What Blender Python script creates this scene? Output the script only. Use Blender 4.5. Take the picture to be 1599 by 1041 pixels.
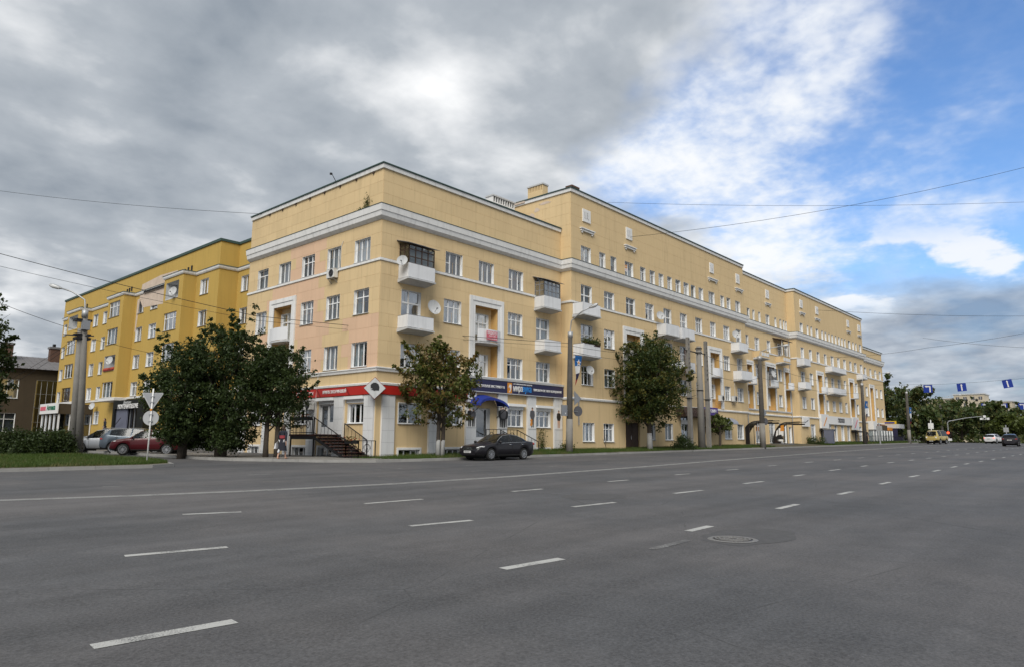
import bpy, math, random
import numpy as np
from mathutils import Vector, Matrix

random.seed(7)
rng = np.random.default_rng(7)
for o in list(bpy.data.objects):
    bpy.data.objects.remove(o)
SC = bpy.context.scene
COL = SC.collection
R = math.radians

# ------------------------------------------------------------------ camera, sky, sun, exposure
cam = bpy.data.cameras.new('camera')
cam.sensor_width = 36.0
cam.lens = 24.33
cam.clip_start = 0.1
cam.clip_end = 6000
cam_ob = bpy.data.objects.new('camera', cam)
COL.objects.link(cam_ob)
Rv = Vector((0.665, -0.746, 0.006)).normalized()
Fv = Vector((0.737, 0.658, 0.153)).normalized()
Uv = Rv.cross(Fv).normalized()
Rv = Fv.cross(Uv).normalized()
cam_ob.matrix_world = Matrix(((Rv.x, Uv.x, -Fv.x, -24.384), (Rv.y, Uv.y, -Fv.y, -32.161),
                              (Rv.z, Uv.z, -Fv.z, 0.979), (0, 0, 0, 1)))
SC.camera = cam_ob
SC.render.resolution_x = 1024
SC.render.resolution_y = 666

SUN_DIR = Vector((-0.60, -0.40, 0.69)).normalized()       # towards the sun
SUN_EL = math.asin(SUN_DIR.z)
SUN_AZ = math.atan2(SUN_DIR.x, SUN_DIR.y)

world = bpy.data.worlds.new('World')
SC.world = world
world.use_nodes = True
wn, wl = world.node_tree.nodes, world.node_tree.links
wn.clear()


class NT:
    """small helper to write node trees as expressions"""
    def __init__(s, nodes, links):
        s.n, s.l = nodes, links

    def add(s, t, **kw):
        nd = s.n.new(t)
        for k, v in kw.items():
            setattr(nd, k, v)
        return nd

    def put(s, sock, v):
        if hasattr(v, 'is_output') or isinstance(v, bpy.types.NodeSocket):
            s.l.new(v, sock)
        else:
            sock.default_value = v

    def math(s, op, a, b=0.0, c=None, clamp=False):
        nd = s.add('ShaderNodeMath', operation=op, use_clamp=clamp)
        s.put(nd.inputs[0], a)
        s.put(nd.inputs[1], b)
        if c is not None:
            s.put(nd.inputs[2], c)
        return nd.outputs[0]

    def vmath(s, op, a, b=(0, 0, 0)):
        nd = s.add('ShaderNodeVectorMath', operation=op)
        s.put(nd.inputs[0], a)
        s.put(nd.inputs[1], b)
        return nd.outputs['Value'] if op == 'DOT_PRODUCT' else nd.outputs[0]

    def noise(s, vec, scale, detail=4, rough=0.55, dist=0.0):
        nd = s.add('ShaderNodeTexNoise')
        if vec is not None:
            s.put(nd.inputs['Vector'], vec)
        nd.inputs['Scale'].default_value = scale
        nd.inputs['Detail'].default_value = detail
        nd.inputs['Roughness'].default_value = rough
        nd.inputs['Distortion'].default_value = dist
        return nd.outputs['Fac']

    def ss(s, x, lo, hi, a=0.0, b=1.0):
        nd = s.add('ShaderNodeMapRange', interpolation_type='SMOOTHSTEP')
        s.put(nd.inputs[0], x)
        for i, v in enumerate((lo, hi, a, b)):
            nd.inputs[i + 1].default_value = v
        return nd.outputs[0]

    def mix(s, f, a, b, blend='MIX'):
        nd = s.add('ShaderNodeMix', data_type='RGBA', blend_type=blend)
        s.put(nd.inputs[0], f)
        s.put(nd.inputs[6], a if not isinstance(a, tuple) else (*a[:3], 1))
        s.put(nd.inputs[7], b if not isinstance(b, tuple) else (*b[:3], 1))
        return nd.outputs[2]


def build_sky():
    t = NT(wn, wl)
    tc = t.add('ShaderNodeTexCoord')
    D = tc.outputs['Generated']
    sky = t.add('ShaderNodeTexSky', sky_type='NISHITA')
    sky.sun_disc = False
    sky.sun_elevation = SUN_EL
    sky.sun_rotation = SUN_AZ
    sky.air_density = 1.15
    sky.dust_density = 0.35
    sky.ozone_density = 2.2
    sep = t.add('ShaderNodeSeparateXYZ')
    wl.new(D, sep.inputs[0])
    z = sep.outputs[2]
    den = t.math('ADD', t.math('MAXIMUM', z, 0.0), 0.20)
    comb = t.add('ShaderNodeCombineXYZ')
    wl.new(t.math('DIVIDE', sep.outputs[0], den), comb.inputs[0])
    wl.new(t.math('DIVIDE', sep.outputs[1], den), comb.inputs[1])
    P = comb.outputs[0]
    # broad weather: heavy cloud to the left and overhead, an opening to the right, a bank along the horizon
    gap = t.vmath('DOT_PRODUCT', D, (0.932, 0.110, 0.345))
    thin = t.vmath('DOT_PRODUCT', D, (0.84, 0.44, 0.32))
    warp = t.noise(P, 0.8, 5, 0.62)
    gapw = t.math('ADD', gap, t.math('MULTIPLY', t.math('SUBTRACT', warp, 0.5), 0.26))
    opening = t.ss(gapw, 0.865, 1.00)                        # 1 inside the opening
    n1 = t.noise(P, 1.05, 7, 0.54)
    n2 = t.noise(t.vmath('ADD', P, (5.2, 1.3, 0.0)), 2.7, 6, 0.52, 0.15)
    n3 = t.noise(t.vmath('ADD', P, (2.9, 7.7, 0.0)), 5.2, 5, 0.52, 0.1)
    cov = t.math('ADD', t.math('MULTIPLY', n1, 0.82), t.math('MULTIPLY', n3, 0.18))
    heavy = t.ss(t.math('ADD', t.math('SUBTRACT', cov, t.math('MULTIPLY', opening, 0.85)), 0.37), 0.32, 0.74)
    # small rippled high cloud
    rip = t.noise(t.vmath('ADD', P, (1.7, 9.1, 0.0)), 15.0, 4, 0.6, 0.15)
    ripb = t.noise(t.vmath('ADD', P, (3.3, 2.1, 0.0)), 2.2, 5, 0.62, 0.1)
    near_thin = t.ss(t.math('ADD', thin, t.math('MULTIPLY', t.math('SUBTRACT', ripb, 0.5), 0.22)), 0.925, 1.03)
    ripples = t.math('MULTIPLY', t.ss(t.math('ADD', t.math('MULTIPLY', rip, 0.50), t.math('MULTIPLY', ripb, 0.60)), 0.42, 0.70),
                     t.math('ADD', t.math('MULTIPLY', near_thin, 0.90), 0.05), clamp=True)
    # streaks of cirrus
    mp = t.add('ShaderNodeMapping')
    mp.inputs['Scale'].default_value = (0.8, 2.6, 1)
    mp.inputs['Rotation'].default_value = (0, 0, R(32))
    wl.new(P, mp.inputs[0])
    streak = t.ss(t.noise(mp.outputs[0], 1.5, 7, 0.62, 0.12), 0.46, 0.80, 0.0, 0.30)
    # low bank near the horizon
    low = t.ss(t.math('ADD', z, t.math('MULTIPLY', t.math('SUBTRACT', n2, 0.5), 0.12)), 0.155, 0.225, 1.0, 0.0)
    low = t.math('MULTIPLY', low, t.ss(gap, 0.70, 0.93))
    puff = t.math('MULTIPLY', t.ss(n2, 0.54, 0.62), t.math('MULTIPLY', t.ss(z, 0.15, 0.19), t.ss(z, 0.23, 0.29, 1.0, 0.0)))
    puff = t.math('MULTIPLY', puff, t.ss(gap, 0.90, 0.97))
    lowpuff = t.ss(n2, 0.30, 0.55, 0.80, 1.0)
    # colours
    lum = t.math('ADD', t.math('MULTIPLY', n2, 0.50), t.math('ADD', t.math('MULTIPLY', n1, 0.32), t.math('MULTIPLY', n3, 0.18)))
    lumw = t.math('ADD', lum, t.math('MULTIPLY', t.ss(thin, 0.76, 0.96), 0.030))
    lumw = t.math('ADD', lumw, t.ss(z, 0.12, 0.36, 0.045, 0.0))
    lumw = t.math('MULTIPLY_ADD', t.math('SUBTRACT', lumw, 0.5), 1.12, 0.487)
    ramp = t.add('ShaderNodeValToRGB')
    e = ramp.color_ramp.elements
    e[0].position, e[0].color = 0.37, (0.160, 0.184, 0.214, 1)
    e[1].position, e[1].color = 0.68, (0.55, 0.555, 0.56, 1)
    m = e.new(0.505)
    m.color = (0.252, 0.274, 0.300, 1)
    wl.new(lumw, ramp.inputs[0])
    ramp2 = t.add('ShaderNodeValToRGB')
    e = ramp2.color_ramp.elements
    e[0].position, e[0].color = 0.38, (0.120, 0.150, 0.200, 1)
    e[1].position, e[1].color = 0.66, (0.37, 0.40, 0.435, 1)
    wl.new(t.math('ADD', t.math('MULTIPLY', n2, 0.6), t.math('MULTIPLY', n3, 0.4)), ramp2.inputs[0])
    blue = t.mix(1.0, sky.outputs[0], (0.060, 0.076, 0.096), 'MULTIPLY')
    c = t.mix(streak, blue, (0.42, 0.47, 0.52))
    c = t.mix(t.math('MULTIPLY', near_thin, t.ss(ripb, 0.25, 0.6, 0.25, 0.62)), c, (0.50, 0.53, 0.565))
    c = t.mix(ripples, c, (0.53, 0.54, 0.55))
    c = t.mix(heavy, c, ramp.outputs[0])
    c = t.mix(t.math('MULTIPLY', low, lowpuff), c, ramp2.outputs[0])
    c = t.mix(t.math('MULTIPLY', puff, 0.85), c, (0.54, 0.54, 0.54))
    # pale air right at the horizon, dull ground half below it
    c = t.mix(t.ss(z, 0.0, 0.07, 0.55, 0.0), c, (0.27, 0.32, 0.37))
    c = t.mix(t.ss(z, -0.04, 0.0, 1.0, 0.0), c, (0.12, 0.12, 0.115))
    bg = t.add('ShaderNodeBackground')
    wl.new(c, bg.inputs[0])
    bg.inputs[1].default_value = 1.0
    out = t.add('ShaderNodeOutputWorld')
    wl.new(bg.outputs[0], out.inputs[0])


build_sky()
sun = bpy.data.lights.new('sun', 'SUN')
sun.energy = 1.7
sun.angle = R(36)
sun.color = (1.0, 0.95, 0.86)
sun_ob = bpy.data.objects.new('sun', sun)
COL.objects.link(sun_ob)
sun_ob.rotation_euler = (-SUN_DIR).to_track_quat('-Z', 'Y').to_euler()
sun_ob.location = (0, 0, 60)
SC.view_settings.view_transform = 'Standard'
SC.view_settings.look = 'None'
SC.view_settings.exposure = 0.88
SC.view_settings.gamma = 1.0
SC.view_settings.use_curve_mapping = False

# ------------------------------------------------------------------ materials
MATS = {}


def mat(name, col, rough=0.8, metal=0.0, var=0.12, scale=3.0, bump=0.0, bscale=40.0, streak=0.0, rnd=0.0,
        island=0.0, spec=0.4, stain=None):
    m = bpy.data.materials.new(name)
    m.use_nodes = True
    nt = m.node_tree
    t = NT(nt.nodes, nt.links)
    b = nt.nodes['Principled BSDF']
    b.inputs['Roughness'].default_value = rough
    b.inputs['Metallic'].default_value = metal
    b.inputs['Specular IOR Level'].default_value = spec
    tc = t.add('ShaderNodeTexCoord')
    gp = t.add('ShaderNodeNewGeometry')
    P = gp.outputs['Position']
    c = (*col, 1)
    n = t.noise(P, scale, 5, 0.6)
    f = t.math('MULTIPLY_ADD', t.math('SUBTRACT', n, 0.5), 2 * var * 1.6, 1.0)
    if streak:
        mp = t.add('ShaderNodeMapping')
        mp.inputs['Scale'].default_value = (2.2, 2.2, 0.16)
        nt.links.new(P, mp.inputs[0])
        s = t.noise(mp.outputs[0], 1.6, 5, 0.65)
        f = t.math('MULTIPLY', f, t.math('SUBTRACT', 1.0, t.ss(s, 0.46, 0.80, 0.0, streak)))
    if rnd:
        oi = t.add('ShaderNodeObjectInfo')
        f = t.math('MULTIPLY', f, t.math('MULTIPLY_ADD', t.math('SUBTRACT', oi.outputs['Random'], 0.5), 2 * rnd, 1.0))
    if island:
        f = t.math('MULTIPLY', f, t.math('MULTIPLY_ADD', t.math('SUBTRACT', gp.outputs['Random Per Island'], 0.5), 2 * island, 1.0))
    cc = t.add('ShaderNodeCombineXYZ')
    for i in range(3):
        nt.links.new(f, cc.inputs[i])
    col_out = t.mix(1.0, c, cc.outputs[0], 'MULTIPLY')
    if stain:
        st = t.ss(t.noise(P, stain[1], 6, 0.65), stain[2], stain[3])
        col_out = t.mix(st, col_out, stain[0])
    nt.links.new(col_out, b.inputs['Base Color'])
    if bump:
        bn = t.add('ShaderNodeBump')
        bn.inputs['Strength'].default_value = bump
        bn.inputs['Distance'].default_value = 0.02
        nt.links.new(t.noise(P, bscale, 4, 0.6), bn.inputs['Height'])
        nt.links.new(bn.outputs[0], b.inputs['Normal'])
    MATS[name] = m
    return m


mat('yellow_render', (0.650, 0.492, 0.280), 0.92, var=0.05, scale=0.35, bump=0.12, bscale=30, streak=0.16, rnd=0.035)
mat('pink_render', (0.665, 0.455, 0.310), 0.92, var=0.05, scale=0.5, bump=0.12, bscale=30, streak=0.10, rnd=0.03)
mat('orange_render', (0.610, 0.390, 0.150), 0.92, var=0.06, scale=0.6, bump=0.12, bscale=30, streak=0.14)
mat('mustard_render', (0.480, 0.325, 0.085), 0.92, var=0.05, scale=0.4, bump=0.15, bscale=25, streak=0.14)
mat('bare_render', (0.56, 0.46, 0.38), 0.95, var=0.14, scale=1.2, bump=0.3, bscale=12)
mat('white_trim', (0.74, 0.74, 0.735), 0.85, var=0.06, scale=1.1, streak=0.22, bump=0.08)
mat('grey_trim', (0.50, 0.51, 0.52), 0.85, var=0.08, scale=1.1, streak=0.25)
mat('white_plastic', (0.78, 0.79, 0.80), 0.45, var=0.03, scale=2, rnd=0.04)
mat('old_paint', (0.62, 0.62, 0.60), 0.6, var=0.08, scale=4, rnd=0.10)
mat('white_sheet', (0.70, 0.71, 0.73), 0.6, var=0.05, scale=0.9, streak=0.22, rnd=0.05)
mat('white_tile', (0.66, 0.67, 0.68), 0.45, var=0.05, scale=1.4, streak=0.12)
mat('dark_wood', (0.055, 0.032, 0.022), 0.7, var=0.25, scale=5, rnd=0.2)
mat('green_roof', (0.045, 0.085, 0.075), 0.55, var=0.2, scale=1.5)
mat('grey_roof', (0.20, 0.20, 0.21), 0.8, var=0.2, scale=1.2, streak=0.1)
mat('slate', (0.16, 0.155, 0.16), 0.85, var=0.2, scale=1.0, rnd=0.1)
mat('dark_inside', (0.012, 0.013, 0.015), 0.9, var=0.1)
mat('curtain', (0.34, 0.345, 0.35), 0.95, var=0.12, scale=3.0, rnd=0.65)
mat('warm_curtain', (0.34, 0.20, 0.13), 0.95, var=0.15, scale=3.0, rnd=0.3)
mat('black_metal', (0.018, 0.018, 0.020), 0.45, 0.3, var=0.2, scale=6)
mat('grey_metal', (0.33, 0.34, 0.36), 0.45, 0.6, var=0.08, scale=3)
mat('galv', (0.42, 0.43, 0.44), 0.5, 0.5, var=0.1, scale=2, streak=0.2)
mat('pole_concrete', (0.215, 0.205, 0.190), 0.92, var=0.16, scale=2.0, bump=0.35, bscale=20, streak=0.35)
mat('dark_concrete', (0.080, 0.073, 0.066), 0.94, var=0.28, scale=2.5, bump=0.5, bscale=16, streak=0.3)
mat('whitewash', (0.36, 0.36, 0.355), 0.9, var=0.12, scale=5, streak=0.3, bump=0.2)
mat('kerb_stone', (0.27, 0.265, 0.255), 0.92, var=0.16, scale=2.5, bump=0.3, bscale=25, rnd=0.06)
mat('pavement', (0.20, 0.19, 0.175), 0.93, var=0.15, scale=1.2, bump=0.3, bscale=30)
mat('soil', (0.085, 0.075, 0.045), 0.97, var=0.3, scale=2.2, bump=0.5, bscale=18)
mat('step_red', (0.060, 0.022, 0.018), 0.8, var=0.2, scale=5)
mat('plinth', (0.14, 0.14, 0.145), 0.9, var=0.15, scale=1.5, bump=0.2)
mat('brown_wall', (0.062, 0.046, 0.028), 0.92, var=0.15, scale=0.9, streak=0.2, bump=0.2)
mat('brick_red', (0.110, 0.062, 0.045), 0.9, var=0.25, scale=6)
mat('beige_wall', (0.50, 0.44, 0.34), 0.92, var=0.08, scale=0.12, streak=0.15)
mat('red_sign', (0.42, 0.022, 0.016), 0.42, var=0.04, scale=0.8)
mat('dark_red', (0.20, 0.010, 0.010), 0.45, var=0.05)
mat('navy_sign', (0.020, 0.022, 0.070), 0.42, var=0.05)
mat('blue_awning', (0.012, 0.030, 0.230), 0.6, var=0.12, scale=2)
mat('sky_blue', (0.03, 0.22, 0.60), 0.5, var=0.03)
mat('sign_blue', (0.010, 0.035, 0.270), 0.4, var=0.03)
mat('print_white', (0.72, 0.72, 0.72), 0.5, var=0.02)
mat('print_black', (0.012, 0.012, 0.014), 0.5, var=0.02)
mat('print_grey', (0.085, 0.085, 0.095), 0.5, var=0.1, scale=9)
mat('print_skin', (0.50, 0.30, 0.21), 0.5, var=0.05)
mat('print_orange', (0.60, 0.24, 0.035), 0.5, var=0.05)
mat('print_pink', (0.60, 0.12, 0.17), 0.6, var=0.04)
mat('print_green', (0.015, 0.16, 0.09), 0.5, var=0.04)
mat('print_yellow', (0.62, 0.42, 0.03), 0.5, var=0.04)
mat('violet_sign', (0.07, 0.035, 0.22), 0.45, var=0.05)
mat('black_sign', (0.010, 0.012, 0.012), 0.35, var=0.05)
mat('flag_blue', (0.015, 0.12, 0.36), 0.8, var=0.06)
mat('flag_red', (0.38, 0.025, 0.03), 0.8, var=0.06)
mat('flag_navy', (0.020, 0.018, 0.055), 0.8, var=0.06)
mat('flag_white', (0.62, 0.62, 0.62), 0.8, var=0.04)
mat('shingle', (0.060, 0.036, 0.028), 0.9, var=0.3, scale=6, bump=0.4, bscale=12)
mat('poly_grey', (0.26, 0.27, 0.31), 0.4, var=0.05)
mat('poly_dark', (0.020, 0.016, 0.016), 0.3, var=0.1)
mat('bark', (0.060, 0.048, 0.038), 0.95, var=0.3, scale=7, bump=0.9, bscale=14)
mat('tyre', (0.018, 0.018, 0.018), 0.85, var=0.1, scale=8)
mat('alloy', (0.42, 0.43, 0.45), 0.35, 0.8, var=0.04)
mat('chrome', (0.70, 0.71, 0.73), 0.18, 1.0, var=0.02)
mat('lamp_glass', (0.72, 0.73, 0.74), 0.15, var=0.03, spec=0.8)
mat('tail_red', (0.34, 0.012, 0.010), 0.2, var=0.03, spec=0.8)
mat('plate', (0.66, 0.66, 0.66), 0.5, var=0.02)
mat('skin', (0.50, 0.30, 0.22), 0.6, var=0.05)
mat('hair', (0.045, 0.028, 0.018), 0.7, var=0.2, scale=20)
mat('cloth_dark', (0.020, 0.022, 0.032), 0.9, var=0.2, scale=9)
mat('cloth_white', (0.55, 0.55, 0.57), 0.9, var=0.1, scale=9)
mat('cloth_red', (0.33, 0.05, 0.06), 0.9, var=0.1, scale=9)
mat('cloth_grey', (0.14, 0.14, 0.15), 0.9, var=0.1, scale=9)
mat('wire', (0.012, 0.012, 0.013), 0.7, var=0.05)
mat('kiosk_grey', (0.13, 0.14, 0.19), 0.5, var=0.06)
mat('flower', (0.40, 0.07, 0.04), 0.8, var=0.3, scale=20)
mat('worn_iron', (0.19, 0.185, 0.18), 0.6, 0.2, var=0.3, scale=30)
mat('far_green_wall', (0.35, 0.35, 0.35), 0.9, var=0.1)


def glow_mat(name, col, strength):
    m = mat(name, col, 0.4, var=0.02)
    b = m.node_tree.nodes['Principled BSDF']
    b.inputs['Emission Color'].default_value = (*col, 1)
    b.inputs['Emission Strength'].default_value = strength


glow_mat('lit_red', (0.9, 0.10, 0.04), 0.9)


def car_paint(name, col, flake=0.0):
    m = mat(name, col, 0.38, flake, var=0.04, scale=1.2, spec=0.5)
    b = m.node_tree.nodes['Principled BSDF']
    b.inputs['Coat Weight'].default_value = 0.4
    b.inputs['Specular IOR Level'].default_value = 0.2
    b.inputs['Coat Roughness'].default_value = 0.06


car_paint('paint_black', (0.010, 0.009, 0.012), 0.0)
car_paint('paint_red', (0.070, 0.006, 0.010), 0.1)
car_paint('paint_greyblue', (0.10, 0.125, 0.155), 0.4)
car_paint('paint_silver', (0.30, 0.315, 0.34), 0.5)
car_paint('paint_yellow', (0.42, 0.33, 0.12))
car_paint('paint_white', (0.62, 0.62, 0.63))
car_paint('paint_dark', (0.018, 0.016, 0.020), 0.0)


def glass_mat(name, tint, rough=0.03, see=0.55, r0=0.085):
    m = bpy.data.materials.new(name)
    m.use_nodes = True
    nt = m.node_tree
    nt.nodes.clear()
    t = NT(nt.nodes, nt.links)
    gl = t.add('ShaderNodeBsdfGlossy')
    gl.inputs['Roughness'].default_value = rough
    gl.inputs['Color'].default_value = (0.95, 0.97, 1.0, 1)
    tr = t.add('ShaderNodeBsdfTransparent')
    tr.inputs['Color'].default_value = (*tint, 1)
    # slight waviness of old panes
    gp = t.add('ShaderNodeNewGeometry')
    oi = t.add('ShaderNodeObjectInfo')
    bn = t.add('ShaderNodeBump')
    bn.inputs['Strength'].default_value = 0.05
    bn.inputs['Distance'].default_value = 0.05
    nt.links.new(t.noise(gp.outputs['Position'], 1.8, 2, 0.5), bn.inputs['Height'])
    nt.links.new(bn.outputs[0], gl.inputs['Normal'])
    ci = t.math('ABSOLUTE', t.vmath('DOT_PRODUCT', gp.outputs['True Normal'], gp.outputs['Incoming']))
    sch = t.math('POWER', t.math('SUBTRACT', 1.0, ci), 5.0)
    fac = t.math('ADD', t.math('MULTIPLY_ADD', sch, 0.90, r0), t.math('MULTIPLY', oi.outputs['Random'], 1 - see), clamp=True)
    mx = t.add('ShaderNodeMixShader')
    nt.links.new(fac, mx.inputs[0])
    nt.links.new(tr.outputs[0], mx.inputs[1])
    nt.links.new(gl.outputs[0], mx.inputs[2])
    out = t.add('ShaderNodeOutputMaterial')
    nt.links.new(mx.outputs[0], out.inputs[0])
    MATS[name] = m


glass_mat('glass', (0.58, 0.64, 0.66), see=0.62)
glass_mat('shop_glass', (0.45, 0.50, 0.52), see=0.85)
glass_mat('car_glass', (0.16, 0.18, 0.19), 0.10, 0.99, 0.04)


def leaf_mat(name, a, b, c=None, cf=0.0):
    m = bpy.data.materials.new(name)
    m.use_nodes = True
    nt = m.node_tree
    nt.nodes.clear()
    t = NT(nt.nodes, nt.links)
    gp = t.add('ShaderNodeNewGeometry')
    r = gp.outputs['Random Per Island']
    n = t.noise(gp.outputs['Position'], 0.9, 3, 0.6)
    col = t.mix(t.math('ADD', t.math('MULTIPLY', r, 0.6), t.math('MULTIPLY', t.math('SUBTRACT', n, 0.3), 0.9), clamp=True), a, b)
    if c:
        w = t.ss(t.math('ADD', t.math('MULTIPLY', t.noise(gp.outputs['Position'], 0.75, 3, 0.6), 1.0), t.math('MULTIPLY', r, 0.25)), 0.62 - cf, 0.80 - cf)
        col = t.mix(w, col, c)
    pb = t.add('ShaderNodeBsdfPrincipled')
    pb.inputs['Roughness'].default_value = 0.55
    pb.inputs['Specular IOR Level'].default_value = 0.3
    nt.links.new(col, pb.inputs['Base Color'])
    tl = t.add('ShaderNodeBsdfTranslucent')
    nt.links.new(t.mix(0.5, col, (0.10, 0.14, 0.02)), tl.inputs['Color'])
    mx = t.add('ShaderNodeMixShader')
    mx.inputs[0].default_value = 0.22
    nt.links.new(pb.outputs[0], mx.inputs[1])
    nt.links.new(tl.outputs[0], mx.inputs[2])
    out = t.add('ShaderNodeOutputMaterial')
    nt.links.new(mx.outputs[0], out.inputs[0])
    MATS[name] = m


leaf_mat('leaf_dark', (0.016, 0.030, 0.010), (0.048, 0.072, 0.018))
leaf_mat('leaf_linden', (0.018, 0.036, 0.010), (0.055, 0.080, 0.018), (0.11, 0.10, 0.02), 0.02)
leaf_mat('leaf_chestnut', (0.045, 0.066, 0.012), (0.115, 0.130, 0.025), (0.140, 0.090, 0.026), 0.05)
leaf_mat('leaf_far', (0.030, 0.052, 0.016), (0.075, 0.105, 0.030), (0.11, 0.10, 0.03), 0.0)
leaf_mat('leaf_yellow', (0.045, 0.065, 0.014), (0.10, 0.12, 0.025))
leaf_mat('leaf_rust', (0.035, 0.032, 0.014), (0.075, 0.062, 0.024), (0.10, 0.055, 0.025), 0.1)
leaf_mat('grass_blade', (0.030, 0.062, 0.010), (0.080, 0.125, 0.022), (0.14, 0.13, 0.05), -0.06)


def asphalt():
    m = mat('asphalt', (0.088, 0.086, 0.086), 0.82, spec=0.35)
    nt = m.node_tree
    t = NT(nt.nodes, nt.links)
    b = nt.nodes['Principled BSDF']
    gp = t.add('ShaderNodeNewGeometry')
    P = gp.outputs['Position']
    mp = t.add('ShaderNodeMapping')
    mp.inputs['Scale'].default_value = (0.035, 0.75, 0.0)
    nt.links.new(P, mp.inputs[0])
    lanes = t.noise(mp.outputs[0], 1.0, 4, 0.6)
    big = t.noise(P, 0.16, 5, 0.6)
    mid = t.noise(P, 1.7, 5, 0.65)
    grit = t.noise(P, 34.0, 3, 0.75)
    spk = t.noise(P, 23.0, 2, 0.8)
    f = t.math('ADD', t.math('MULTIPLY', t.math('SUBTRACT', lanes, 0.5), 0.95), t.math('MULTIPLY', t.math('SUBTRACT', big, 0.5), 0.85))
    f = t.math('ADD', f, t.math('MULTIPLY', t.math('SUBTRACT', mid, 0.5), 0.55))
    f = t.math('ADD', f, t.math('MULTIPLY', t.math('SUBTRACT', grit, 0.5), 1.7))
    f = t.math('ADD', t.math('ADD', f, t.ss(spk, 0.66, 0.80, 0.0, 0.8)), 1.0)
    cc = t.add('ShaderNodeCombineXYZ')
    for i in range(3):
        nt.links.new(f, cc.inputs[i])
    tint = t.mix(t.ss(big, 0.35, 0.65), (0.086, 0.087, 0.092), (0.097, 0.093, 0.094))
    col = t.mix(1.0, tint, cc.outputs[0], 'MULTIPLY')
    # fine cracks
    vo = t.add('ShaderNodeTexVoronoi', feature='DISTANCE_TO_EDGE')
    vo.inputs['Scale'].default_value = 0.16
    nt.links.new(t.vmath('ADD', P, t.vmath('MULTIPLY', mp.outputs[0], (0.6, 0.6, 0))), vo.inputs['Vector'])
    crack = t.math('MULTIPLY', t.ss(vo.outputs['Distance'], 0.0005, 0.0035, 0.55, 0.0), t.ss(mid, 0.45, 0.6))
    col = t.mix(crack, col, (0.03, 0.03, 0.03))
    nt.links.new(col, b.inputs['Base Color'])
    bn = t.add('ShaderNodeBump')
    bn.inputs['Strength'].default_value = 0.35
    bn.inputs['Distance'].default_value = 0.012
    nt.links.new(t.math('ADD', grit, t.math('MULTIPLY', spk, 0.5)), bn.inputs['Height'])
    nt.links.new(bn.outputs[0], b.inputs['Normal'])
    # worn paint for lane markings
    m2 = mat('road_paint', (0.5, 0.5, 0.5), 0.75)
    nt = m2.node_tree
    t = NT(nt.nodes, nt.links)
    b = nt.nodes['Principled BSDF']
    gp = t.add('ShaderNodeNewGeometry')
    P = gp.outputs['Position']
    w = t.math('ADD', t.math('MULTIPLY', t.noise(P, 60, 3, 0.75), 0.6), t.math('MULTIPLY', t.noise(P, 2.2, 4, 0.6), 0.5))
    nt.links.new(t.mix(t.ss(w, 0.55, 0.68), (0.42, 0.42, 0.405), (0.13, 0.13, 0.13)), b.inputs['Base Color'])
    m3 = mat('faded_paint', (0.5, 0.5, 0.5), 0.8)
    nt = m3.node_tree
    t = NT(nt.nodes, nt.links)
    b = nt.nodes['Principled BSDF']
    gp = t.add('ShaderNodeNewGeometry')
    P = gp.outputs['Position']
    w = t.math('ADD', t.math('MULTIPLY', t.noise(P, 60, 3, 0.75), 0.6), t.math('MULTIPLY', t.noise(P, 2.2, 4, 0.6), 0.5))
    nt.links.new(t.mix(t.ss(w, 0.40, 0.60), (0.32, 0.32, 0.31), (0.095, 0.094, 0.095)), b.inputs['Base Color'])


asphalt()


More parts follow.
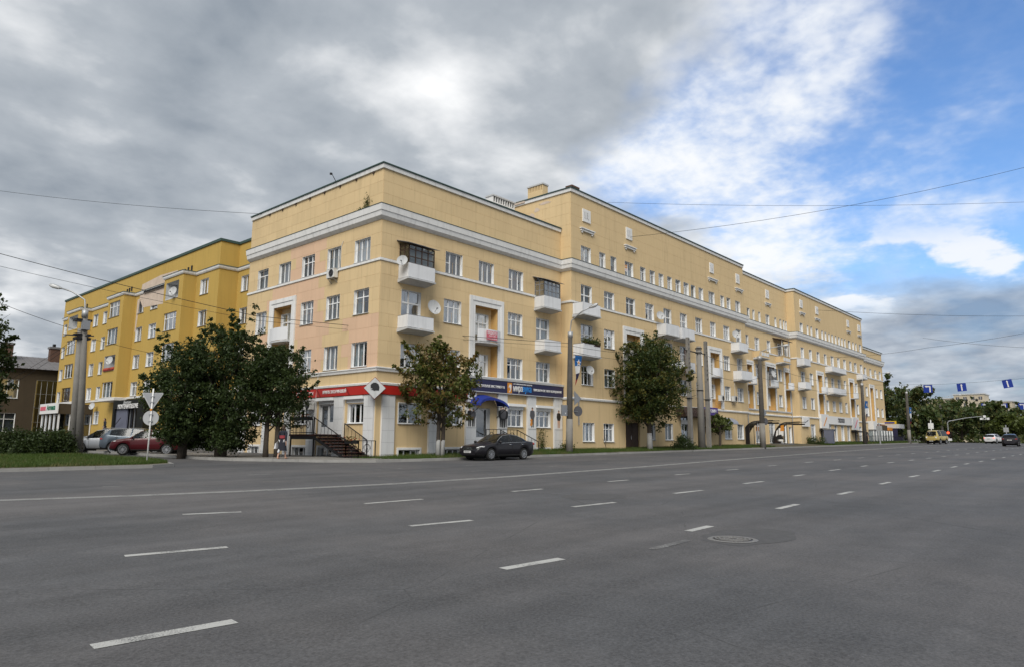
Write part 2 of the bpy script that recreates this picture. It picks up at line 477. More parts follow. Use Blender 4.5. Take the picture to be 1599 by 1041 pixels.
# ------------------------------------------------------------------ mesh helpers
class MB:
    def __init__(s):
        s.v, s.f, s.m, s.mats = [], [], [], []

    def mi(s, m):
        if m not in s.mats:
            s.mats.append(m)
        return s.mats.index(m)

    def face(s, pts, m):
        k = len(s.v)
        s.v += [tuple(p) for p in pts]
        s.f.append(tuple(range(k, k + len(pts))))
        s.m.append(s.mi(m))

    def box(s, x0, x1, y0, y1, z0, z1, m):
        if x1 < x0: x0, x1 = x1, x0
        if y1 < y0: y0, y1 = y1, y0
        if z1 < z0: z0, z1 = z1, z0
        s.hexa([(x0, y0, z0), (x1, y0, z0), (x1, y1, z0), (x0, y1, z0), (x0, y0, z1), (x1, y0, z1), (x1, y1, z1), (x0, y1, z1)], m)

    def hexa(s, p, m):
        k = len(s.v)
        s.v += [tuple(q) for q in p]
        i = s.mi(m)
        for f in ((0, 3, 2, 1), (4, 5, 6, 7), (0, 1, 5, 4), (1, 2, 6, 5), (2, 3, 7, 6), (3, 0, 4, 7)):
            s.f.append(tuple(k + a for a in f))
            s.m.append(i)

    def bar(s, a, b, w, h, m, up=(0, 0, 1)):
        a, b, up = Vector(a), Vector(b), Vector(up)
        d = (b - a).normalized()
        if abs(d.dot(up)) > 0.98:
            up = Vector((1, 0, 0))
        x = d.cross(up).normalized() * (w / 2)
        y = x.cross(d).normalized() * (h / 2)
        s.hexa([a - x - y, a + x - y, a + x + y, a - x + y, b - x - y, b + x - y, b + x + y, b - x + y], m)

    def tube(s, pts, r, m, n=8, cap=True):
        pts = [Vector(p) for p in pts]
        if not isinstance(r, (list, tuple)):
            r = [r] * len(pts)
        k = len(s.v)
        mi = s.mi(m)
        prev = None
        for i, p in enumerate(pts):
            d = (pts[min(i + 1, len(pts) - 1)] - pts[max(i - 1, 0)])
            d = d.normalized() if d.length > 1e-9 else Vector((0, 0, 1))
            if prev is None:
                a = d.orthogonal().normalized()
            else:
                a = (prev - d * prev.dot(d))
                a = a.normalized() if a.length > 1e-6 else d.orthogonal().normalized()
            prev = a
            b = d.cross(a)
            for j in range(n):
                t = 2 * math.pi * j / n
                s.v.append(tuple(p + (a * math.cos(t) + b * math.sin(t)) * r[i]))
        for i in range(len(pts) - 1):
            for j in range(n):
                q = (j + 1) % n
                s.f.append((k + i * n + j, k + i * n + q, k + (i + 1) * n + q, k + (i + 1) * n + j))
                s.m.append(mi)
        if cap:
            s.f.append(tuple(k + j for j in range(n - 1, -1, -1)))
            s.m.append(mi)
            e = k + (len(pts) - 1) * n
            s.f.append(tuple(e + j for j in range(n)))
            s.m.append(mi)

    def lathe(s, prof, m, n=16, c=(0, 0, 0), axis='z'):
        k = len(s.v)
        mi = s.mi(m)
        for r, h in prof:
            for j in range(n):
                t = 2 * math.pi * j / n
                a, b = r * math.cos(t), r * math.sin(t)
                p = {'z': (a, b, h), 'y': (a, h, b), 'x': (h, a, b)}[axis]
                s.v.append((p[0] + c[0], p[1] + c[1], p[2] + c[2]))
        for i in range(len(prof) - 1):
            for j in range(n):
                q = (j + 1) % n
                f = (k + i * n + j, k + i * n + q, k + (i + 1) * n + q, k + (i + 1) * n + j)
                s.f.append(f if axis != 'y' else f[::-1])
                s.m.append(mi)

    def prism(s, poly, h0, h1, m, axis='y', c=(0, 0, 0)):
        """polygon (a,b) extruded along axis from h0 to h1"""
        def P(a, b, h):
            p = {'y': (a, h, b), 'x': (h, a, b), 'z': (a, b, h)}[axis]
            return (p[0] + c[0], p[1] + c[1], p[2] + c[2])
        A = [P(a, b, h0) for a, b in poly]
        B = [P(a, b, h1) for a, b in poly]
        s.face(A, m)
        s.face(B[::-1], m)
        for i in range(len(poly)):
            j = (i + 1) % len(poly)
            s.face([A[j], A[i], B[i], B[j]], m)

    def mesh(s, name, smooth=False):
        me = bpy.data.meshes.new(name)
        me.from_pydata(s.v, [], s.f)
        for m in s.mats:
            me.materials.append(MATS[m])
        me.polygons.foreach_set('material_index', s.m)
        if smooth:
            me.polygons.foreach_set('use_smooth', [True] * len(me.polygons))
        me.update()
        return me

    def obj(s, name, parent=None, smooth=False, loc=(0, 0, 0), rz=0.0):
        return link(name, s.mesh(name, smooth), parent, loc, rz)


def link(name, data, parent=None, loc=(0, 0, 0), rz=0.0):
    o = bpy.data.objects.new(name, data)
    COL.objects.link(o)
    o.location = loc
    o.rotation_euler = (0, 0, rz)
    if parent:
        o.parent = parent
    return o


def tag(o, label=None, cat=None, group=None, kind=None):
    if label: o['label'] = label
    if cat: o['category'] = cat
    if group: o['group'] = group
    if kind: o['kind'] = kind
    return o


def thing(name, label, cat, loc=(0, 0, 0), rz=0.0, group=None):
    return tag(link(name, None, None, loc, rz), label, cat, group)


def children_of(o):
    return [c for c in o.children]


def copy_tree(o, loc=None, rz=None, label=None, parent=None):
    c = o.copy()
    COL.objects.link(c)
    if parent: c.parent = parent
    if loc is not None: c.location = loc
    if rz is not None: c.rotation_euler = (0, 0, rz)
    if label: c['label'] = label
    for ch in list(o.children):
        copy_tree(ch, parent=c)
    return c


TXT = {}


def text(name, s, size, m, parent=None, loc=(0, 0, 0), rz=0.0, depth=0.012, width=None, shear=0.0, bold=0.0, flip=False):
    cu = bpy.data.curves.new(name, 'FONT')
    cu.body = s
    cu.size = size
    cu.align_x = 'CENTER'
    cu.align_y = 'CENTER'
    cu.extrude = depth
    cu.shear = shear
    cu.offset = bold
    cu.resolution_u = 3
    tmp = bpy.data.objects.new(name, cu)
    COL.objects.link(tmp)
    me = bpy.data.meshes.new_from_object(tmp)
    bpy.data.objects.remove(tmp)
    bpy.data.curves.remove(cu)
    n = len(me.vertices)
    co = np.empty(n * 3)
    me.vertices.foreach_get('co', co)
    co = co.reshape(-1, 3)
    if width and n:
        co[:, 0] *= width / max(1e-6, (co[:, 0].max() - co[:, 0].min()))
    out = np.stack([co[:, 0], -co[:, 2], co[:, 1]], 1)          # stand upright, facing -y
    me.vertices.foreach_set('co', out.ravel())
    me.materials.clear()
    me.materials.append(MATS[m])
    me.update()
    me.name = name
    return link(name, me, parent, loc, rz)


# ------------------------------------------------------------------ ground and road
def xeff(X):
    if X <= 112: return X
    d = X - 112
    return X - 0.012 * d * d if d < 105 else 112 + 105 - 0.012 * 105 * 105 - 1.52 * (d - 105)


def G(X, Y):
    """height of the carriageway"""
    return -0.0545 + 0.01 * xeff(X) + 0.01 * max(-60.0, min(Y, 15.0))


def base_z(X):
    """ground level along the foot of the avenue front"""
    pts = [(-1e3, 0.0), (0, 0.0), (17, 0.36), (33, 0.52), (62, 0.90), (106, 1.30), (125, 1.32), (400, 1.0)]
    for (a, p), (b, q) in zip(pts, pts[1:]):
        if X <= b:
            return p + (q - p) * (X - a) / (b - a)
    return 1.0


def grid_sheet(name, xs, ys, hf, m, kind='structure', parent=None):
    v, f = [], []
    for y in ys:
        for x in xs:
            v.append((x, y, hf(x, y)))
    nx = len(xs)
    for j in range(len(ys) - 1):
        for i in range(nx - 1):
            f.append((j * nx + i, j * nx + i + 1, (j + 1) * nx + i + 1, (j + 1) * nx + i))
    me = bpy.data.meshes.new(name)
    me.from_pydata(v, [], f)
    me.materials.append(MATS[m])
    me.polygons.foreach_set('use_smooth', [True] * len(f))
    o = link(name, me, parent)
    if kind: o['kind'] = kind
    return o


def terrain_h(x, y):
    if y > -4:
        if x < 112:
            return min(G(x, y), G(x, 8)) - 0.25
        return G(x, -4) - 0.2 + (y + 4) * 0.004
    return G(x, y) - 0.12


grid_sheet('ground', [-900, -500, -250, -120, -60, -30, -10, 10, 30, 50, 70, 90, 110, 130, 150, 170, 190, 220, 260, 320, 420, 600, 900, 1500],
           [-900, -400, -150, -90, -60, -40, -20, -4.1, 0, 8, 20, 40, 70, 110, 200, 400, 800, 1500], terrain_h, 'soil')
road = grid_sheet('road', [-90, -60, -40, -20, -10, 0, 10, 20, 30, 40, 50, 60, 70, 80, 90, 100, 106, 112, 116, 120, 124, 128, 132, 138, 146, 156, 170, 190, 215, 250, 300],
                  [-62, -52, -44, -36, -28, -20, -12, -7, -3, 1], G, 'asphalt')
grid_sheet('side_street', [-60, -40, -25, -15, -10, -7, -3, 1], [1.0, 4, 8, 12, 16, 22, 30, 45, 70, 90], lambda x, y: G(x, y), 'asphalt')

DASH = [(-22.41, -26.26, -21.36, -26.36), (-18.16, -26.48, -17.16, -26.58), (-13.76, -26.56, -12.92, -26.54), (-9.33, -26.33, -8.08, -26.29), (-4.66, -26.16, -3.41, -26.14), (0.29, -25.93, 1.57, -25.90), (5.20, -25.72, 6.64, -25.70), (10.35, -25.50, 11.96, -25.47), (15.27, -25.35, 16.73, -25.33), (-20.86, -22.47, -19.65, -22.74), (-16.54, -22.87, -15.27, -23.08), (-12.15, -23.02, -10.70, -23.12), (-7.60, -22.94, -6.10, -22.99), (-2.78, -22.76, -1.31, -22.78), (2.47, -22.43, 3.66, -22.42), (7.44, -22.15, 9.07, -22.10), (12.74, -21.99, 13.96, -21.95), (-18.50, -18.61, -17.53, -18.99), (-14.90, -19.39, -13.34, -19.51), (-10.25, -19.58, -9.02, -19.62), (-5.22, -19.27, -4.08, -19.32), (-0.34, -19.02, 0.71, -19.06), (4.35, -18.91, 5.45, -18.94), (9.60, -18.64, 10.60, -18.66)]
FADED = [(-17.31, -10.70, -16.36, -11.29), (-13.33, -12.10, -12.20, -12.22), (-9.22, -12.43, -7.93, -12.42), (-4.51, -12.25, -3.18, -12.22), (0.81, -11.90, 2.46, -11.74), (-15.71, -27.04, -14.64, -27.01),
         (6.0, -11.7, 7.6, -11.7), (11.2, -11.6, 12.8, -11.6), (-12.0, -8.6, -10.6, -8.7), (-6.6, -8.8, -5.2, -8.8), (-1.3, -8.7, 0.2, -8.6), (4.0, -8.5, 5.6, -8.5), (9.5, -8.4, 11.0, -8.4), (15.0, -8.3, 16.6, -8.3)]
for k in range(14):
    x = 20.0 + k * 5.0
    DASH.append((x, -25.15 + k * 0.02, x + 1.4, -25.15 + k * 0.02))
    DASH.append((x - 1.6, -21.8 + k * 0.03, x - 0.2, -21.8 + k * 0.03))
    DASH.append((x - 4.9, -18.5 + k * 0.03, x - 3.6, -18.5 + k * 0.03))


def dash_mesh(a, b, c, d, w, m):
    mb = MB()
    p, q = Vector((a, b, 0)), Vector((c, d, 0))
    n = (q - p).normalized().cross(Vector((0, 0, 1))) * (w / 2)
    mb.face([(t.x, t.y, G(t.x, t.y) + 0.004) for t in (p + n, q + n, q - n, p - n)], m)
    return mb


for d in DASH:
    dash_mesh(*d, 0.15, 'road_paint').obj('lane_dash', road)
for d in FADED:
    dash_mesh(*d, 0.13, 'faded_paint').obj('lane_dash', road)
LINE = [(-40, -10.0), (-24, -12.1), (-20.19, -13.23), (-17.83, -14.03), (-14.93, -14.75), (-11.2, -15.3), (-5.76, -15.45), (3.63, -15.0), (13, -14.2), (22.78, -13.55), (38.65, -12.6), (65.68, -11.4), (90, -10.6), (112, -10.2)]
for off in (-0.13, 0.13):
    mb = MB()
    for (a, b), (c, d) in zip(LINE, LINE[1:]):
        mb.face([(a, b + off - 0.06, G(a, b) + 0.004), (c, d + off - 0.06, G(c, d) + 0.004), (c, d + off + 0.06, G(c, d) + 0.004), (a, b + off + 0.06, G(a, b) + 0.004)], 'road_paint')
    mb.obj('centre_line', road)

# manhole with its ring and a darker patch round it
mh = thing('manhole', 'round iron manhole cover in the asphalt near the camera', 'manhole', (-14.1, -27.47, G(-14.1, -27.47)))
mb = MB()
mb.lathe([(0.0, 0.012), (0.27, 0.012), (0.27, 0.008), (0.285, 0.002)], 'black_metal', 28)
for r0 in (0.06, 0.12, 0.18, 0.24):
    mb.lathe([(r0, 0.012), (r0, 0.019), (r0 + 0.022, 0.019), (r0 + 0.022, 0.012)], 'worn_iron', 28)
for k in range(12):
    t = 2 * math.pi * k / 12
    mb.bar((0.07 * math.cos(t), 0.07 * math.sin(t), 0.016), (0.25 * math.cos(t), 0.25 * math.sin(t), 0.016), 0.018, 0.008, 'worn_iron')
mb.obj('cover', mh)
mb = MB()
mb.lathe([(0.295, 0.004), (0.295, 0.012), (0.35, 0.012), (0.37, 0.004)], 'worn_iron', 28)
mb.obj('ring', mh)
mat('patch_asphalt', (0.080, 0.079, 0.081), 0.85, var=0.2, scale=6, bump=0.4, bscale=50)
for (cx, cy, rx, ry) in ((-13.6, -27.5, 1.1, 0.62), (-9.9, -22.0, 0.9, 0.75)):
    mb = MB()
    pts = []
    for k in range(22):
        t = 2 * math.pi * k / 22
        q = 1 + random.uniform(-0.10, 0.10)
        x, y = cx + rx * q * math.cos(t), cy + ry * q * math.sin(t)
        pts.append((x, y, G(x, y) + 0.003))
    mb.face(pts, 'patch_asphalt')
    mb.obj('asphalt_patch', road)

# raised verge: kerb polyline on the street side, building foot on the inner side
KERB = [(-7.7, 75), (-7.7, 40), (-7.7, 16), (-7.7, 8), (-7.6, 4), (-7.15, 2.2), (-6.0, 0.3), (-4.6, -2.2), (-2.7, -3.8), (0, -4.2)]
INNER = [(1.7, 75), (1.7, 40), (1.7, 16), (0.3, 12), (0.3, 8), (0.3, 5), (0.3, 3), (0.3, 1.6), (0.3, 0.8), (0.3, 0.3)]


def strip(name, kerb, inner, m, hin, n=5):
    v, f = [], []
    for (a, b), (c, d) in zip(kerb, inner):
        hk = G(a, b) + 0.125
        hi = hin(c, d)
        for j in range(n + 1):
            t = j / n
            v.append((a + (c - a) * t, b + (d - b) * t, hk + (hi - hk) * min(1, t * 1.25)))
    for i in range(len(kerb) - 1):
        for j in range(n):
            k = i * (n + 1) + j
            f.append((k, k + n + 1, k + n + 2, k + 1))
    me = bpy.data.meshes.new(name)
    me.from_pydata(v, [], f)
    me.materials.append(MATS[m])
    return tag(link(name, me), kind='structure')


strip('pavement', KERB, INNER, 'pavement', lambda c, d: 0.02)
AX = [0, 6, 12, 17, 25, 33, 40, 50, 60, 70, 80, 90, 100, 112, 125, 140, 160, 185, 220]
strip('verge', [(x, -4.2) for x in AX], [(x, 0.3) for x in AX], 'soil', lambda c, d: base_z(c))
strip('verge', [(x, 0.3) for x in AX[12:]], [(x, 60) for x in AX[12:]], 'soil', lambda c, d: base_z(c) + 0.1)
ISL_K = [(-60, 0.6), (-30, -0.4), (-17.7, -1.4), (-14.7, -1.8), (-12.6, -1.9), (-11.5, -1.3), (-11.15, 0), (-11.0, 3), (-10.7, 6)]
ISL_I = [(-60, 20), (-30, 18), (-17.7, 15), (-15.5, 13.5), (-14, 13.0), (-13, 12.2), (-12.2, 11.3), (-11.6, 10.3), (-11.0, 8)]
strip('traffic_island', ISL_K, ISL_I, 'soil', lambda c, d: G(c, d) + 0.16, 8)


def kerb_line(poly, name='kerb'):
    st = tag(link(name, None), kind='structure')
    # kerb stones about 1.5 m long near the camera, long pieces farther away
    mesh_cache = {}
    for (a, b), (c, d) in zip(poly, poly[1:]):
        p, q = Vector((a, b)), Vector((c, d))
        L = (q - p).length
        n = max(1, int(round(L / (1.5 if max(a, c) < 40 and min(b, d) < 14 else 8))))
        for i in range(n):
            u, w = p + (q - p) * (i / n), p + (q - p) * ((i + 1) / n)
            dr = (w - u).normalized()
            u2, w2 = u + dr * 0.006, w - dr * 0.006
            nn = Vector((-dr.y, dr.x)) * 0.15
            mb = MB()
            z0, z1 = G(u.x, u.y) - 0.1, G(w.x, w.y) - 0.1
            h = 0.235 + random.uniform(-0.008, 0.008)
            mb.hexa([(u2.x, u2.y, z0), (w2.x, w2.y, z1), (w2.x + nn.x, w2.y + nn.y, z1), (u2.x + nn.x, u2.y + nn.y, z0),
                     (u2.x, u2.y, z0 + h), (w2.x, w2.y, z1 + h), (w2.x + nn.x, w2.y + nn.y, z1 + h), (u2.x + nn.x, u2.y + nn.y, z0 + h)], 'kerb_stone')
            mb.obj('kerb_stone', st)
    return st


kerb_line([(a - 0.02, b) for a, b in KERB] + [(x, -4.22) for x in AX[1:14]])
kerb_line(ISL_K)


# grass: many single blades
def grass(name, n, fn, hmin, hmax, label, w=0.012):
    """fn(k) -> arrays x, y, z for n blades"""
    x, y, z = fn(n)
    n = len(x)
    h = rng.uniform(hmin, hmax, n) * (0.6 + 0.8 * rng.random(n))
    a = rng.uniform(0, 2 * np.pi, n)
    lean = rng.normal(0, 0.35, (n, 2)) * h[:, None]
    dx, dy = np.cos(a) * w, np.sin(a) * w
    v = np.empty((n, 3, 3))
    v[:, 0] = np.stack([x - dx, y - dy, z - 0.02], 1)
    v[:, 1] = np.stack([x + dx, y + dy, z - 0.02], 1)
    v[:, 2] = np.stack([x + lean[:, 0], y + lean[:, 1], z + h], 1)
    me = bpy.data.meshes.new(name)
    me.vertices.add(n * 3)
    me.vertices.foreach_set('co', v.ravel())
    me.loops.add(n * 3)
    me.loops.foreach_set('vertex_index', np.arange(n * 3, dtype=np.int32))
    me.polygons.add(n)
    me.polygons.foreach_set('loop_start', np.arange(0, n * 3, 3, dtype=np.int32))
    me.materials.append(MATS['grass_blade'])
    me.update(calc_edges=True)
    return tag(link(name, me), label, 'grass', None, 'stuff')


def vz(x, y):
    t = np.clip((y + 4.2) / 4.5 * 1.25, 0, 1)
    hk = -0.0545 + 0.01 * x - 0.042 + 0.125
    hi = np.interp(x, [0, 17, 33, 62, 106], [0.0, 0.36, 0.52, 0.90, 1.30])
    return hk + (hi - hk) * t


def clumpy(x, y, s, thr):
    """keep blades in patches"""
    k = np.sin(x * s + 1.3 * np.sin(y * s * 1.7)) + np.sin(y * s * 2.1 + x * s * 0.6 + 2.0) + rng.normal(0, 0.5, len(x))
    return k > thr


def f_verge(n):
    x = rng.uniform(-1.6, 49, n)
    y = rng.uniform(-4.0, -0.15, n)
    k = clumpy(x, y, 0.8, -1.1) & (y > -3.95 + np.maximum(0, 0 - x) * 0.8)
    x, y = x[k], y[k]
    return x, y, vz(x, y)


grass('grass', 90000, f_verge, 0.08, 0.20, 'ragged green grass growing along the foot of the pale yellow avenue front')


def f_island(n):
    t = rng.random(n)
    X = np.interp(t, [0, .3, .5, .65, .8, .9, 1], [-24, -17.7, -14.7, -12.7, -11.5, -11.1, -10.95])
    Yk = np.interp(t, [0, .3, .5, .65, .8, .9, 1], [-0.8, -1.3, -1.6, -1.7, -1.1, 0.2, 3.2])
    s = rng.random(n) ** 1.2
    Xi = np.interp(t, [0, .3, .5, .65, .8, .9, 1], [-24, -17.7, -15.5, -14, -13, -12.2, -11.6])
    Yi = np.interp(t, [0, .3, .5, .65, .8, .9, 1], [17, 15, 13.5, 13, 12.2, 11.3, 10.3])
    s = s * 0.95 + 0.03
    x = X + (Xi - X) * s
    y = Yk + (Yi - Yk) * s
    hk = -0.0545 + 0.01 * (X + Yk) + 0.125
    hi = -0.0545 + 0.01 * (Xi + Yi) + 0.16
    z = hk + (hi - hk) * np.minimum(1, s * 1.25)
    k = clumpy(x, y, 0.7, -1.6)
    return x[k], y[k], z[k]


grass('grass', 70000, f_island, 0.06, 0.15, 'mown bright green grass on the street corner island under the bushes')


def f_far(n):
    x = rng.uniform(66, 118, n)
    y = rng.uniform(-4.0, -1.0, n)
    return x, y, vz(np.minimum(x, 106), y)


grass('grass', 14000, f_far, 0.12, 0.30, 'uneven grass along the far iron railing by the shops', 0.03)


# ------------------------------------------------------------------ building kit
HALF = -math.pi / 2


def W(O, rot, u, y):
    c, s = math.cos(rot), math.sin(rot)
    return (O[0] + u * c - y * s, O[1] + u * s + y * c)


def cut_cells(u0, u1, z0, z1, holes):
    us = sorted({u0, u1} | {min(max(v, u0), u1) for h in holes for v in (h[0], h[1])})
    zs = sorted({z0, z1} | {min(max(v, z0), z1) for h in holes for v in (h[2], h[3])})
    out = []
    for j in range(len(zs) - 1):
        run = None
        for i in range(len(us) - 1):
            cu, cz = (us[i] + us[i + 1]) / 2, (zs[j] + zs[j + 1]) / 2
            solid = not any(h[0] < cu < h[1] and h[2] < cz < h[3] for h in holes) and us[i + 1] - us[i] > 1e-5 and zs[j + 1] - zs[j] > 1e-5
            if solid:
                run = [us[i], us[i + 1]] if run is None else [run[0], us[i + 1]]
            if run and (not solid or i == len(us) - 2):
                out.append((run[0], run[1], zs[j], zs[j + 1]))
                run = None
    return out


def wall(root, O, rot, u0, u1, z0, z1, holes, m):
    mb = MB()
    for a, b, c, d in cut_cells(u0, u1, z0, z1, holes):
        mb.face([(a, 0, c), (b, 0, c), (b, 0, d), (a, 0, d)], m)
    return mb.obj('wall', root, loc=(O[0], O[1], 0), rz=rot)


def panel_mesh(mb, a, b, c, d, holes, m, t=0.012):
    hs = [h for h in holes if h[0] < b and h[1] > a and h[2] < d and h[3] > c]
    cells = cut_cells(a, b, c, d, hs)
    for p, q, r, s in cells:
        mb.face([(p, -t, r), (q, -t, r), (q, -t, s), (p, -t, s)], m)
    if cells:
        mb.face([(a, -t, d), (b, -t, d), (b, 0, d), (a, 0, d)], m)
        mb.face([(a, 0, c), (b, 0, c), (b, -t, c), (a, -t, c)], m)
        mb.face([(a, 0, c), (a, -t, c), (a, -t, d), (a, 0, d)], m)
        mb.face([(b, -t, c), (b, 0, c), (b, 0, d), (b, -t, d)], m)
    return sum((q - p) * (s - r) for p, q, r, s in cells)


def panels(u0, u1, zones, pw, holes, mfun, g=0.010):
    """list of (area, builder) for a scored wall; zones = list of (z0, z1, rows)"""
    out = []
    n = max(1, int(round((u1 - u0) / pw)))
    row = 0
    for z0, z1, rows in zones:
        for r in range(rows):
            c, d = z0 + (z1 - z0) * r / rows, z0 + (z1 - z0) * (r + 1) / rows
            sh = 0.5 if row % 2 else 0.0
            row += 1
            edges = [u0] + [u0 + (u1 - u0) * (i + sh) / n for i in range(1 if not sh else 0, n)] + [u1]
            for a, b in zip(edges, edges[1:]):
                if b - a < 0.1: continue
                mb = MB()
                ar = panel_mesh(mb, a + g / 2, b - g / 2, c + g / 2, d - g / 2, holes, mfun((a + b) / 2, (c + d) / 2))
                if ar > 0.01:
                    out.append((ar, mb))
    return out


def joined(mbs):
    J = MB()
    for mb in mbs:
        k = len(J.v)
        J.v += mb.v
        J.f += [tuple(k + i for i in f) for f in mb.f]
        J.m += [J.mi(mb.mats[i]) for i in mb.m]
    return J


WC = {}


def layout_lines(w, h, lay):
    """vertical bars, horizontal bars (as u0,u1,z0,z1) for a window of size w,h; u from -w/2"""
    V, H = [], []
    f = 0.045
    t = h * 0.68
    if lay in ('3', 'T3'):
        V = [(-w / 6, 0, h), (w / 6, 0, h)]
    if lay == '2': V = [(0, 0, h)]
    if lay == 'T2': V = [(0, 0, h)]
    if lay == 'T': V = [(0, 0, t)]
    if lay == '3T': V = [(-w / 6, 0, h), (w / 6, 0, t)]
    if lay == 'D': V = [(-w * 0.06, 0, h)]
    if lay == 'S': V, t = [(0, 0, h)], h * 0.80
    if lay == 'K': V = [(-w * 0.17, 0, h), (w * 0.22, 0, h)]
    if lay in ('T3', 'T2', 'T', 'D', 'S'): H = [(-w / 2, w / 2, t)]
    if lay == '3T': H = [(-w / 6, w / 2, t)]
    if lay == 'K': H = [(-w / 2, -w * 0.17, h * 0.5)]
    if lay == 'G':                                                   # barred ground-floor window
        V = [(-w / 2 + w * i / 4, 0, h) for i in range(1, 4)]
        H = [(-w / 2, w / 2, h * j / 4) for j in range(1, 4)]
    return V, H


def window_data(w, h, lay, fm, sill, depth, rev, cur):
    key = (round(w, 2), round(h, 2), lay, fm, sill, depth, rev, cur)
    if key in WC: return WC[key]
    mb = MB()
    a, b = -w / 2, w / 2
    y0, y1 = -0.021, depth
    mb.face([(a, y0, 0), (a, y1, 0), (a, y1, h), (a, y0, h)], rev)
    mb.face([(b, y1, 0), (b, y0, 0), (b, y0, h), (b, y1, h)], rev)
    mb.face([(a, y1, h), (b, y1, h), (b, y0, h), (a, y0, h)], rev)
    mb.face([(a, y0, 0), (b, y0, 0), (b, y1, 0), (a, y1, 0)], rev)
    if sill:
        mb.hexa([(a - 0.05, -0.085, -0.035), (b + 0.05, -0.085, -0.035), (b + 0.05, 0.0, -0.03), (a - 0.05, 0.0, -0.03),
                 (a - 0.05, -0.085, -0.015), (b + 0.05, -0.085, -0.015), (b + 0.05, 0.03, 0.012), (a - 0.05, 0.03, 0.012)], 'grey_trim')
    f0, f1 = y1 - 0.075, y1 - 0.01
    F = 0.055
    for r in ((a, a + F, 0.001, h - 0.001), (b - F, b, 0.001, h - 0.001), (a + F, b - F, 0.001, F), (a + F, b - F, h - F, h - 0.001)):
        mb.box(r[0], r[1], f0, f1, r[2], r[3], fm)
    V, H = layout_lines(w, h, lay)
    g = 0.034 if lay != 'G' else 0.008
    if lay == 'D': g = 0.055
    for x, p, q in V:
        mb.box(x - g, x + g, f0 + 0.004, f1 - 0.004, p + F, min(q, h - F), fm)
    for p, q, z in H:
        mb.box(p + (F if p < a + 0.01 else 0), q - (F if q > b - 0.01 else 0), f0 + 0.007, f1 - 0.007, z - g * 0.9, z + g * 0.9, fm)
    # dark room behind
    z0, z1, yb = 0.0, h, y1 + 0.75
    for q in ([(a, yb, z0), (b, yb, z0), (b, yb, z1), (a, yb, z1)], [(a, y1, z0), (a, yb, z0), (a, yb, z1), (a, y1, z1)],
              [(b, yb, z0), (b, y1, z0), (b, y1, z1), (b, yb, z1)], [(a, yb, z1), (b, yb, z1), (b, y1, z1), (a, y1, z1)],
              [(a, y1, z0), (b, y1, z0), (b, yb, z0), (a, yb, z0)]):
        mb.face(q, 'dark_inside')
    me = mb.mesh('window')
    # glass, one pane per opening of the frame
    pb = MB()
    us = sorted({a + F, b - F} | {x for x, p, q in V}) if lay != 'G' else [a + F, b - F]
    zs = sorted({F, h - F} | {z for p, q, z in H}) if lay not in ('G',) else [F, h - F]
    yp = (f0 + f1) / 2 + 0.012
    for i in range(len(us) - 1):
        for j in range(len(zs) - 1):
            pb.face([(us[i], yp, zs[j]), (us[i + 1], yp, zs[j]), (us[i + 1], yp, zs[j + 1]), (us[i], yp, zs[j + 1])], 'glass')
    pm = pb.mesh('pane')
    cm = None
    if cur:
        cb = MB()
        yc = y1 + 0.10

        def drape(x0, x1, za, zb, m, folds, amp=0.022):
            n = max(4, int(folds * 6))
            for i in range(n):
                p, q = x0 + (x1 - x0) * i / n, x0 + (x1 - x0) * (i + 1) / n
                ya = yc + amp * math.sin(i / n * folds * 2 * math.pi)
                yb_ = yc + amp * math.sin((i + 1) / n * folds * 2 * math.pi)
                cb.face([(p, ya, za), (q, yb_, za), (q, yb_, zb), (p, ya, zb)], m)
        if cur == 'net': drape(a, b, 0.02, h, 'curtain', 9 * w)
        if cur == 'half': drape(a, a + w * 0.45, 0.02, h, 'curtain', 4 * w)
        if cur == 'sides':
            drape(a, a + w * 0.26, 0.02, h, 'curtain', 3 * w)
            drape(b - w * 0.24, b, 0.02, h, 'curtain', 3 * w)
        if cur == 'blind': drape(a, b, h * 0.42, h, 'curtain', 0.5, 0.004)
        if cur == 'low': drape(a, b, 0.02, h * 0.55, 'curtain', 8 * w)
        if cur == 'warm': drape(a + w * 0.18, b - w * 0.2, 0.02, h * 0.86, 'warm_curtain', 5 * w, 0.05)
        cm = cb.mesh('curtain')
    WC[key] = (me, pm, cm)
    return WC[key]


CUR = ['net', 'sides', 'half', 'net', 'blind', 'low', 'net', '']


def window(root, O, rot, a, b, z0, z1, lay='T2', cur=None, fm='white_plastic', sill=True, depth=0.20, rev='white_trim', y=0.0, name='window'):
    w, h = round(b - a, 2), round(z1 - z0, 2)
    cur = random.choice(CUR) if cur is None else cur
    me, pm, cm = window_data(w, h, lay, fm, sill, depth, rev, cur)
    p = W(O, rot, (a + b) / 2, y)
    o = link(name, me, root, (p[0], p[1], z0), rot)
    link('pane', pm, o)
    if cm: link('curtain', cm, o)
    return o


def sweep(path, prof, m, name, parent=None, cap=True):
    mb = MB()
    n = len(path)
    P = [Vector(p) for p in path]
    offs = []
    for i in range(n):
        ns = []
        if i > 0:
            d = (P[i] - P[i - 1]).normalized()
            ns.append(Vector((d.y, -d.x)))
        if i < n - 1:
            d = (P[i + 1] - P[i]).normalized()
            ns.append(Vector((d.y, -d.x)))
        o = ns[0] if len(ns) == 1 else (ns[0] + ns[1]) / (1 + ns[0].dot(ns[1]))
        offs.append(o)
    ring = [[(P[i].x + offs[i].x * r, P[i].y + offs[i].y * r, z) for r, z in prof] for i in range(n)]
    for i in range(n - 1):
        for j in range(len(prof) - 1):
            mb.face([ring[i][j], ring[i + 1][j], ring[i + 1][j + 1], ring[i][j + 1]], m)
    if cap:
        mb.face(ring[0], m)
        mb.face(ring[-1][::-1], m)
    return mb.obj(name, parent)


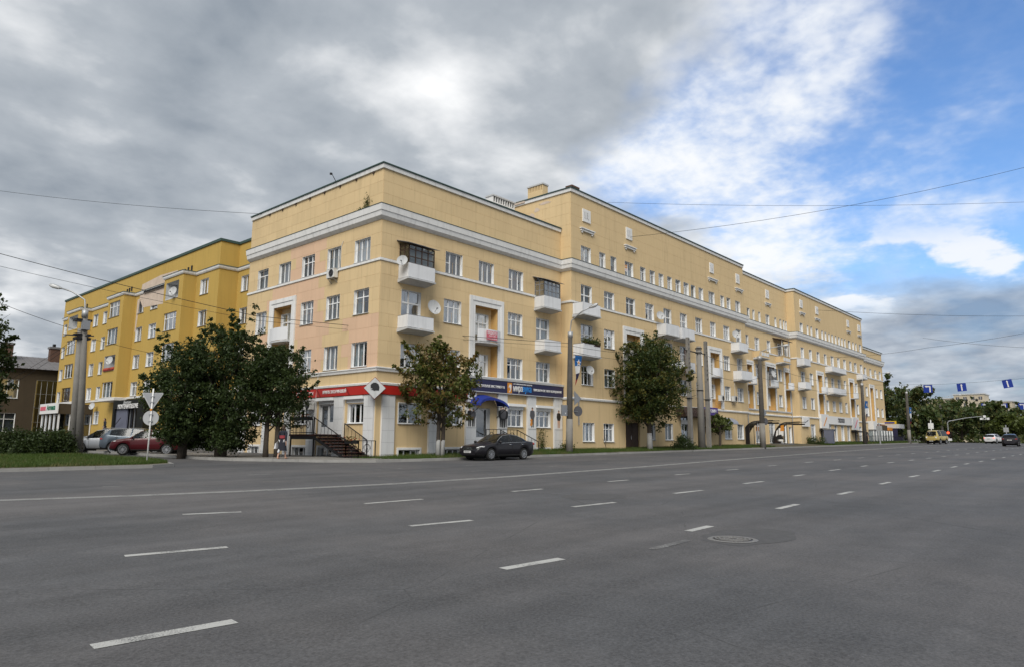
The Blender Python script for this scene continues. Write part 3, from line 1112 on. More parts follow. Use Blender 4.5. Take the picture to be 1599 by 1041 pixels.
def balcony(root, O, rot, a, b, z0, ztop, d=0.95, m='white_sheet', glazed=False, wood='dark_wood', canopy=True, y0=0.0, panelled=False):
    """slab with solid parapet, optionally glazed in with a timber frame under a sloping tin canopy"""
    p = W(O, rot, 0, y0)
    mb = MB()
    mb.hexa([(a - 0.05, -d - 0.06, z0 - 0.03), (b + 0.05, -d - 0.06, z0 - 0.03), (b + 0.05, 0, z0 - 0.16), (a - 0.05, 0, z0 - 0.16),
             (a - 0.05, -d - 0.06, z0 + 0.05), (b + 0.05, -d - 0.06, z0 + 0.05), (b + 0.05, 0, z0 + 0.05), (a - 0.05, 0, z0 + 0.05)], 'grey_trim')
    bal = mb.obj('balcony', root, loc=(p[0], p[1], 0), rz=rot)
    mb = MB()
    zl = z0 + 0.085
    j = lambda: random.uniform(-0.012, 0.012)
    t = 0.035
    mb.hexa([(a, -d, zl + j()), (b, -d + j(), zl + j()), (b, -d + t, zl), (a, -d + t, zl), (a, -d + j(), ztop + j()), (b, -d + j(), ztop + j()), (b, -d + t, ztop), (a, -d + t, ztop)], m)
    mb.box(a, a + t, -d + t, -0.02, zl, ztop - 0.01, m)
    mb.box(b - t, b, -d + t, -0.02, zl, ztop - 0.01, m)
    if panelled:
        for q in range(3):
            mb.box(a + (b - a) * q / 3 + 0.08, a + (b - a) * (q + 1) / 3 - 0.08, -d - 0.025, -d, zl + 0.15, ztop - 0.18, 'white_sheet')
        mb.box(a - 0.03, b + 0.03, -d - 0.03, -d + 0.06, ztop, ztop + 0.06, m)
    mb.obj('parapet', bal)
    rl = MB()
    rl.tube([(a + 0.02, -0.02, ztop + 0.02), (a + 0.02, -d + 0.02, ztop + 0.02), (b - 0.02, -d + 0.02, ztop + 0.02), (b - 0.02, -0.02, ztop + 0.02)], 0.016, 'grey_metal', 5)
    for x in (a + 0.03, (a + b) / 2, b - 0.03):
        rl.bar((x, -d + 0.05, z0 + 0.05), (x, -d + 0.05, ztop), 0.03, 0.03, 'grey_metal')
    rl.obj('handrail', bal)
    if glazed:
        zt = ztop + 1.15
        g = MB()
        nb = 4
        for i in range(nb + 1):
            x = a + 0.06 + (b - a - 0.12) * i / nb
            g.bar((x, -d + 0.05, ztop), (x, -d + 0.05, zt), 0.055, 0.05, wood)
        for i in range(3):
            yy = -0.04 - (d - 0.09) * i / 2
            for x in (a + 0.06, b - 0.06):
                g.bar((x, yy, ztop), (x, yy, zt + 0.18 * (1 - i / 2)), 0.05, 0.05, wood)
        for z in (ztop + 0.03, ztop + 0.42, ztop + 0.88, zt - 0.02):
            g.bar((a + 0.06, -d + 0.048, z), (b - 0.06, -d + 0.048, z), 0.045, 0.05, wood)
            for x in (a + 0.06, b - 0.06):
                g.bar((x, -0.03, z), (x, -d + 0.05, z), 0.045, 0.05, wood)
        g.obj('glazing_frame', bal)
        gp = MB()
        gp.face([(a + 0.08, -d + 0.05, ztop), (b - 0.08, -d + 0.05, ztop), (b - 0.08, -d + 0.05, zt), (a + 0.08, -d + 0.05, zt)], 'glass')
        gp.face([(a + 0.06, -0.05, ztop), (a + 0.06, -d + 0.06, ztop), (a + 0.06, -d + 0.06, zt), (a + 0.06, -0.05, zt)], 'glass')
        gp.face([(b - 0.06, -d + 0.06, ztop), (b - 0.06, -0.05, ztop), (b - 0.06, -0.05, zt), (b - 0.06, -d + 0.06, zt)], 'glass')
        gp.obj('pane', bal)
        cb = MB()
        for i in range(24):
            x0, x1 = a + 0.1 + (b - a - 0.2) * i / 24, a + 0.1 + (b - a - 0.2) * (i + 1) / 24
            cb.face([(x0, -d + 0.16 + 0.03 * (i % 2), ztop), (x1, -d + 0.16 + 0.03 * ((i + 1) % 2), ztop), (x1, -d + 0.16 + 0.03 * ((i + 1) % 2), zt - 0.1), (x0, -d + 0.16 + 0.03 * (i % 2), zt - 0.1)], 'curtain')
        cb.obj('curtain', bal)
        if canopy:
            c = MB()
            c.hexa([(a - 0.22, -d - 0.18, zt + 0.02), (b + 0.22, -d - 0.18, zt + 0.0), (b + 0.2, 0, zt + 0.30), (a - 0.2, 0, zt + 0.34),
                    (a - 0.22, -d - 0.18, zt + 0.05), (b + 0.22, -d - 0.18, zt + 0.03), (b + 0.2, 0, zt + 0.34), (a - 0.2, 0, zt + 0.38)], 'slate')
            c.obj('canopy', bal)
    return bal


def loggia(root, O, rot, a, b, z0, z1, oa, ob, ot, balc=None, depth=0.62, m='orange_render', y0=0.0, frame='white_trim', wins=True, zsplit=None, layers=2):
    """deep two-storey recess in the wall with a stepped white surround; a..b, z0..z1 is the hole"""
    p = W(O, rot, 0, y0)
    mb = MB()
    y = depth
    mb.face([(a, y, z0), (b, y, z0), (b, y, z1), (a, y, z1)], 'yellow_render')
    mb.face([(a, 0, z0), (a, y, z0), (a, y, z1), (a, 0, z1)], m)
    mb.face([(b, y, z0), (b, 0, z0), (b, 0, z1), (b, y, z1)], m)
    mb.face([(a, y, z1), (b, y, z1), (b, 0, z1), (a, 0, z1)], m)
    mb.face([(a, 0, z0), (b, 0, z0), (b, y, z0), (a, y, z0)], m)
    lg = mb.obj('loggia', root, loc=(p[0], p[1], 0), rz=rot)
    fr = MB()
    for i in range(layers):
        k = i / layers
        xa, xb, zt = oa + (a - oa) * k, ob + (b - ob) * k, ot + (z1 - ot) * k
        na, nb_, nz = oa + (a - oa) * (i + 1) / layers, ob + (b - ob) * (i + 1) / layers, ot + (z1 - ot) * (i + 1) / layers
        yo = -0.10 + 0.045 * i
        fr.box(xa, na, yo, 0.0 if i < layers - 1 else 0.02, z0, nz, frame)
        fr.box(nb_, xb, yo, 0.0 if i < layers - 1 else 0.02, z0, nz, frame)
        fr.box(xa, xb, yo - 0.002, 0.0 if i < layers - 1 else 0.02, nz, zt, frame)
    fr.obj('surround', lg)
    if balc:
        zb, zt, out = balc
        s = MB()
        n = 8
        pts = [(a + 0.01 + (b - a - 0.02) * i / n, -out * (0.55 + 0.45 * math.sin(math.pi * i / n))) for i in range(n + 1)]
        poly = [(a + 0.01, depth - 0.02)] + pts + [(b - 0.01, depth - 0.02)]
        s.prism([(x, yy) for x, yy in poly], zb, zb + 0.10, 'grey_trim', 'z')
        s.obj('slab', lg)
        q = MB()
        for (x0, ya), (x1, yb) in zip(pts, pts[1:]):
            q.hexa([(x0, ya, zb + 0.13), (x1, yb, zb + 0.13), (x1, yb + 0.04, zb + 0.13), (x0, ya + 0.04, zb + 0.13), (x0, ya, zt), (x1, yb, zt), (x1, yb + 0.04, zt), (x0, ya + 0.04, zt)], 'white_sheet')
        q.obj('parapet', lg)
    if wins:
        w = (b - a)
        for (c, d, lay) in ((zb - 2.1 if balc else z0 + 0.05, zb - 0.62 if balc else z0 + 1.5, 'T2'), (zb + 0.25 if balc else z1 - 2.3, z1 - 0.42, 'D')):
            window(root, O, rot, a + 0.28, a + 0.28 + min(1.45, w * 0.72), c, d, lay, random.choice(['net', 'half', '']), y=y0 + depth - 0.21, sill=False, depth=0.2)
    return lg


# ------------------------------------------------------------------ the pale yellow corner house
H = thing('apartment_building', 'pale yellow corner house with white cornice, balconies and ground floor shops', 'building')
F4, F3, F2, F5 = (11.64, 13.06), (8.42, 9.93), (5.27, 6.73), (14.97, 16.20)
OA = (0, 0)
TOPA, TOPB, TOPB2, TOPC, TOPD = 17.2, 20.35, 20.1, 20.15, 16.15

# --- corner block, avenue side
ar = []       # (u0,u1,z0,z1,layout,curtain)
ar += [(2.15, 3.45, 10.62, 13.0, 'D', 'net'), (5.14, 6.66, *F4, 'K', ''), (8.20, 9.69, *F4, '3', ''), (11.23, 12.80, *F4, 'K', 'warm'), (14.35, 15.9, 10.62, 13.0, 'D', 'net')]
ar += [(1.61, 3.15, 7.62, 9.95, 'D', 'sides'), (5.07, 6.61, *F3, 'T3', 'sides'), (11.18, 12.72, *F3, 'T3', 'net'), (14.27, 15.80, 7.58, 9.95, 'D', 'net')]
ar += [(1.66, 3.17, *F2, '3', 'net'), (5.06, 6.57, *F2, 'T3', 'half'), (11.13, 12.75, *F2, 'T3', ''), (14.27, 15.86, *F2, 'T3', 'net')]
arg = [(1.67, 3.34, 1.96, 3.14, '2', 'blind'), (5.21, 6.80, 1.96, 3.14, '3', ''), (11.21, 12.82, 1.97, 3.15, 'T3', ''), (14.27, 15.93, 1.97, 3.15, 'T3', '')]
arb = [(1.72, 3.35, -0.16, 0.44, '3', ''), (5.28, 6.70, -0.16, 0.46, '3', ''), (14.40, 15.80, 0.1, 0.42, '2', '')]
door_r = (8.11, 9.45, 0.78, 3.12)
log_r = (7.90, 10.14, 5.24, 9.93)
holes_ar = [t[:4] for t in ar + arg + arb] + [door_r, log_r]
wall(H, OA, 0, 0, 17.3, -0.8, TOPA, holes_ar, 'yellow_render')
for t in ar + arg:
    window(H, OA, 0, *t)
for t in arb:
    window(H, OA, 0, *t, sill=False)
loggia(H, OA, 0, *log_r, 7.37, 10.69, 10.53, balc=(7.40, 8.34, 0.55))
# --- corner block, side street front (u = -Y)
al = [(-14.42, -12.96, *F4, 'T', 'net'), (-11.49, -9.95, *F4, '3', 'net'), (-8.54, -7.02, *F4, 'T3', 'sides'), (-5.55, -4.03, *F4, '3', 'net'), (-2.61, -1.03, *F4, '3', 'net')]
al += [(-14.32, -12.86, *F3, '3', ''), (-8.41, -6.92, *F3, 'T3', 'sides'), (-5.44, -3.98, *F3, 'T3', 'net'), (-2.49, -1.0, *F3, 'T2', 'sides')]
al += [(-14.3, -12.9, *F2, '3', ''), (-8.28, -6.89, *F2, 'T2', 'net'), (-5.44, -3.97, *F2, '3', 'half'), (-2.53, -0.99, *F2, '3', 'half')]
alg = [(-14.2, -12.8, 1.96, 3.10, '3', ''), (-11.4, -10.0, 1.96, 3.10, '3', ''), (-8.50, -7.02, 1.96, 3.10, '3', ''), (-2.66, -1.06, 1.96, 3.10, '3', '')]
alb = [(-14.19, -12.75, -0.10, 0.52, '3', ''), (-8.54, -6.95, -0.10, 0.52, '3', ''), (-5.6, -4.1, -0.10, 0.52, '2', '')]
door_l = (-5.70, -4.02, 1.32, 3.14)
log_l = (-11.87, -9.55, 5.24, 9.97)
holes_al = [t[:4] for t in al + alg + alb] + [door_l, log_l]
wall(H, OA, HALF, -15.8, 0, -0.8, TOPA, holes_al, 'yellow_render')
for t in al + alg:
    window(H, OA, HALF, *t)
for t in alb:
    window(H, OA, HALF, *t, sill=False)
loggia(H, OA, HALF, *log_l, -12.40, -9.02, 10.53, balc=(7.48, 8.46, 0.45))

PINK = [(-9.4, -6.4, 8.1, 13.9), (-12.8, -6.7, 9.9, 11.45), (-8.9, -5.7, 5.1, 8.4), (-3.1, 0.1, 5.1, 8.5), (-13.2, -12.5, 5.1, 8.3)]


def pink_l(u, z):
    return 'pink_render' if any(a < u < b and c < z < d for a, b, c, d in PINK) else 'yellow_render'


zn = [(5.16, 8.30, 4), (8.30, 11.42, 4), (11.63, 13.90, 3), (14.80, 17.14, 3)]
frame_hole_r = (7.34, 10.72, 5.1, 10.56)
frame_hole_l = (-12.43, -8.99, 5.1, 10.56)
pl = [(a, mb, 0) for a, mb in panels(0.0, 17.28, zn, 1.45, holes_ar + [frame_hole_r], lambda u, z: 'yellow_render')]
pl += [(a, mb, 1) for a, mb in panels(-15.78, 0.0, zn, 1.45, holes_al + [frame_hole_l], pink_l)]
pl.sort(key=lambda t: -t[0])
rest = {0: [], 1: []}
for k, (a, mb, sd) in enumerate(pl):
    if k < 290:
        mb.obj('panel', H, rz=HALF if sd else 0.0)
    else:
        rest[sd].append(mb)
for sd in (0, 1):
    if rest[sd]:
        tag(joined(rest[sd]).obj('panel', H, rz=HALF if sd else 0.0), kind='stuff')

# --- long avenue block, three stretches
OB, OB2, OC, OD = (0, -1.0), (0, -0.3), (0, -1.3), (0, -0.6)
B5 = [(18.57, 19.91), (21.10, 21.97), (22.73, 23.59), (24.89, 26.24), (27.39, 28.27), (29.00, 29.91), (30.57, 31.45), (32.16, 33.03), (33.70, 34.71), (35.30, 36.34), (36.80, 37.71), (38.42, 39.39), (40.60, 41.94), (43.31, 44.20), (44.82, 45.74), (46.93, 48.25)]
B4 = [(18.52, 19.98), (21.70, 23.18), (24.98, 26.42), (28.12, 29.57), (31.28, 32.72), (34.40, 35.75), (37.48, 38.88), (40.67, 41.91), (43.72, 45.16), (46.76, 48.12)]
B3 = [(18.47, 20.01), (21.62, 23.12), (28.2, 29.6), (31.3, 32.75), (34.2, 35.6), (37.4, 38.75), (43.49, 44.95), (46.77, 48.07)]
B2 = [(18.50, 20.02), (21.59, 23.1), (28.2, 29.6), (31.2, 32.6), (34.12, 35.55), (37.23, 38.64), (43.49, 44.86), (46.60, 48.06)]
B1 = [(18.62, 20.12), (21.38, 22.84), (27.98, 29.3), (31.03, 32.42), (43.16, 44.75), (46.15, 47.75)]
bw = [(a, b, *F5, '2' if b - a > 1.2 else random.choice(['1', 'T', 'T']), None) for a, b in B5]
dl4 = {0, 4, 5, 9}
bw += [(a, b, 10.62 if i in dl4 else F4[0], F4[1], 'D' if i in dl4 else random.choice(['T3', 'T2', '3']), None) for i, (a, b) in enumerate(B4)]
bw += [(a, b, 7.62 if i in (0, 3, 4, 7) else F3[0], F3[1], 'D' if i in (0, 3, 4) else random.choice(['T3', 'T2']), None) for i, (a, b) in enumerate(B3)]
bw += [(a, b, *F2, random.choice(['T3', '3', 'T2']), None) for a, b in B2]
bg = [(18.62, 20.12, 0.98, 2.40, '3', 'low'), (21.38, 22.84, 0.98, 2.40, 'T3', 'net'), (27.98, 29.3, 1.15, 2.6, '2', ''), (31.03, 32.42, 1.15, 2.62, '2', 'net'),
      (33.96, 35.70, 0.62, 3.35, 'S', ''), (43.16, 44.75, 1.30, 2.85, 'G', 'net'), (46.15, 47.75, 1.32, 2.87, 'G', 'net')]
door_b1 = (24.55, 26.75, 0.3, 2.55)
door_b2 = (37.4, 38.6, 0.6, 2.9)
logs_b = [(24.95, 27.14, 4.36, 9.93), (40.45, 42.55, 4.36, 9.93)]
holes_b = [t[:4] for t in bw + bg] + [door_b1, door_b2] + logs_b
wall(H, OB, 0, 17.3, 49.3, -0.8, TOPB, holes_b, 'yellow_render')
for t in bw:
    window(H, OB, 0, *t)
for t in bg:
    window(H, OB, 0, *t, rev='white_trim')
loggia(H, OB, 0, *logs_b[0], 24.41, 27.68, 10.53, balc=(7.42, 8.36, 0.5))
loggia(H, OB, 0, *logs_b[1], 39.91, 43.08, 10.53, balc=(7.42, 8.36, 0.5))

B25 = [(51.65, 52.41), (53.19, 53.81), (54.89, 55.51), (57.08, 58.23), (59.86, 60.46), (61.46, 62.07), (62.60, 63.14), (63.40, 63.90)]
b2w = [(a, b, *F5, '2' if b - a > 1 else '1', None) for a, b in B25]
b2w += [(50.96, 51.72, *F4, '2', None), (53.43, 54.75, 10.62, 13.06, 'D', None), (57.04, 58.10, *F4, '2', None), (60.43, 61.6, 10.62, 13.06, 'D', None), (62.6, 63.8, *F4, 'T2', None)]
b2w += [(53.36, 54.75, *F3, 'T2', None), (60.0, 61.34, *F3, '2', None)]
b2w += [(53.36, 54.75, *F2, 'T2', None), (60.0, 61.2, *F2, '2', None)]
b2g = [(52.62, 54.37, 0.95, 3.30, 'S', ''), (56.53, 58.17, 0.95, 3.30, 'S', ''), (59.57, 61.95, 0.95, 3.30, 'S', ''), (62.7, 63.6, 0.95, 2.9, '1', '')]
logs_b2 = [(50.9, 52.4, 4.75, 9.7), (56.6, 59.0, 4.75, 9.93), (62.3, 63.8, 4.75, 9.7)]
holes_b2 = [t[:4] for t in b2w + b2g] + logs_b2
wall(H, OB2, 0, 49.3, 64.1, -0.8, TOPB2, holes_b2, 'yellow_render')
for t in b2w + b2g:
    window(H, OB2, 0, *t)
for lg in logs_b2:
    loggia(H, OB2, 0, *lg, lg[0] - 0.42, lg[1] + 0.28, lg[3] + 0.5, balc=(7.42, 8.30, 0.8))

C5 = [(65.68, 66.77), (68.26, 68.86), (69.68, 70.32), (71.65, 72.72), (73.96, 74.62), (75.34, 76.01), (76.90, 77.51), (78.23, 78.91), (79.76, 80.42), (81.20, 81.94), (82.65, 83.28), (84.03, 84.71), (85.85, 86.99), (88.04, 88.75), (89.57, 90.23), (91.40, 92.59)]
C4 = [(65.50, 66.66), (68.55, 69.64), (71.50, 72.64), (74.46, 75.52), (77.29, 78.54), (80.10, 81.26), (82.89, 84.10), (85.79, 86.89), (88.17, 89.48), (91.14, 92.50)]
C3 = [(65.11, 66.49), (68.25, 69.58), (74.26, 75.32), (76.95, 78.19), (79.74, 81.04), (82.52, 83.57), (88.09, 89.2), (91.2, 92.4)]
cw = [(a, b, *F5, '2' if b - a > 1 else '1', None) for a, b in C5] + [(a, b, *F4, 'T2', None) for a, b in C4]
cw += [(a, b, *F3, 'T2', None) for a, b in C3] + [(a, b, *F2, 'T2', None) for a, b in C3]
cg = [(67.64, 69.24, 1.25, 3.35, 'S', ''), (74.3, 75.6, 1.25, 3.45, 'S', ''), (77.0, 78.2, 1.25, 3.45, 'S', ''), (79.9, 81.2, 1.3, 3.45, 'S', ''), (82.7, 83.9, 1.3, 3.45, 'S', ''), (88.4, 89.8, 1.3, 3.45, 'S', '')]
doors_c = [(71.3, 72.3, 1.0, 3.2), (86.2, 87.2, 1.15, 3.2)]
logs_c = [(71.25, 73.2, 4.4, 9.93), (85.2, 87.05, 4.4, 9.93)]
holes_c = [t[:4] for t in cw + cg] + logs_c + doors_c
wall(H, OC, 0, 64.1, 93.4, -0.8, TOPC, holes_c, 'yellow_render')
for t in cw + cg:
    window(H, OC, 0, *t)
for lg in logs_c:
    loggia(H, OC, 0, *lg, lg[0] - 0.44, lg[1] + 0.42, lg[3] + 0.55, balc=(7.42, 8.30, 0.9))
D4 = [(96.0, 97.2), (99.04, 100.15), (101.86, 103.01), (104.6, 105.8)]
dw = [(a, b, *F4, 'T2', None) for a, b in D4]
dw += [(a, b, *fl, 'T2', None) for a, b in (D4[0], D4[2], D4[3]) for fl in (F3, F2)]
logs_d = [(98.6, 100.5, 4.4, 9.93)]
holes_d = [t[:4] for t in dw] + logs_d
wall(H, OD, 0, 93.4, 107.0, -0.8, TOPD, holes_d, 'yellow_render')
for t in dw:
    window(H, OD, 0, *t)
loggia(H, OD, 0, *logs_d[0], 98.2, 101.0, 10.5)
# return walls
wall(H, (17.3, 0), HALF, -6.0, 1.0, -0.8, TOPB, [], 'yellow_render')
wall(H, (64.1, 0), HALF, 0.3, 1.3, -0.8, TOPC, [], 'yellow_render')
wall(H, (0, 15.8), math.pi, -17.3, 0, -0.8, TOPA, [], 'yellow_render')
wall(H, (93.4, 0), math.pi / 2, -1.3, 6, 14.0, TOPC, [], 'yellow_render')
wall(H, (107.0, 0), math.pi / 2, -0.6, 9, -0.8, TOPD, [], 'pink_render')
wall(H, (49.3, 0), math.pi / 2, -1.0, -0.3, -0.8, TOPB, [], 'yellow_render')
wall(H, (93.4, 0), math.pi / 2, -1.3, -0.6, -0.8, 14.0, [], 'yellow_render')

zb = [(4.30, 8.30, 5), (8.30, 11.42, 4), (11.63, 13.90, 3), (14.80, 20.30, 6)]
fb = [(24.38, 27.71, 4.3, 10.56), (39.88, 43.11, 4.3, 10.56)]
tag(joined([mb for a, mb in panels(17.3, 49.3, zb, 1.5, holes_b + fb, lambda u, z: 'yellow_render')]).obj('panel', H, loc=(0, -1.0, 0)), kind='stuff')
fb2 = [(lg[0] - 0.44, lg[1] + 0.30, 4.3, lg[3] + 0.52) for lg in logs_b2]
tag(joined([mb for a, mb in panels(49.32, 64.08, zb[:3] + [(14.8, 20.05, 6)], 1.5, holes_b2 + fb2, lambda u, z: 'yellow_render')]).obj('panel', H, loc=(0, -0.3, 0)), kind='stuff')
tag(joined([mb for a, mb in panels(-6.0, 0.97, [(14.95, 20.3, 6)], 1.5, [], lambda u, z: 'yellow_render', 0.012)]).obj('panel', H, loc=(17.3, 0, 0), rz=HALF), kind='stuff')

# roofs, cores
mb = MB()
mb.box(0.1, 17.2, 0.1, 15.7, 16.9, 17.12, 'grey_roof')
mb.box(17.4, 49.2, -0.9, 13, 20.0, 20.28, 'grey_roof')
mb.box(49.25, 64.0, -0.2, 13, 19.7, 20.03, 'grey_roof')
mb.box(64.2, 93.3, -1.2, 13, 19.7, 20.08, 'grey_roof')
mb.box(93.35, 106.9, -0.5, 12.9, 15.8, 16.08, 'grey_roof')
mb.obj('roof', H)
mb = MB()
mb.box(1.5, 17.0, 1.5, 15.6, -0.7, 16.8, 'dark_inside')
mb.box(17.5, 92.9, 1.2, 12.9, -0.7, 19.6, 'dark_inside')
mb.box(93.0, 106.7, 1.2, 12.9, -0.7, 15.7, 'dark_inside')
mb.obj('inner_core', H)

# cornice and string courses
PATH = [(0, 15.8), (0, 0), (17.3, 0), (17.3, -1), (49.3, -1), (49.3, -0.3), (64.1, -0.3), (64.1, -1.3), (93.4, -1.3), (93.4, -0.6), (107, -0.6), (107, 9)]
sweep(PATH, [(0.0, 13.93), (0.05, 13.94), (0.24, 14.10), (0.29, 14.38), (0.33, 14.40), (0.37, 14.765), (0.0, 14.80)], 'white_trim', 'cornice', H)
sweep(PATH, [(0.34, 14.782), (0.40, 14.782), (0.40, 14.80), (0.0, 14.86)], 'green_roof', 'cornice_flashing', H)


def band_pieces(O, rot, u0, u1, z0, z1, out, gaps, m='white_trim', name='string_course'):
    mb = MB()
    cuts = sorted([(a - 0.02, b + 0.02) for a, b in gaps if b > u0 and a < u1])
    x = u0
    for a, b in cuts + [(u1, u1)]:
        if a > x + 0.03:
            mb.hexa([(x, -out, z0), (a, -out, z0), (a, 0.0, z0 - 0.02), (x, 0.0, z0 - 0.02), (x, -out, z1 - 0.02), (a, -out, z1 - 0.02), (a, 0.0, z1 + 0.01), (x, 0.0, z1 + 0.01)], m)
        x = max(x, b)
    return mb.obj(name, H, loc=(O[0], O[1], 0), rz=rot)


band_pieces(OA, 0, -0.08, 17.2, 11.44, 11.60, 0.08, [(2.15, 3.45), (14.35, 15.9)])
band_pieces(OA, HALF, -15.8, -0.0, 11.44, 11.60, 0.08, [])
band_pieces(OB, 0, 17.22, 49.3, 11.44, 11.60, 0.08, [(a, b) for i, (a, b) in enumerate(B4) if i in dl4])
band_pieces((17.3, 0), HALF, 0.1, 1.0, 11.44, 11.60, 0.08, [])
band_pieces(OB2, 0, 49.3, 64.0, 11.44, 11.60, 0.08, [(53.43, 54.75), (60.43, 61.6)])
band_pieces((64.1, 0), HALF, 0.4, 1.3, 11.44, 11.60, 0.08, [])
band_pieces(OC, 0, 64.02, 93.4, 11.44, 11.60, 0.08, [])
band_pieces(OD, 0, 93.5, 107, 11.44, 11.60, 0.08, [])
sweep([(0, 8.9), (0, 0), (7.34, 0)], [(0.0, 4.92), (0.09, 4.94), (0.11, 5.06), (0.16, 5.10), (0.16, 5.16), (0.0, 5.19)], 'white_trim', 'string_course', H)
sweep([(0, 15.8), (0, 12.5)], [(0.0, 4.92), (0.09, 4.94), (0.11, 5.06), (0.16, 5.10), (0.16, 5.16), (0.0, 5.19)], 'white_trim', 'string_course', H)
sweep([(0, 15.8), (0, 0), (7.2, 0)], [(0.0, 4.13), (0.20, 4.14), (0.22, 4.25), (0.0, 4.31)], 'white_trim', 'ledge', H)
sweep([(7.25, 0), (17.3, 0)], [(0.0, 5.02), (0.26, 5.04), (0.28, 5.18), (0.0, 5.25)], 'grey_trim', 'ledge', H)
sweep([(17.3, -0.1), (17.3, -1), (49.3, -1), (49.3, -0.3), (64.1, -0.3), (64.1, -1.3), (93.4, -1.3), (93.4, -0.6), (107, -0.6)], [(0.0, 4.08), (0.10, 4.10), (0.13, 4.22), (0.0, 4.29)], 'white_trim', 'ledge', H)
sweep([(49.3, -0.3), (64.05, -0.3)], [(0.0, 4.58), (0.09, 4.6), (0.10, 4.74), (0.0, 4.77)], 'grey_trim', 'ledge', H)
# parapet edges
for path, z in (([(0, 15.8), (0, 0), (17.22, 0)], TOPA), ([(17.3, 6), (17.3, -1), (49.3, -1)], TOPB), ([(49.35, -0.3), (64.0, -0.3)], TOPB2),
                ([(64.1, 0), (64.1, -1.3), (93.4, -1.3), (93.4, 6)], TOPC), ([(93.5, -0.6), (107, -0.6), (107, 9)], TOPD)):
    sweep(path, [(0.0, z - 0.10), (0.11, z - 0.09), (0.13, z + 0.16), (0.0, z + 0.17)], 'white_trim', 'fascia', H)
    sweep(path, [(-0.3, z + 0.172), (0.19, z + 0.172), (0.20, z + 0.24), (-0.3, z + 0.30)], 'green_roof', 'roof_edge', H)

# pilasters faced with white tiles
def pilaster(O, rot, a, b, z0, z1, out=0.13, cols=None, m='white_tile'):
    mb = MB()
    mb.box(a + 0.004, b - 0.004, -out + 0.012, 0.0, z0, z1, 'grey_trim')
    cols = cols or max(2, int(round((b - a) / 0.42)))
    rows = 6
    for i in range(cols):
        for j in range(rows):
            x0, x1 = a + (b - a) * i / cols, a + (b - a) * (i + 1) / cols
            y0, y1 = z0 + (z1 - z0) * j / rows, z0 + (z1 - z0) * (j + 1) / rows
            mb.box(x0 + 0.009, x1 - 0.009, -out - random.uniform(0, 0.004), -out + 0.0125, y0 + 0.009, y1 - 0.009, m)
    mb.box(a, a + 0.004, -out, 0, z0, z1, m)
    mb.box(b - 0.004, b, -out, 0, z0, z1, m)
    return mb.obj('pilaster', H, loc=(O[0], O[1], 0), rz=rot)


for a, b in [(0.39, 1.31), (3.95, 4.75), (7.09, 8.04), (10.15, 11.08), (13.22, 14.17), (16.27, 17.25)]:
    pilaster(OA, 0, a, b, -0.5, 3.58 if a < 7 else 4.17)
for a, b in [(-15.6, -14.8), (-12.4, -11.6), (-9.60, -8.86), (-6.86, -5.95), (-3.94, -2.97), (-0.95, -0.06)]:
    pilaster(OA, HALF, a, b, -0.5, 3.58)
# roller shutter boxes over the shop windows and white frames round the basement windows
for (O, rot, lst) in ((OA, 0, [(11.1, 12.92), (14.15, 16.05)]), (OA, HALF, [(-2.85, -0.98), (-5.78, -3.98)])):
    for a, b in lst:
        mb = MB()
        mb.box(a, b, -0.24, 0.0, 3.36, 3.54, 'white_plastic')
        mb.box(a + 0.05, b - 0.05, -0.03, 0.0, 3.15, 3.36, 'white_plastic')
        mb.obj('shutter_box', H, loc=(O[0], O[1], 0), rz=rot)
for (O, rot, lst) in ((OA, 0, arb), (OA, HALF, alb)):
    for t in lst:
        a, b, c, d = t[:4]
        mb = MB()
        for r in ((a - 0.12, a, c - 0.1, d + 0.13), (b, b + 0.12, c - 0.1, d + 0.13), (a, b, d, d + 0.13)):
            mb.box(r[0], r[1], -0.06, 0.0, r[2], r[3], 'white_trim')
        mb.obj('basement_surround', H, loc=(O[0], O[1], 0), rz=rot)
for t in arg[:2]:
    a, b, c, d = t[:4]
    mb = MB()
    for r in ((a - 0.06, a, c, d + 0.06), (b, b + 0.06, c, d + 0.06), (a, b, d, d + 0.06)):
        mb.box(r[0], r[1], -0.03, 0.0, r[2], r[3], 'white_plastic')
    mb.obj('window_trim', H)


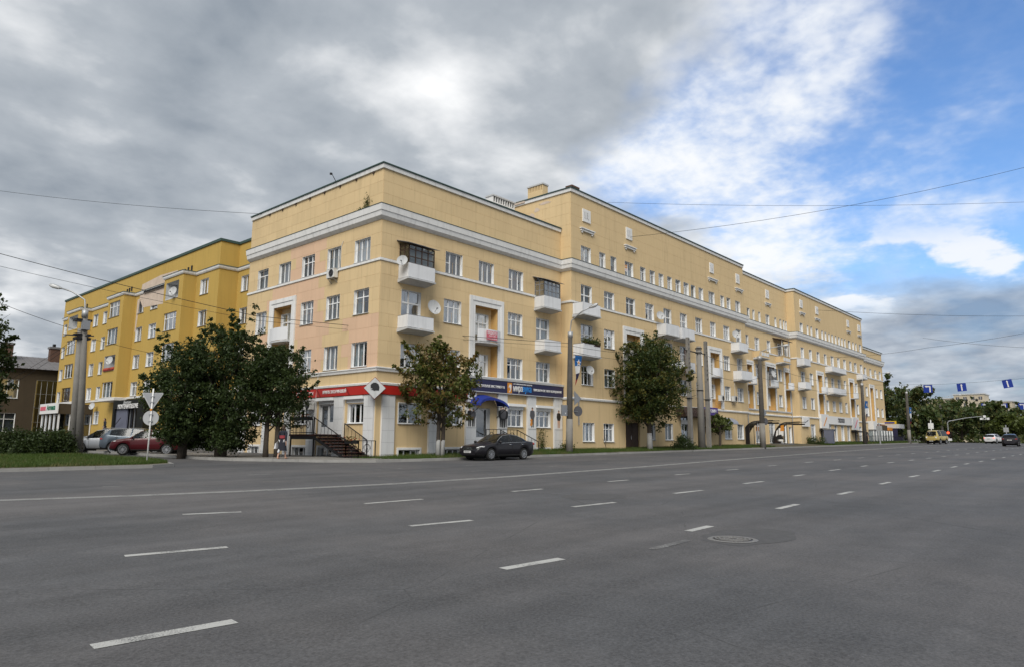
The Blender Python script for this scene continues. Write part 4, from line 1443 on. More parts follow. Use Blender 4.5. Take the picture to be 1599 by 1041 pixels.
def door(O, rot, d, m, glazed=True, leafs=2, y=0.25, rev='white_trim', parent=None):
    a, b, c, e = d
    mb = MB()
    mb.face([(a, -0.02, c), (a, y, c), (a, y, e), (a, -0.02, e)], rev)
    mb.face([(b, y, c), (b, -0.02, c), (b, -0.02, e), (b, y, e)], rev)
    mb.face([(a, y, e), (b, y, e), (b, -0.02, e), (a, -0.02, e)], rev)
    mb.face([(a, y + 0.3, c), (b, y + 0.3, c), (b, y + 0.3, e), (a, y + 0.3, e)], 'dark_inside')
    F = 0.08
    for i in range(leafs):
        p, q = a + (b - a) * i / leafs + 0.01, a + (b - a) * (i + 1) / leafs - 0.01
        if glazed:
            mb.box(p, p + F, y - 0.07, y, c, e, m)
            mb.box(q - F, q, y - 0.07, y, c, e, m)
            mb.box(p + F, q - F, y - 0.07, y, c, c + (0.75 if leafs == 2 and i == 1 else 0.45), m)
            mb.box(p + F, q - F, y - 0.07, y, e - F, e, m)
        else:
            mb.box(p, q, y - 0.07, y, c, e, m)
            for k in range(2):
                mb.box(p + 0.12, q - 0.12, y - 0.085, y - 0.07, c + 0.15 + k * (e - c) * 0.5, c + (k + 1) * (e - c) * 0.5 - 0.12, m)
    o = mb.obj('door', H, loc=(O[0], O[1], 0), rz=rot)
    if glazed:
        pb = MB()
        pb.face([(a + 0.02, y - 0.035, c + 0.3), (b - 0.02, y - 0.035, c + 0.3), (b - 0.02, y - 0.035, e), (a + 0.02, y - 0.035, e)], 'shop_glass')
        pb.obj('pane', o)
    hb = MB()
    xm = a + (b - a) / leafs * 0.86
    hb.tube([(xm, y - 0.07, c + 0.85), (xm, y - 0.15, c + 0.88), (xm, y - 0.15, c + 1.2), (xm, y - 0.07, c + 1.23)], 0.014, 'chrome', 6)
    hb.obj('handle', o)
    return o


door(OA, 0, door_r, 'white_plastic', True, 1, 0.3)
door(OA, HALF, door_l, 'white_plastic', True, 2, 0.22)
door(OB, 0, door_b1, 'dark_wood', False, 2, 0.2, 'yellow_render')
door(OB, 0, door_b2, 'dark_wood', False, 1, 0.2)
for d in doors_c:
    door(OC, 0, d, 'dark_wood', False, 1, 0.2)
# little gabled hood above the brown double door
mb = MB()
mb.prism([(24.35, 2.72), (26.95, 2.72), (26.95, 2.86), (25.65, 3.42), (24.35, 2.86)], -0.45, 0.0, 'yellow_render')
mb.prism([(24.2, 2.84), (25.65, 3.5), (27.1, 2.84), (27.1, 2.92), (25.65, 3.58), (24.2, 2.92)], -0.52, 0.0, 'bare_render')
mb.obj('door_hood', H, loc=(0, -1.0, 0))

# balconies
BAL = [(OA, 0, 1.33, 3.43, 10.46, 11.38, 0.95, True), (OA, 0, 1.38, 3.41, 7.46, 8.27, 0.95, False), (OA, 0, 14.08, 16.06, 10.58, 11.46, 0.95, True), (OA, 0, 14.14, 16.04, 7.45, 8.27, 0.95, False),
       (OB, 0, 17.45, 19.8, 10.45, 11.36, 0.95, False), (OB, 0, 17.47, 19.75, 7.33, 8.25, 0.95, False), (OB, 0, 30.0, 32.4, 10.40, 11.37, 0.95, False), (OB, 0, 33.0, 35.4, 10.40, 11.37, 0.95, False),
       (OB, 0, 30.6, 32.5, 7.35, 8.2, 0.95, False), (OB, 0, 33.1, 35.3, 7.38, 8.27, 0.95, False), (OB, 0, 45.4, 47.6, 10.5, 11.4, 0.95, False), (OB, 0, 45.7, 48.4, 7.5, 8.45, 0.95, False),
       (OC, 0, 63.9, 66.1, 10.55, 11.4, 0.95, False), (OC, 0, 63.9, 65.9, 7.6, 8.45, 0.95, False), (OC, 0, 74.6, 77.6, 10.6, 11.3, 0.95, False), (OC, 0, 77.7, 80.8, 10.6, 11.3, 0.95, False),
       (OC, 0, 74.6, 77.4, 7.6, 8.4, 0.95, False), (OC, 0, 77.5, 80.2, 7.6, 8.4, 0.95, False), (OC, 0, 89.0, 91.2, 10.6, 11.3, 0.95, False)]
for i, (O, rot, a, b, z0, z1, d, gl) in enumerate(BAL):
    balcony(H, O, rot, a, b, z0, z1, d, glazed=gl, wood='dark_wood' if i == 0 else 'grey_roof')
balcony(H, OB2, 0, 52.9, 55.2, 10.55, 11.35, 0.95, m='yellow_render', panelled=True)
b_ = balcony(H, OB2, 0, 59.6, 61.9, 10.55, 11.35, 0.95, m='yellow_render', panelled=True)
mb = MB()
mb.hexa([(58.9, -1.2, 13.25), (62.3, -1.2, 13.2), (62.3, 0, 13.5), (58.9, 0, 13.55), (58.9, -1.2, 13.3), (62.3, -1.2, 13.25), (62.3, 0, 13.56), (58.9, 0, 13.61)], 'dark_wood')
mb.box(59.3, 59.38, -1.0, -0.92, 11.4, 13.25, 'white_trim')
mb.box(61.7, 61.78, -1.0, -0.92, 11.4, 13.25, 'white_trim')
mb.obj('canopy', b_)
# dark framed glazing in the middle loggia
mb = MB()
for i in range(6):
    x = 56.7 + 2.2 * i / 5
    mb.bar((x, -0.3, 8.3), (x, -0.3, 9.75), 0.06, 0.06, 'black_metal')
for z in (8.33, 9.0, 9.72):
    mb.bar((56.65, -0.3, z), (58.95, -0.3, z), 0.06, 0.06, 'black_metal')
mb.face([(56.7, -0.29, 8.3), (58.9, -0.29, 8.3), (58.9, -0.29, 9.75), (56.7, -0.29, 9.75)], 'shop_glass')
mb.obj('loggia_glazing', H, loc=(0, -0.3, 0))

# white ornament niches with little shelves on the blank attic wall
for (O, na, nb_, sa, sb) in ((OB, 18.80, 19.84, 18.42, 20.30), (OB, 25.16, 26.08, 24.81, 26.62), (OB, 41.0, 41.85, 40.5, 42.6), (OB, 47.34, 48.20, 47.0, 48.9),
                             (OB2, 57.35, 58.30, 56.95, 58.7), (OC, 66.08, 67.0, 65.77, 67.6), (OC, 72.02, 73.04, 71.55, 73.5), (OC, 85.81, 86.76, 85.4, 87.3), (OC, 91.33, 92.5, 91.0, 92.9)):
    mb = MB()
    w = nb_ - na
    mb.box(na, nb_, -0.10, 0.0, 18.22, 19.25, 'white_trim')
    for q in (0.22, 0.56):
        mb.box(na + w * q, na + w * (q + 0.2), -0.106, -0.10, 18.48, 19.05, 'print_grey')
        mb.box(na + w * (q + 0.05), na + w * (q + 0.15), -0.13, -0.106, 18.48, 19.05, 'white_trim')
    mb.obj('ornament', H, loc=(O[0], O[1], 0))
    mb = MB()
    mb.box(sa, sb, -0.24, 0.0, 17.55, 17.62, 'white_trim')
    mb.box(sa + 0.08, sb - 0.08, -0.16, 0.0, 17.38, 17.55, 'white_trim')
    for x in (sa + 0.2, sb - 0.34):
        mb.box(x, x + 0.14, -0.12, 0.0, 17.24, 17.38, 'white_trim')
    mb.obj('ornament_shelf', H, loc=(O[0], O[1], 0))

# chimneys
def chimney(x0, x1, y0, y1, z0, z1, m, along):
    mb = MB()
    zt = z1 - 0.55
    mb.box(x0, x1, y0, y1, z0, zt, m)
    n = 9
    for i in range(n + 1):
        t = i / n
        if along == 'x':
            a = x0 + (x1 - x0 - 0.09) * t
            mb.box(a, a + 0.09, y0, y1, zt, z1 - 0.12, m)
        else:
            a = y0 + (y1 - y0 - 0.09) * t
            mb.box(x0, x1, a, a + 0.09, zt, z1 - 0.12, m)
    mb.box(x0 + 0.1, x1 - 0.1, y0 + 0.1, y1 - 0.1, zt, z1 - 0.12, 'dark_inside')
    mb.box(x0 - 0.06, x1 + 0.06, y0 - 0.06, y1 + 0.06, z1 - 0.12, z1, 'grey_trim')
    return mb.obj('chimney', H)


chimney(13.75, 16.35, 4.0, 4.75, 17.0, 20.25, 'white_trim', 'x')
chimney(17.42, 18.1, 1.92, 3.5, 20.0, 21.75, 'yellow_render', 'y')
mb = MB()
mb.box(17.12, 17.38, 3.6, 5.0, 20.36, 20.62, 'bare_render')
mb.box(17.3, 18.3, -1.15, -0.5, 20.66, 20.8, 'brick_red')
mb.obj('broken_parapet_cap', H)
mb = MB()
mb.box(17.22, 17.297, 0.5, 1.9, 17.2, 17.75, 'dark_inside')
mb.obj('roof_hatch', H)
# old scars on the side wall where paint has come off
for (y, z, w, h) in ((3.0, 18.9, 0.5, 1.1), (2.4, 19.5, 0.35, 0.5), (1.6, 19.9, 0.8, 0.25)):
    mb = MB()
    pts = [(17.276, y + w * math.cos(t) * random.uniform(.5, 1), z + h / 2 * math.sin(t) * random.uniform(.5, 1)) for t in [2 * math.pi * k / 14 for k in range(14)]]
    mb.face(pts, 'bare_render')
    mb.obj('bare_plaster_patch', H)
# antenna and drainpipes
mb = MB()
mb.tube([(-0.1, 4.8, 17.35), (-0.6, 4.6, 17.75)], 0.02, 'black_metal', 5)
mb.lathe([(0.0, -0.07), (0.09, -0.05), (0.09, 0.05), (0, 0.07)], 'black_metal', 8, (-0.7, 4.55, 17.72))
mb.obj('roof_bracket', H)
for (x, y, z0, z1) in ((48.9, -1.08, 0.7, 4.0), (63.9, -0.4, 0.9, 13.8), (18.05, -1.06, 2.2, 4.0)):
    mb = MB()
    mb.tube([(x, y, z0), (x, y, z1)], 0.05, 'grey_metal' if z1 < 5 else 'galv', 6)
    mb.obj('drainpipe', H)

# ------------------------------------------------------------------ mustard wing along the side street
WG = thing('apartment_building', 'mustard yellow five storey wing with projecting balcony bays on the side street', 'building')
WX, WO = 1.8, (1.8, 0)
ROWS = [14.1, 11.3, 8.55, 5.85, 3.2]
wh = 0.68
BAYS = [(55.7, 60.1), (42.8, 47.1), (28.9, 32.9)]
wcols = [(53.5, 55.0), (50.4, 51.9), (40.5, 42.1), (37.1, 38.8), (26.45, 28.0), (64.2, 65.5)]
ww = []
for a, b in wcols:
    for r in ROWS:
        if r < 4 and 35 < a < 42: continue
        ww.append((-b, -a, r - wh, r + wh, random.choice(['2', '2', 'T2', '3']), None))
ww += [(-53.3, -52.2, 3.2 - wh, 3.2 + wh, '2', None), (-45.9, -43.6, 3.2 - wh, 3.2 + wh, '3', None)]
wall(WG, WO, HALF, -66.0, -24.6, -0.8, 17.75, [t[:4] for t in ww], 'mustard_render')
for t in ww:
    window(WG, WO, HALF, *t)
wall(WG, (0, 24.6), 0, 1.8, 3.48, -0.8, 17.75, [], 'mustard_render')
rw = [(-23.9, -22.6, r - wh, r + wh, '2', None) for r in ROWS]
wall(WG, (3.48, 0), HALF, -24.6, -15.85, -0.8, 17.75, [t[:4] for t in rw], 'mustard_render')
for t in rw:
    window(WG, (3.48, 0), HALF, *t)
wall(WG, (0, 66.0), math.pi, -14, -1.8, -0.8, 17.75, [], 'mustard_render')
mb = MB()
mb.box(1.9, 14, 24.7, 65.9, 17.3, 17.6, 'grey_roof')
mb.box(3.6, 14, 15.9, 24.7, 17.3, 17.6, 'grey_roof')
mb.obj('roof', WG)
mb = MB()
mb.box(3.2, 14, 25.8, 65.5, -0.7, 17.2, 'dark_inside')
mb.box(4.9, 14, 16.2, 25.8, -0.7, 17.2, 'dark_inside')
mb.obj('inner_core', WG)
wpath = [(1.8, 66), (1.8, 24.6), (3.48, 24.6), (3.48, 15.9)]
sweep(wpath, [(0.0, 17.70), (0.10, 17.71), (0.12, 17.92), (-0.3, 17.98)], 'green_roof', 'roof_edge', WG)
wband = [(1.8, 66), (1.8, 60.1), (0.65, 60.1), (0.65, 55.7), (1.8, 55.7), (1.8, 47.1), (0.65, 47.1), (0.65, 42.8), (1.8, 42.8), (1.8, 32.9), (0.65, 32.9), (0.65, 28.9), (1.8, 28.9), (1.8, 24.6), (3.48, 24.6), (3.48, 15.9)]
sweep(wband, [(0.0, 15.30), (0.08, 15.31), (0.14, 15.42), (0.16, 15.58), (0.0, 15.60)], 'white_trim', 'cornice', WG)
sweep(wband, [(0.12, 15.585), (0.20, 15.585), (0.20, 15.61), (0.0, 15.68)], 'green_roof', 'cornice_flashing', WG)
sweep([(1.8, 66), (1.8, 24.6), (3.48, 24.6), (3.48, 15.9)], [(0.0, 4.88), (0.09, 4.9), (0.11, 5.06), (0.0, 5.10)], 'white_trim', 'string_course', WG)
sweep([(1.8, 66), (1.8, 24.6), (3.48, 24.6), (3.48, 15.9)], [(0.0, -0.7), (0.06, -0.7), (0.06, 1.22), (0.0, 1.26)], 'plinth', 'plinth', WG)
OPEN = {(0, 0), (2, 0), (1, 2)}
for bi, (y0, y1) in enumerate(BAYS):
    hs, ops = [], []
    oa, ob = -(y1 - 0.45), -(y0 + 0.85)
    for r, zc in enumerate(ROWS[:4]):
        h = (oa, ob, zc - 0.78, zc + 0.80)
        hs.append(h)
        ops.append((r, h))
    o = wall(WG, (0.65, 0), HALF, -y1, -y0, 4.7, 15.5, hs, 'mustard_render')
    o.name = 'bay'
    mb = MB()
    mb.face([(0.65, y0, 4.7), (1.8, y0, 4.7), (1.8, y0, 15.5), (0.65, y0, 15.5)], 'mustard_render')
    mb.face([(1.8, y1, 4.7), (0.65, y1, 4.7), (0.65, y1, 15.5), (1.8, y1, 15.5)], 'mustard_render')
    mb.face([(0.65, y1, 4.7), (1.8, y1, 4.7), (1.8, y0, 4.7), (0.65, y0, 4.7)], 'white_trim')
    mb.face([(0.65, y0, 15.59), (1.8, y0, 15.59), (1.8, y1, 15.59), (0.65, y1, 15.59)], 'grey_roof')
    mb.obj('bay_side', WG)
    sweep([(1.8, y1), (0.65, y1), (0.65, y0), (1.8, y0)], [(0.0, 4.72), (0.08, 4.74), (0.10, 5.0), (0.0, 5.04)], 'white_trim', 'bay_string', WG)
    for r, h in ops:
        a, b, c, d = h
        if (bi, r) in OPEN:
            mb = MB()
            y = 1.0
            for q in ([(a, y, c), (b, y, c), (b, y, d), (a, y, d)], [(a, 0, c), (a, y, c), (a, y, d), (a, 0, d)], [(b, y, c), (b, 0, c), (b, 0, d), (b, y, d)],
                      [(a, y, d), (b, y, d), (b, 0, d), (a, 0, d)], [(a, 0, c), (b, 0, c), (b, y, c), (a, y, c)]):
                mb.face(q, 'grey_trim')
            mb.box(a, b, -0.02, 0.03, c, c + 0.05, 'white_trim')
            rc = mb.obj('recess', WG, loc=(0.65, 0, 0), rz=HALF)
            if (bi, r) == (1, 2):
                f = MB()
                f.box(a + 0.1, b - 0.1, -0.12, 0.1, c + 0.02, c + 0.12, 'dark_red')
                for k in range(9):
                    x = a + 0.2 + (b - a - 0.4) * k / 8
                    f.lathe([(0, 0.0), (0.12, 0.06), (0.09, 0.2), (0, 0.26)], 'flower', 6, (x, -0.02, c + 0.1))
                f.obj('flower_box', rc)
        else:
            window(WG, (0.65, 0), HALF, a, b, c, d, 'T3' if (bi + r) % 2 else '3', 'half' if (bi, r) != (0, 3) else 'warm', fm='white_plastic' if (bi, r) != (0, 3) else 'dark_wood', depth=0.16, rev='mustard_render')
for k, (y, z) in enumerate([(45.2, 16.2), (44.6, 16.25), (44.0, 16.3), (59.2, 16.1), (57.5, 16.2), (31.3, 16.1), (30.6, 16.15), (29.9, 16.2)]):
    mb = MB()
    mb.box(1.70, 1.80, y, y + 0.16, z - 0.25, z + 0.2, 'black_metal')
    mb.obj('vent_slot', WG)
# patch under the cornice where the yellow render has fallen away
mb = MB()
mb.prism([(-41.8, 14.9), (-40.8, 13.9), (-34.5, 13.6), (-33.3, 14.3), (-33.0, 15.29), (-41.8, 15.29)], -0.012, 0.0, 'bare_render')
mb.prism([(-41.6, 15.66), (-33.0, 15.66), (-33.1, 16.5), (-37.0, 16.62), (-41.4, 16.35)], -0.012, 0.0, 'bare_render')
mb.prism([(-42.4, 11.6), (-42.1, 11.6), (-41.7, 14.9), (-42.3, 14.9)], -0.012, 0.0, 'bare_render')
mb.box(-40.5, -33.2, -0.17, -0.155, 15.3, 15.5, 'dark_inside')
mb.obj('bare_plaster_patch', WG, loc=(1.8, 0, 0), rz=HALF)

# boutique portal on the wing
BT = thing('boutique_portal', 'glossy black boutique portal with white lettering on the mustard wing', 'shop front', (0.65, 0, 0), HALF)
mb = MB()
a, b = -43.0, -35.2
mb.box(a, b, 0.0, 1.14, 3.85, 4.66, 'black_sign')
mb.box(a, a + 0.5, 0.0, 1.14, 0.2, 3.85, 'black_sign')
mb.box(b - 1.6, b, 0.0, 1.14, 0.2, 3.85, 'black_sign')
mb.box(a, b, 0.3, 1.14, -0.1, 1.2, 'black_sign')
mb.face([(a + 0.5, 0.9, 1.2), (b - 1.6, 0.9, 1.2), (b - 1.6, 0.9, 3.85), (a + 0.5, 0.9, 3.85)], 'dark_inside')
mb.obj('portal', BT)
mb = MB()
mb.box(a + 0.5, a + 3.3, 0.2, 0.3, 1.2, 3.85, 'kiosk_grey')
mb.obj('side_panel', BT)
mb = MB()
for x in (a + 3.4, a + 4.5, a + 5.5):
    mb.box(x, x + 0.10, 0.4, 0.5, 1.2, 3.85, 'grey_metal')
mb.face([(a + 3.4, 0.45, 1.2), (b - 1.6, 0.45, 1.2), (b - 1.6, 0.45, 3.85), (a + 3.4, 0.45, 3.85)], 'shop_glass')
mb.obj('glass_door', BT)
mb = MB()
mb.tube([(a - 3, 0.3, 1.9), (a + 0.6, 0.0, 2.1), (a + 2.9, -0.2, 2.95)], 0.03, 'black_metal', 6)
mb.tube([(a - 3, 0.3, 1.2), (a - 3, 0.3, 1.9)], 0.03, 'black_metal', 6)
mb.obj('handrail', BT)
text('lettering', 'MONTENAPOLEONE', 0.6, 'print_white', BT, ((a + b) / 2, -0.03, 4.02), 0, width=5.0, bold=0.012)
text('script_lettering', 'Boutique', 0.42, 'grey_trim', BT, ((a + b) / 2 - 0.2, -0.03, 4.42), 0, width=1.9, shear=0.35)

# pharmacy annex at the far end of the wing
PH = thing('pharmacy_annex', 'small glazed annex with white and green sign at the far end of the mustard wing', 'shop front')
mb = MB()
mb.box(-1.5, 1.78, 52.3, 58.4, 3.55, 4.62, 'brown_wall')
mb.box(-1.6, -1.5, 52.2, 58.5, 3.6, 4.7, 'print_white')
mb.box(-1.3, 1.78, 52.5, 58.2, 0.2, 0.7, 'plinth')
mb.obj('sign_band', PH)
mb = MB()
for k in range(5):
    y = 52.5 + 5.8 * k / 4
    mb.box(-1.4, -1.25, y - 0.08, y + 0.08, 0.7, 3.55, 'white_plastic')
for k in range(4):
    x = -1.3 + 3.0 * k / 3
    mb.box(x - 0.05, x + 0.05, 52.45, 52.55, 0.7, 3.55, 'white_plastic')
mb.obj('glazing_frame', PH)
mb = MB()
mb.face([(-1.32, 58.2, 0.7), (-1.32, 52.5, 0.7), (-1.32, 52.5, 3.55), (-1.32, 58.2, 3.55)], 'shop_glass')
mb.face([(-1.32, 52.5, 0.7), (1.7, 52.5, 0.7), (1.7, 52.5, 3.55), (-1.32, 52.5, 3.55)], 'shop_glass')
mb.box(-0.2, 1.7, 53.0, 58, 0.6, 3.5, 'dark_inside')
mb.obj('pane', PH)
text('lettering', 'Аптека', 0.7, 'print_green', PH, (-1.62, 54.4, 4.2), HALF, width=2.9, bold=0.02)
mb = MB()
mb.box(-1.63, -1.60, 56.3, 58.2, 3.98, 4.4, 'print_pink')
mb.obj('sign_stripe', PH)

# ------------------------------------------------------------------ brown house at the far left
BR = thing('house', 'old dark brown house with grey slate roof and brick chimneys, far left', 'house', (0, 70, 0))
mb = MB()
bw2 = [(-8.0, -6.2, 5.9, 8.0), (-8.0, -6.2, 1.8, 3.9), (-3.4, -1.2, 5.8, 8.1), (-3.4, -1.2, 1.7, 4.0), (0.6, 3.1, 1.2, 8.2), (5.0, 6.6, 5.8, 8.0), (5.0, 6.6, 1.7, 3.9), (-13.0, -11.2, 5.9, 8.0), (-13.0, -11.2, 1.8, 3.9)]
wall(BR, (0, 0), 0, -26, 14, -0.5, 9.6, bw2, 'brown_wall')
for k, t in enumerate(bw2):
    window(BR, (0, 0), 0, *t, 'G' if k == 4 else 'T2', 'net' if k != 4 else '', fm='old_paint', rev='old_paint')
mb.box(-26, 14, 0.05, 12, 9.4, 9.6, 'brown_wall')
mb.box(-26.2, -26, 0, 12, -0.5, 9.6, 'brown_wall')
mb.box(-25, 13, 1.0, 11.5, -0.5, 9.3, 'dark_inside')
mb.obj('core', BR)
rf = MB()
e = 0.6
A = [(-26 - e, -e, 9.5), (14 + e, -e, 9.5), (14 + e, 12 + e, 9.5), (-26 - e, 12 + e, 9.5)]
r0, r1 = (-20, 6, 11.6), (8, 6, 11.6)
rf.face([A[0], A[1], r1, r0], 'slate')
rf.face([A[2], A[3], r0, r1], 'slate')
rf.face([A[1], A[2], r1], 'slate')
rf.face([A[3], A[0], r0], 'slate')
rf.face(A[::-1], 'dark_wood')
roof = rf.obj('roof', BR)
rb = MB()
n = Vector((0, -(13.4 - 9.5), 6 + e)).normalized()
for k in range(60):
    x = -26 + 40 * k / 60
    t0, t1 = 0.02, min(0.98, max(0.05, 1 - max(0, abs(x + 6) - 14) / 6.8))
    p, q = Vector((x, -e + (6 + e) * t0, 9.5 + 2.1 * t0)), Vector((x, -e + (6 + e) * t1, 9.5 + 2.1 * t1))
    rb.bar(p + Vector((0, -0.01, 0.02)), q + Vector((0, -0.01, 0.02)), 0.16, 0.05, 'slate')
tag(rb.obj('roof_ridges', roof), kind='stuff')
for x, y in ((-2.0, 4.0), (3.4, 4.4), (7.4, 5.4)):
    c = MB()
    c.box(x - 0.6, x + 0.6, y - 0.5, y + 0.5, 10.4, 12.7, 'brick_red')
    c.box(x - 0.72, x + 0.72, y - 0.62, y + 0.62, 12.7, 12.95, 'slate')
    c.box(x - 0.3, x + 0.0, y - 0.2, y + 0.2, 12.95, 13.35, 'black_metal')
    c.obj('chimney', BR)
mb = MB()
mb.tube([(3.9, -0.2, 9.3), (3.9, -0.12, 8.6), (3.9, -0.12, 0.4)], 0.09, 'galv', 6)
mb.obj('drainpipe', BR)

# ------------------------------------------------------------------ shop signs and fittings on the corner house
def flat_poly(mb, pts, y, m, t=0.01):
    mb.prism(pts, y - t, y, m)


# red hairdresser band round the corner
SR = thing('shop_sign', 'red hairdresser sign band wrapping the corner under the white ledge', 'sign')
mb = MB()
mb.box(-0.20, -0.02, 0.0, 9.6, 3.60, 4.10, 'red_sign')
mb.box(-0.20, 7.15, -0.20, -0.02, 3.60, 4.10, 'red_sign')
mb.obj('band', SR)
mb = MB()
for y in (2.0, 5.05):
    mb.prism([(-(y + 0.35), 3.62), (-(y + 0.22), 3.62), (-(y + 0.62), 4.08), (-(y + 0.75), 4.08)][::1], 0, 0.012, 'dark_red')
mb.obj('stripe', SR, loc=(-0.213, 0, 0), rz=HALF)
text('lettering', 'ИРИНЫ ЗАХАРИНОВОЙ', 0.26, 'print_white', SR, (-0.205, 3.85, 3.86), HALF, width=2.45, bold=0.006)
text('lettering', 'ИНСТИТУТ КРАСОТЫ', 0.26, 'print_white', SR, (-0.205, 7.45, 3.84), HALF, width=2.6, bold=0.006)

RH = thing('shop_sign', 'grey diamond sign with a black profile of hair on the house corner', 'sign', (-0.36, -0.36, 3.88), R(-41))
mb = MB()
mb.prism([(0, -0.635), (0.635, 0), (0, 0.635), (-0.635, 0)], -0.10, 0.08, 'dark_red')
mb.prism([(0, -0.60), (0.60, 0), (0, 0.60), (-0.60, 0)], -0.125, -0.10, 'grey_trim')
mb.obj('board', RH)
mb = MB()
hair = [(-0.24, -0.10), (-0.10, -0.11), (-0.04, -0.16), (0.06, -0.13), (0.24, -0.14), (0.26, 0.06), (0.20, 0.22), (0.06, 0.31), (-0.08, 0.31), (-0.20, 0.23), (-0.25, 0.12), (-0.21, 0.06), (-0.25, 0.0), (-0.16, -0.01), (-0.12, -0.05)]
mb.prism(hair, -0.135, -0.126, 'print_black')
mb.obj('emblem', RH)

SB = thing('shop_sign', 'dark navy music shop sign with white and blue lettering beside the blue awning', 'sign')
mb = MB()
mb.box(7.25, 17.25, -0.24, -0.02, 4.20, 5.00, 'navy_sign')
mb.box(7.23, 17.27, -0.26, -0.24, 4.17, 4.22, 'grey_trim')
mb.obj('band', SB)
text('lettering', 'мирз', 0.62, 'print_white', SB, (12.02, -0.25, 4.60), 0, width=0.98, bold=0.012)
text('lettering', 'вука', 0.62, 'sky_blue', SB, (13.0, -0.25, 4.60), 0, width=0.94, bold=0.012)
text('lettering', 'СЕТЬ МУЗЫКАЛЬНЫХ САЛОНОВ', 0.11, 'print_white', SB, (12.55, -0.25, 4.90), 0, width=2.0)
text('lettering', 'МУЗЫКАЛЬНЫЕ ИНСТРУМЕНТЫ', 0.24, 'print_white', SB, (9.25, -0.25, 4.58), 0, width=2.75)
text('lettering', 'ЗВУКОВОЕ И СВЕТОВОЕ ОБОРУДОВАНИЕ', 0.22, 'print_white', SB, (15.35, -0.25, 4.60), 0, width=3.3)
mb = MB()
mb.box(10.93, 11.38, -0.262, -0.24, 4.24, 4.96, 'print_orange')
mb.prism([(11.02, 4.62), (11.16, 4.86), (11.32, 4.80), (11.30, 4.58), (11.20, 4.36), (11.08, 4.28), (11.22, 4.52), (11.10, 4.66)], -0.27, -0.262, 'print_white')
mb.obj('emblem', SB)

# printed posters on the pilasters
def poster(label, x, z0, z1, w, figs):
    t = thing('poster', label, 'poster', (x, -0.152, 0))
    mb = MB()
    mb.box(-w / 2, w / 2, -0.006, 0.012, z0, z1, 'print_white')
    mb.obj('sheet', t)
    k = 0
    for (cx, zb, h, top, low, it) in figs:
        fb = MB()
        s = h

        def P(pts, m):
            nonlocal k
            k += 1
            flat_poly(fb, [(cx + a * s, zb + b * s) for a, b in pts], -0.0065 - 0.0005 * k, m, 0.0005)
        P([(-0.10, 0.0), (-0.02, 0.0), (0.0, 0.40), (0.02, 0.0), (0.10, 0.0), (0.12, 0.45), (-0.12, 0.45)], low)
        P([(-0.12, 0.42), (0.12, 0.42), (0.20, 0.60), (0.17, 0.82), (0.06, 0.86), (-0.06, 0.86), (-0.17, 0.82), (-0.20, 0.60)], top)
        P([(-0.055, 0.86), (0.055, 0.86), (0.06, 0.95), (0.03, 0.985), (-0.03, 0.985), (-0.06, 0.95)], 'print_skin')
        P([(-0.07, 0.93), (-0.06, 0.99), (0.0, 1.02), (0.06, 0.99), (0.07, 0.93), (0.045, 0.955), (-0.045, 0.955)], 'print_black')
        if it == 'guitar':
            P([(-0.20, 0.10), (-0.05, 0.06), (0.02, 0.20), (-0.02, 0.30), (0.02, 0.38), (-0.08, 0.44), (-0.18, 0.36), (-0.13, 0.28)], 'print_orange')
        fb.obj('print', t)
    return t


poster('poster of a band in dark clothes beside the blue awning', 10.62, 1.85, 3.45, 0.84, [(-0.22, 1.90, 1.35, 'print_black', 'print_black', ''), (0.22, 1.90, 1.32, 'print_black', 'print_grey', ''), (0.0, 1.88, 1.45, 'print_grey', 'print_black', '')])
poster('poster of a standing guitarist on the pilaster between the two shop windows', 13.70, 1.85, 3.45, 0.84, [(0.0, 1.95, 1.40, 'print_grey', 'print_black', 'guitar')])
poster('poster of a seated figure in black on the last pilaster before the lamp pole', 16.76, 1.85, 3.45, 0.84, [(0.0, 1.95, 1.30, 'print_black', 'print_skin', '')])
poster('dark poster on the pilaster left of the blue awning', 7.56, 1.85, 3.20, 0.80, [(-0.15, 1.9, 1.2, 'print_black', 'print_black', ''), (0.18, 1.9, 1.15, 'print_grey', 'print_black', '')])

# blue barrel awning over the music shop door
AW = thing('awning', 'blue fabric barrel awning over the music shop door', 'awning', (8.75, -0.02, 3.22))
mb = MB()
n = 12
arc = [(1.35 * math.cos(math.pi * k / n), 0.72 * math.sin(math.pi * k / n)) for k in range(n + 1)]
for (x0, h0), (x1, h1) in zip(arc, arc[1:]):
    mb.face([(x0, -1.15 + 0.35 * h0, h0 * 0.78), (x1, -1.15 + 0.35 * h1, h1 * 0.78), (x1, 0, h1 + 0.08), (x0, 0, h0 + 0.08)], 'blue_awning')
for k in range(n):
    (x0, h0), (x1, h1) = arc[k], arc[k + 1]
    mb.face([(x0, -1.15 + 0.35 * h0, h0 * 0.78), (x1, -1.15 + 0.35 * h1, h1 * 0.78), (x1, -1.15 + 0.35 * h1, h1 * 0.78 - 0.16), (x0, -1.15 + 0.35 * h0, h0 * 0.78 - 0.16)], 'blue_awning')
mb.obj('fabric', AW)
for x in (-1.33, 1.33):
    mb = MB()
    mb.bar((x, 0, 0.0), (x, -1.13, -0.02), 0.03, 0.03, 'black_metal')
    mb.bar((x, 0, -0.7), (x, -1.0, -0.05), 0.03, 0.03, 'black_metal')
    mb.obj('arm', AW)


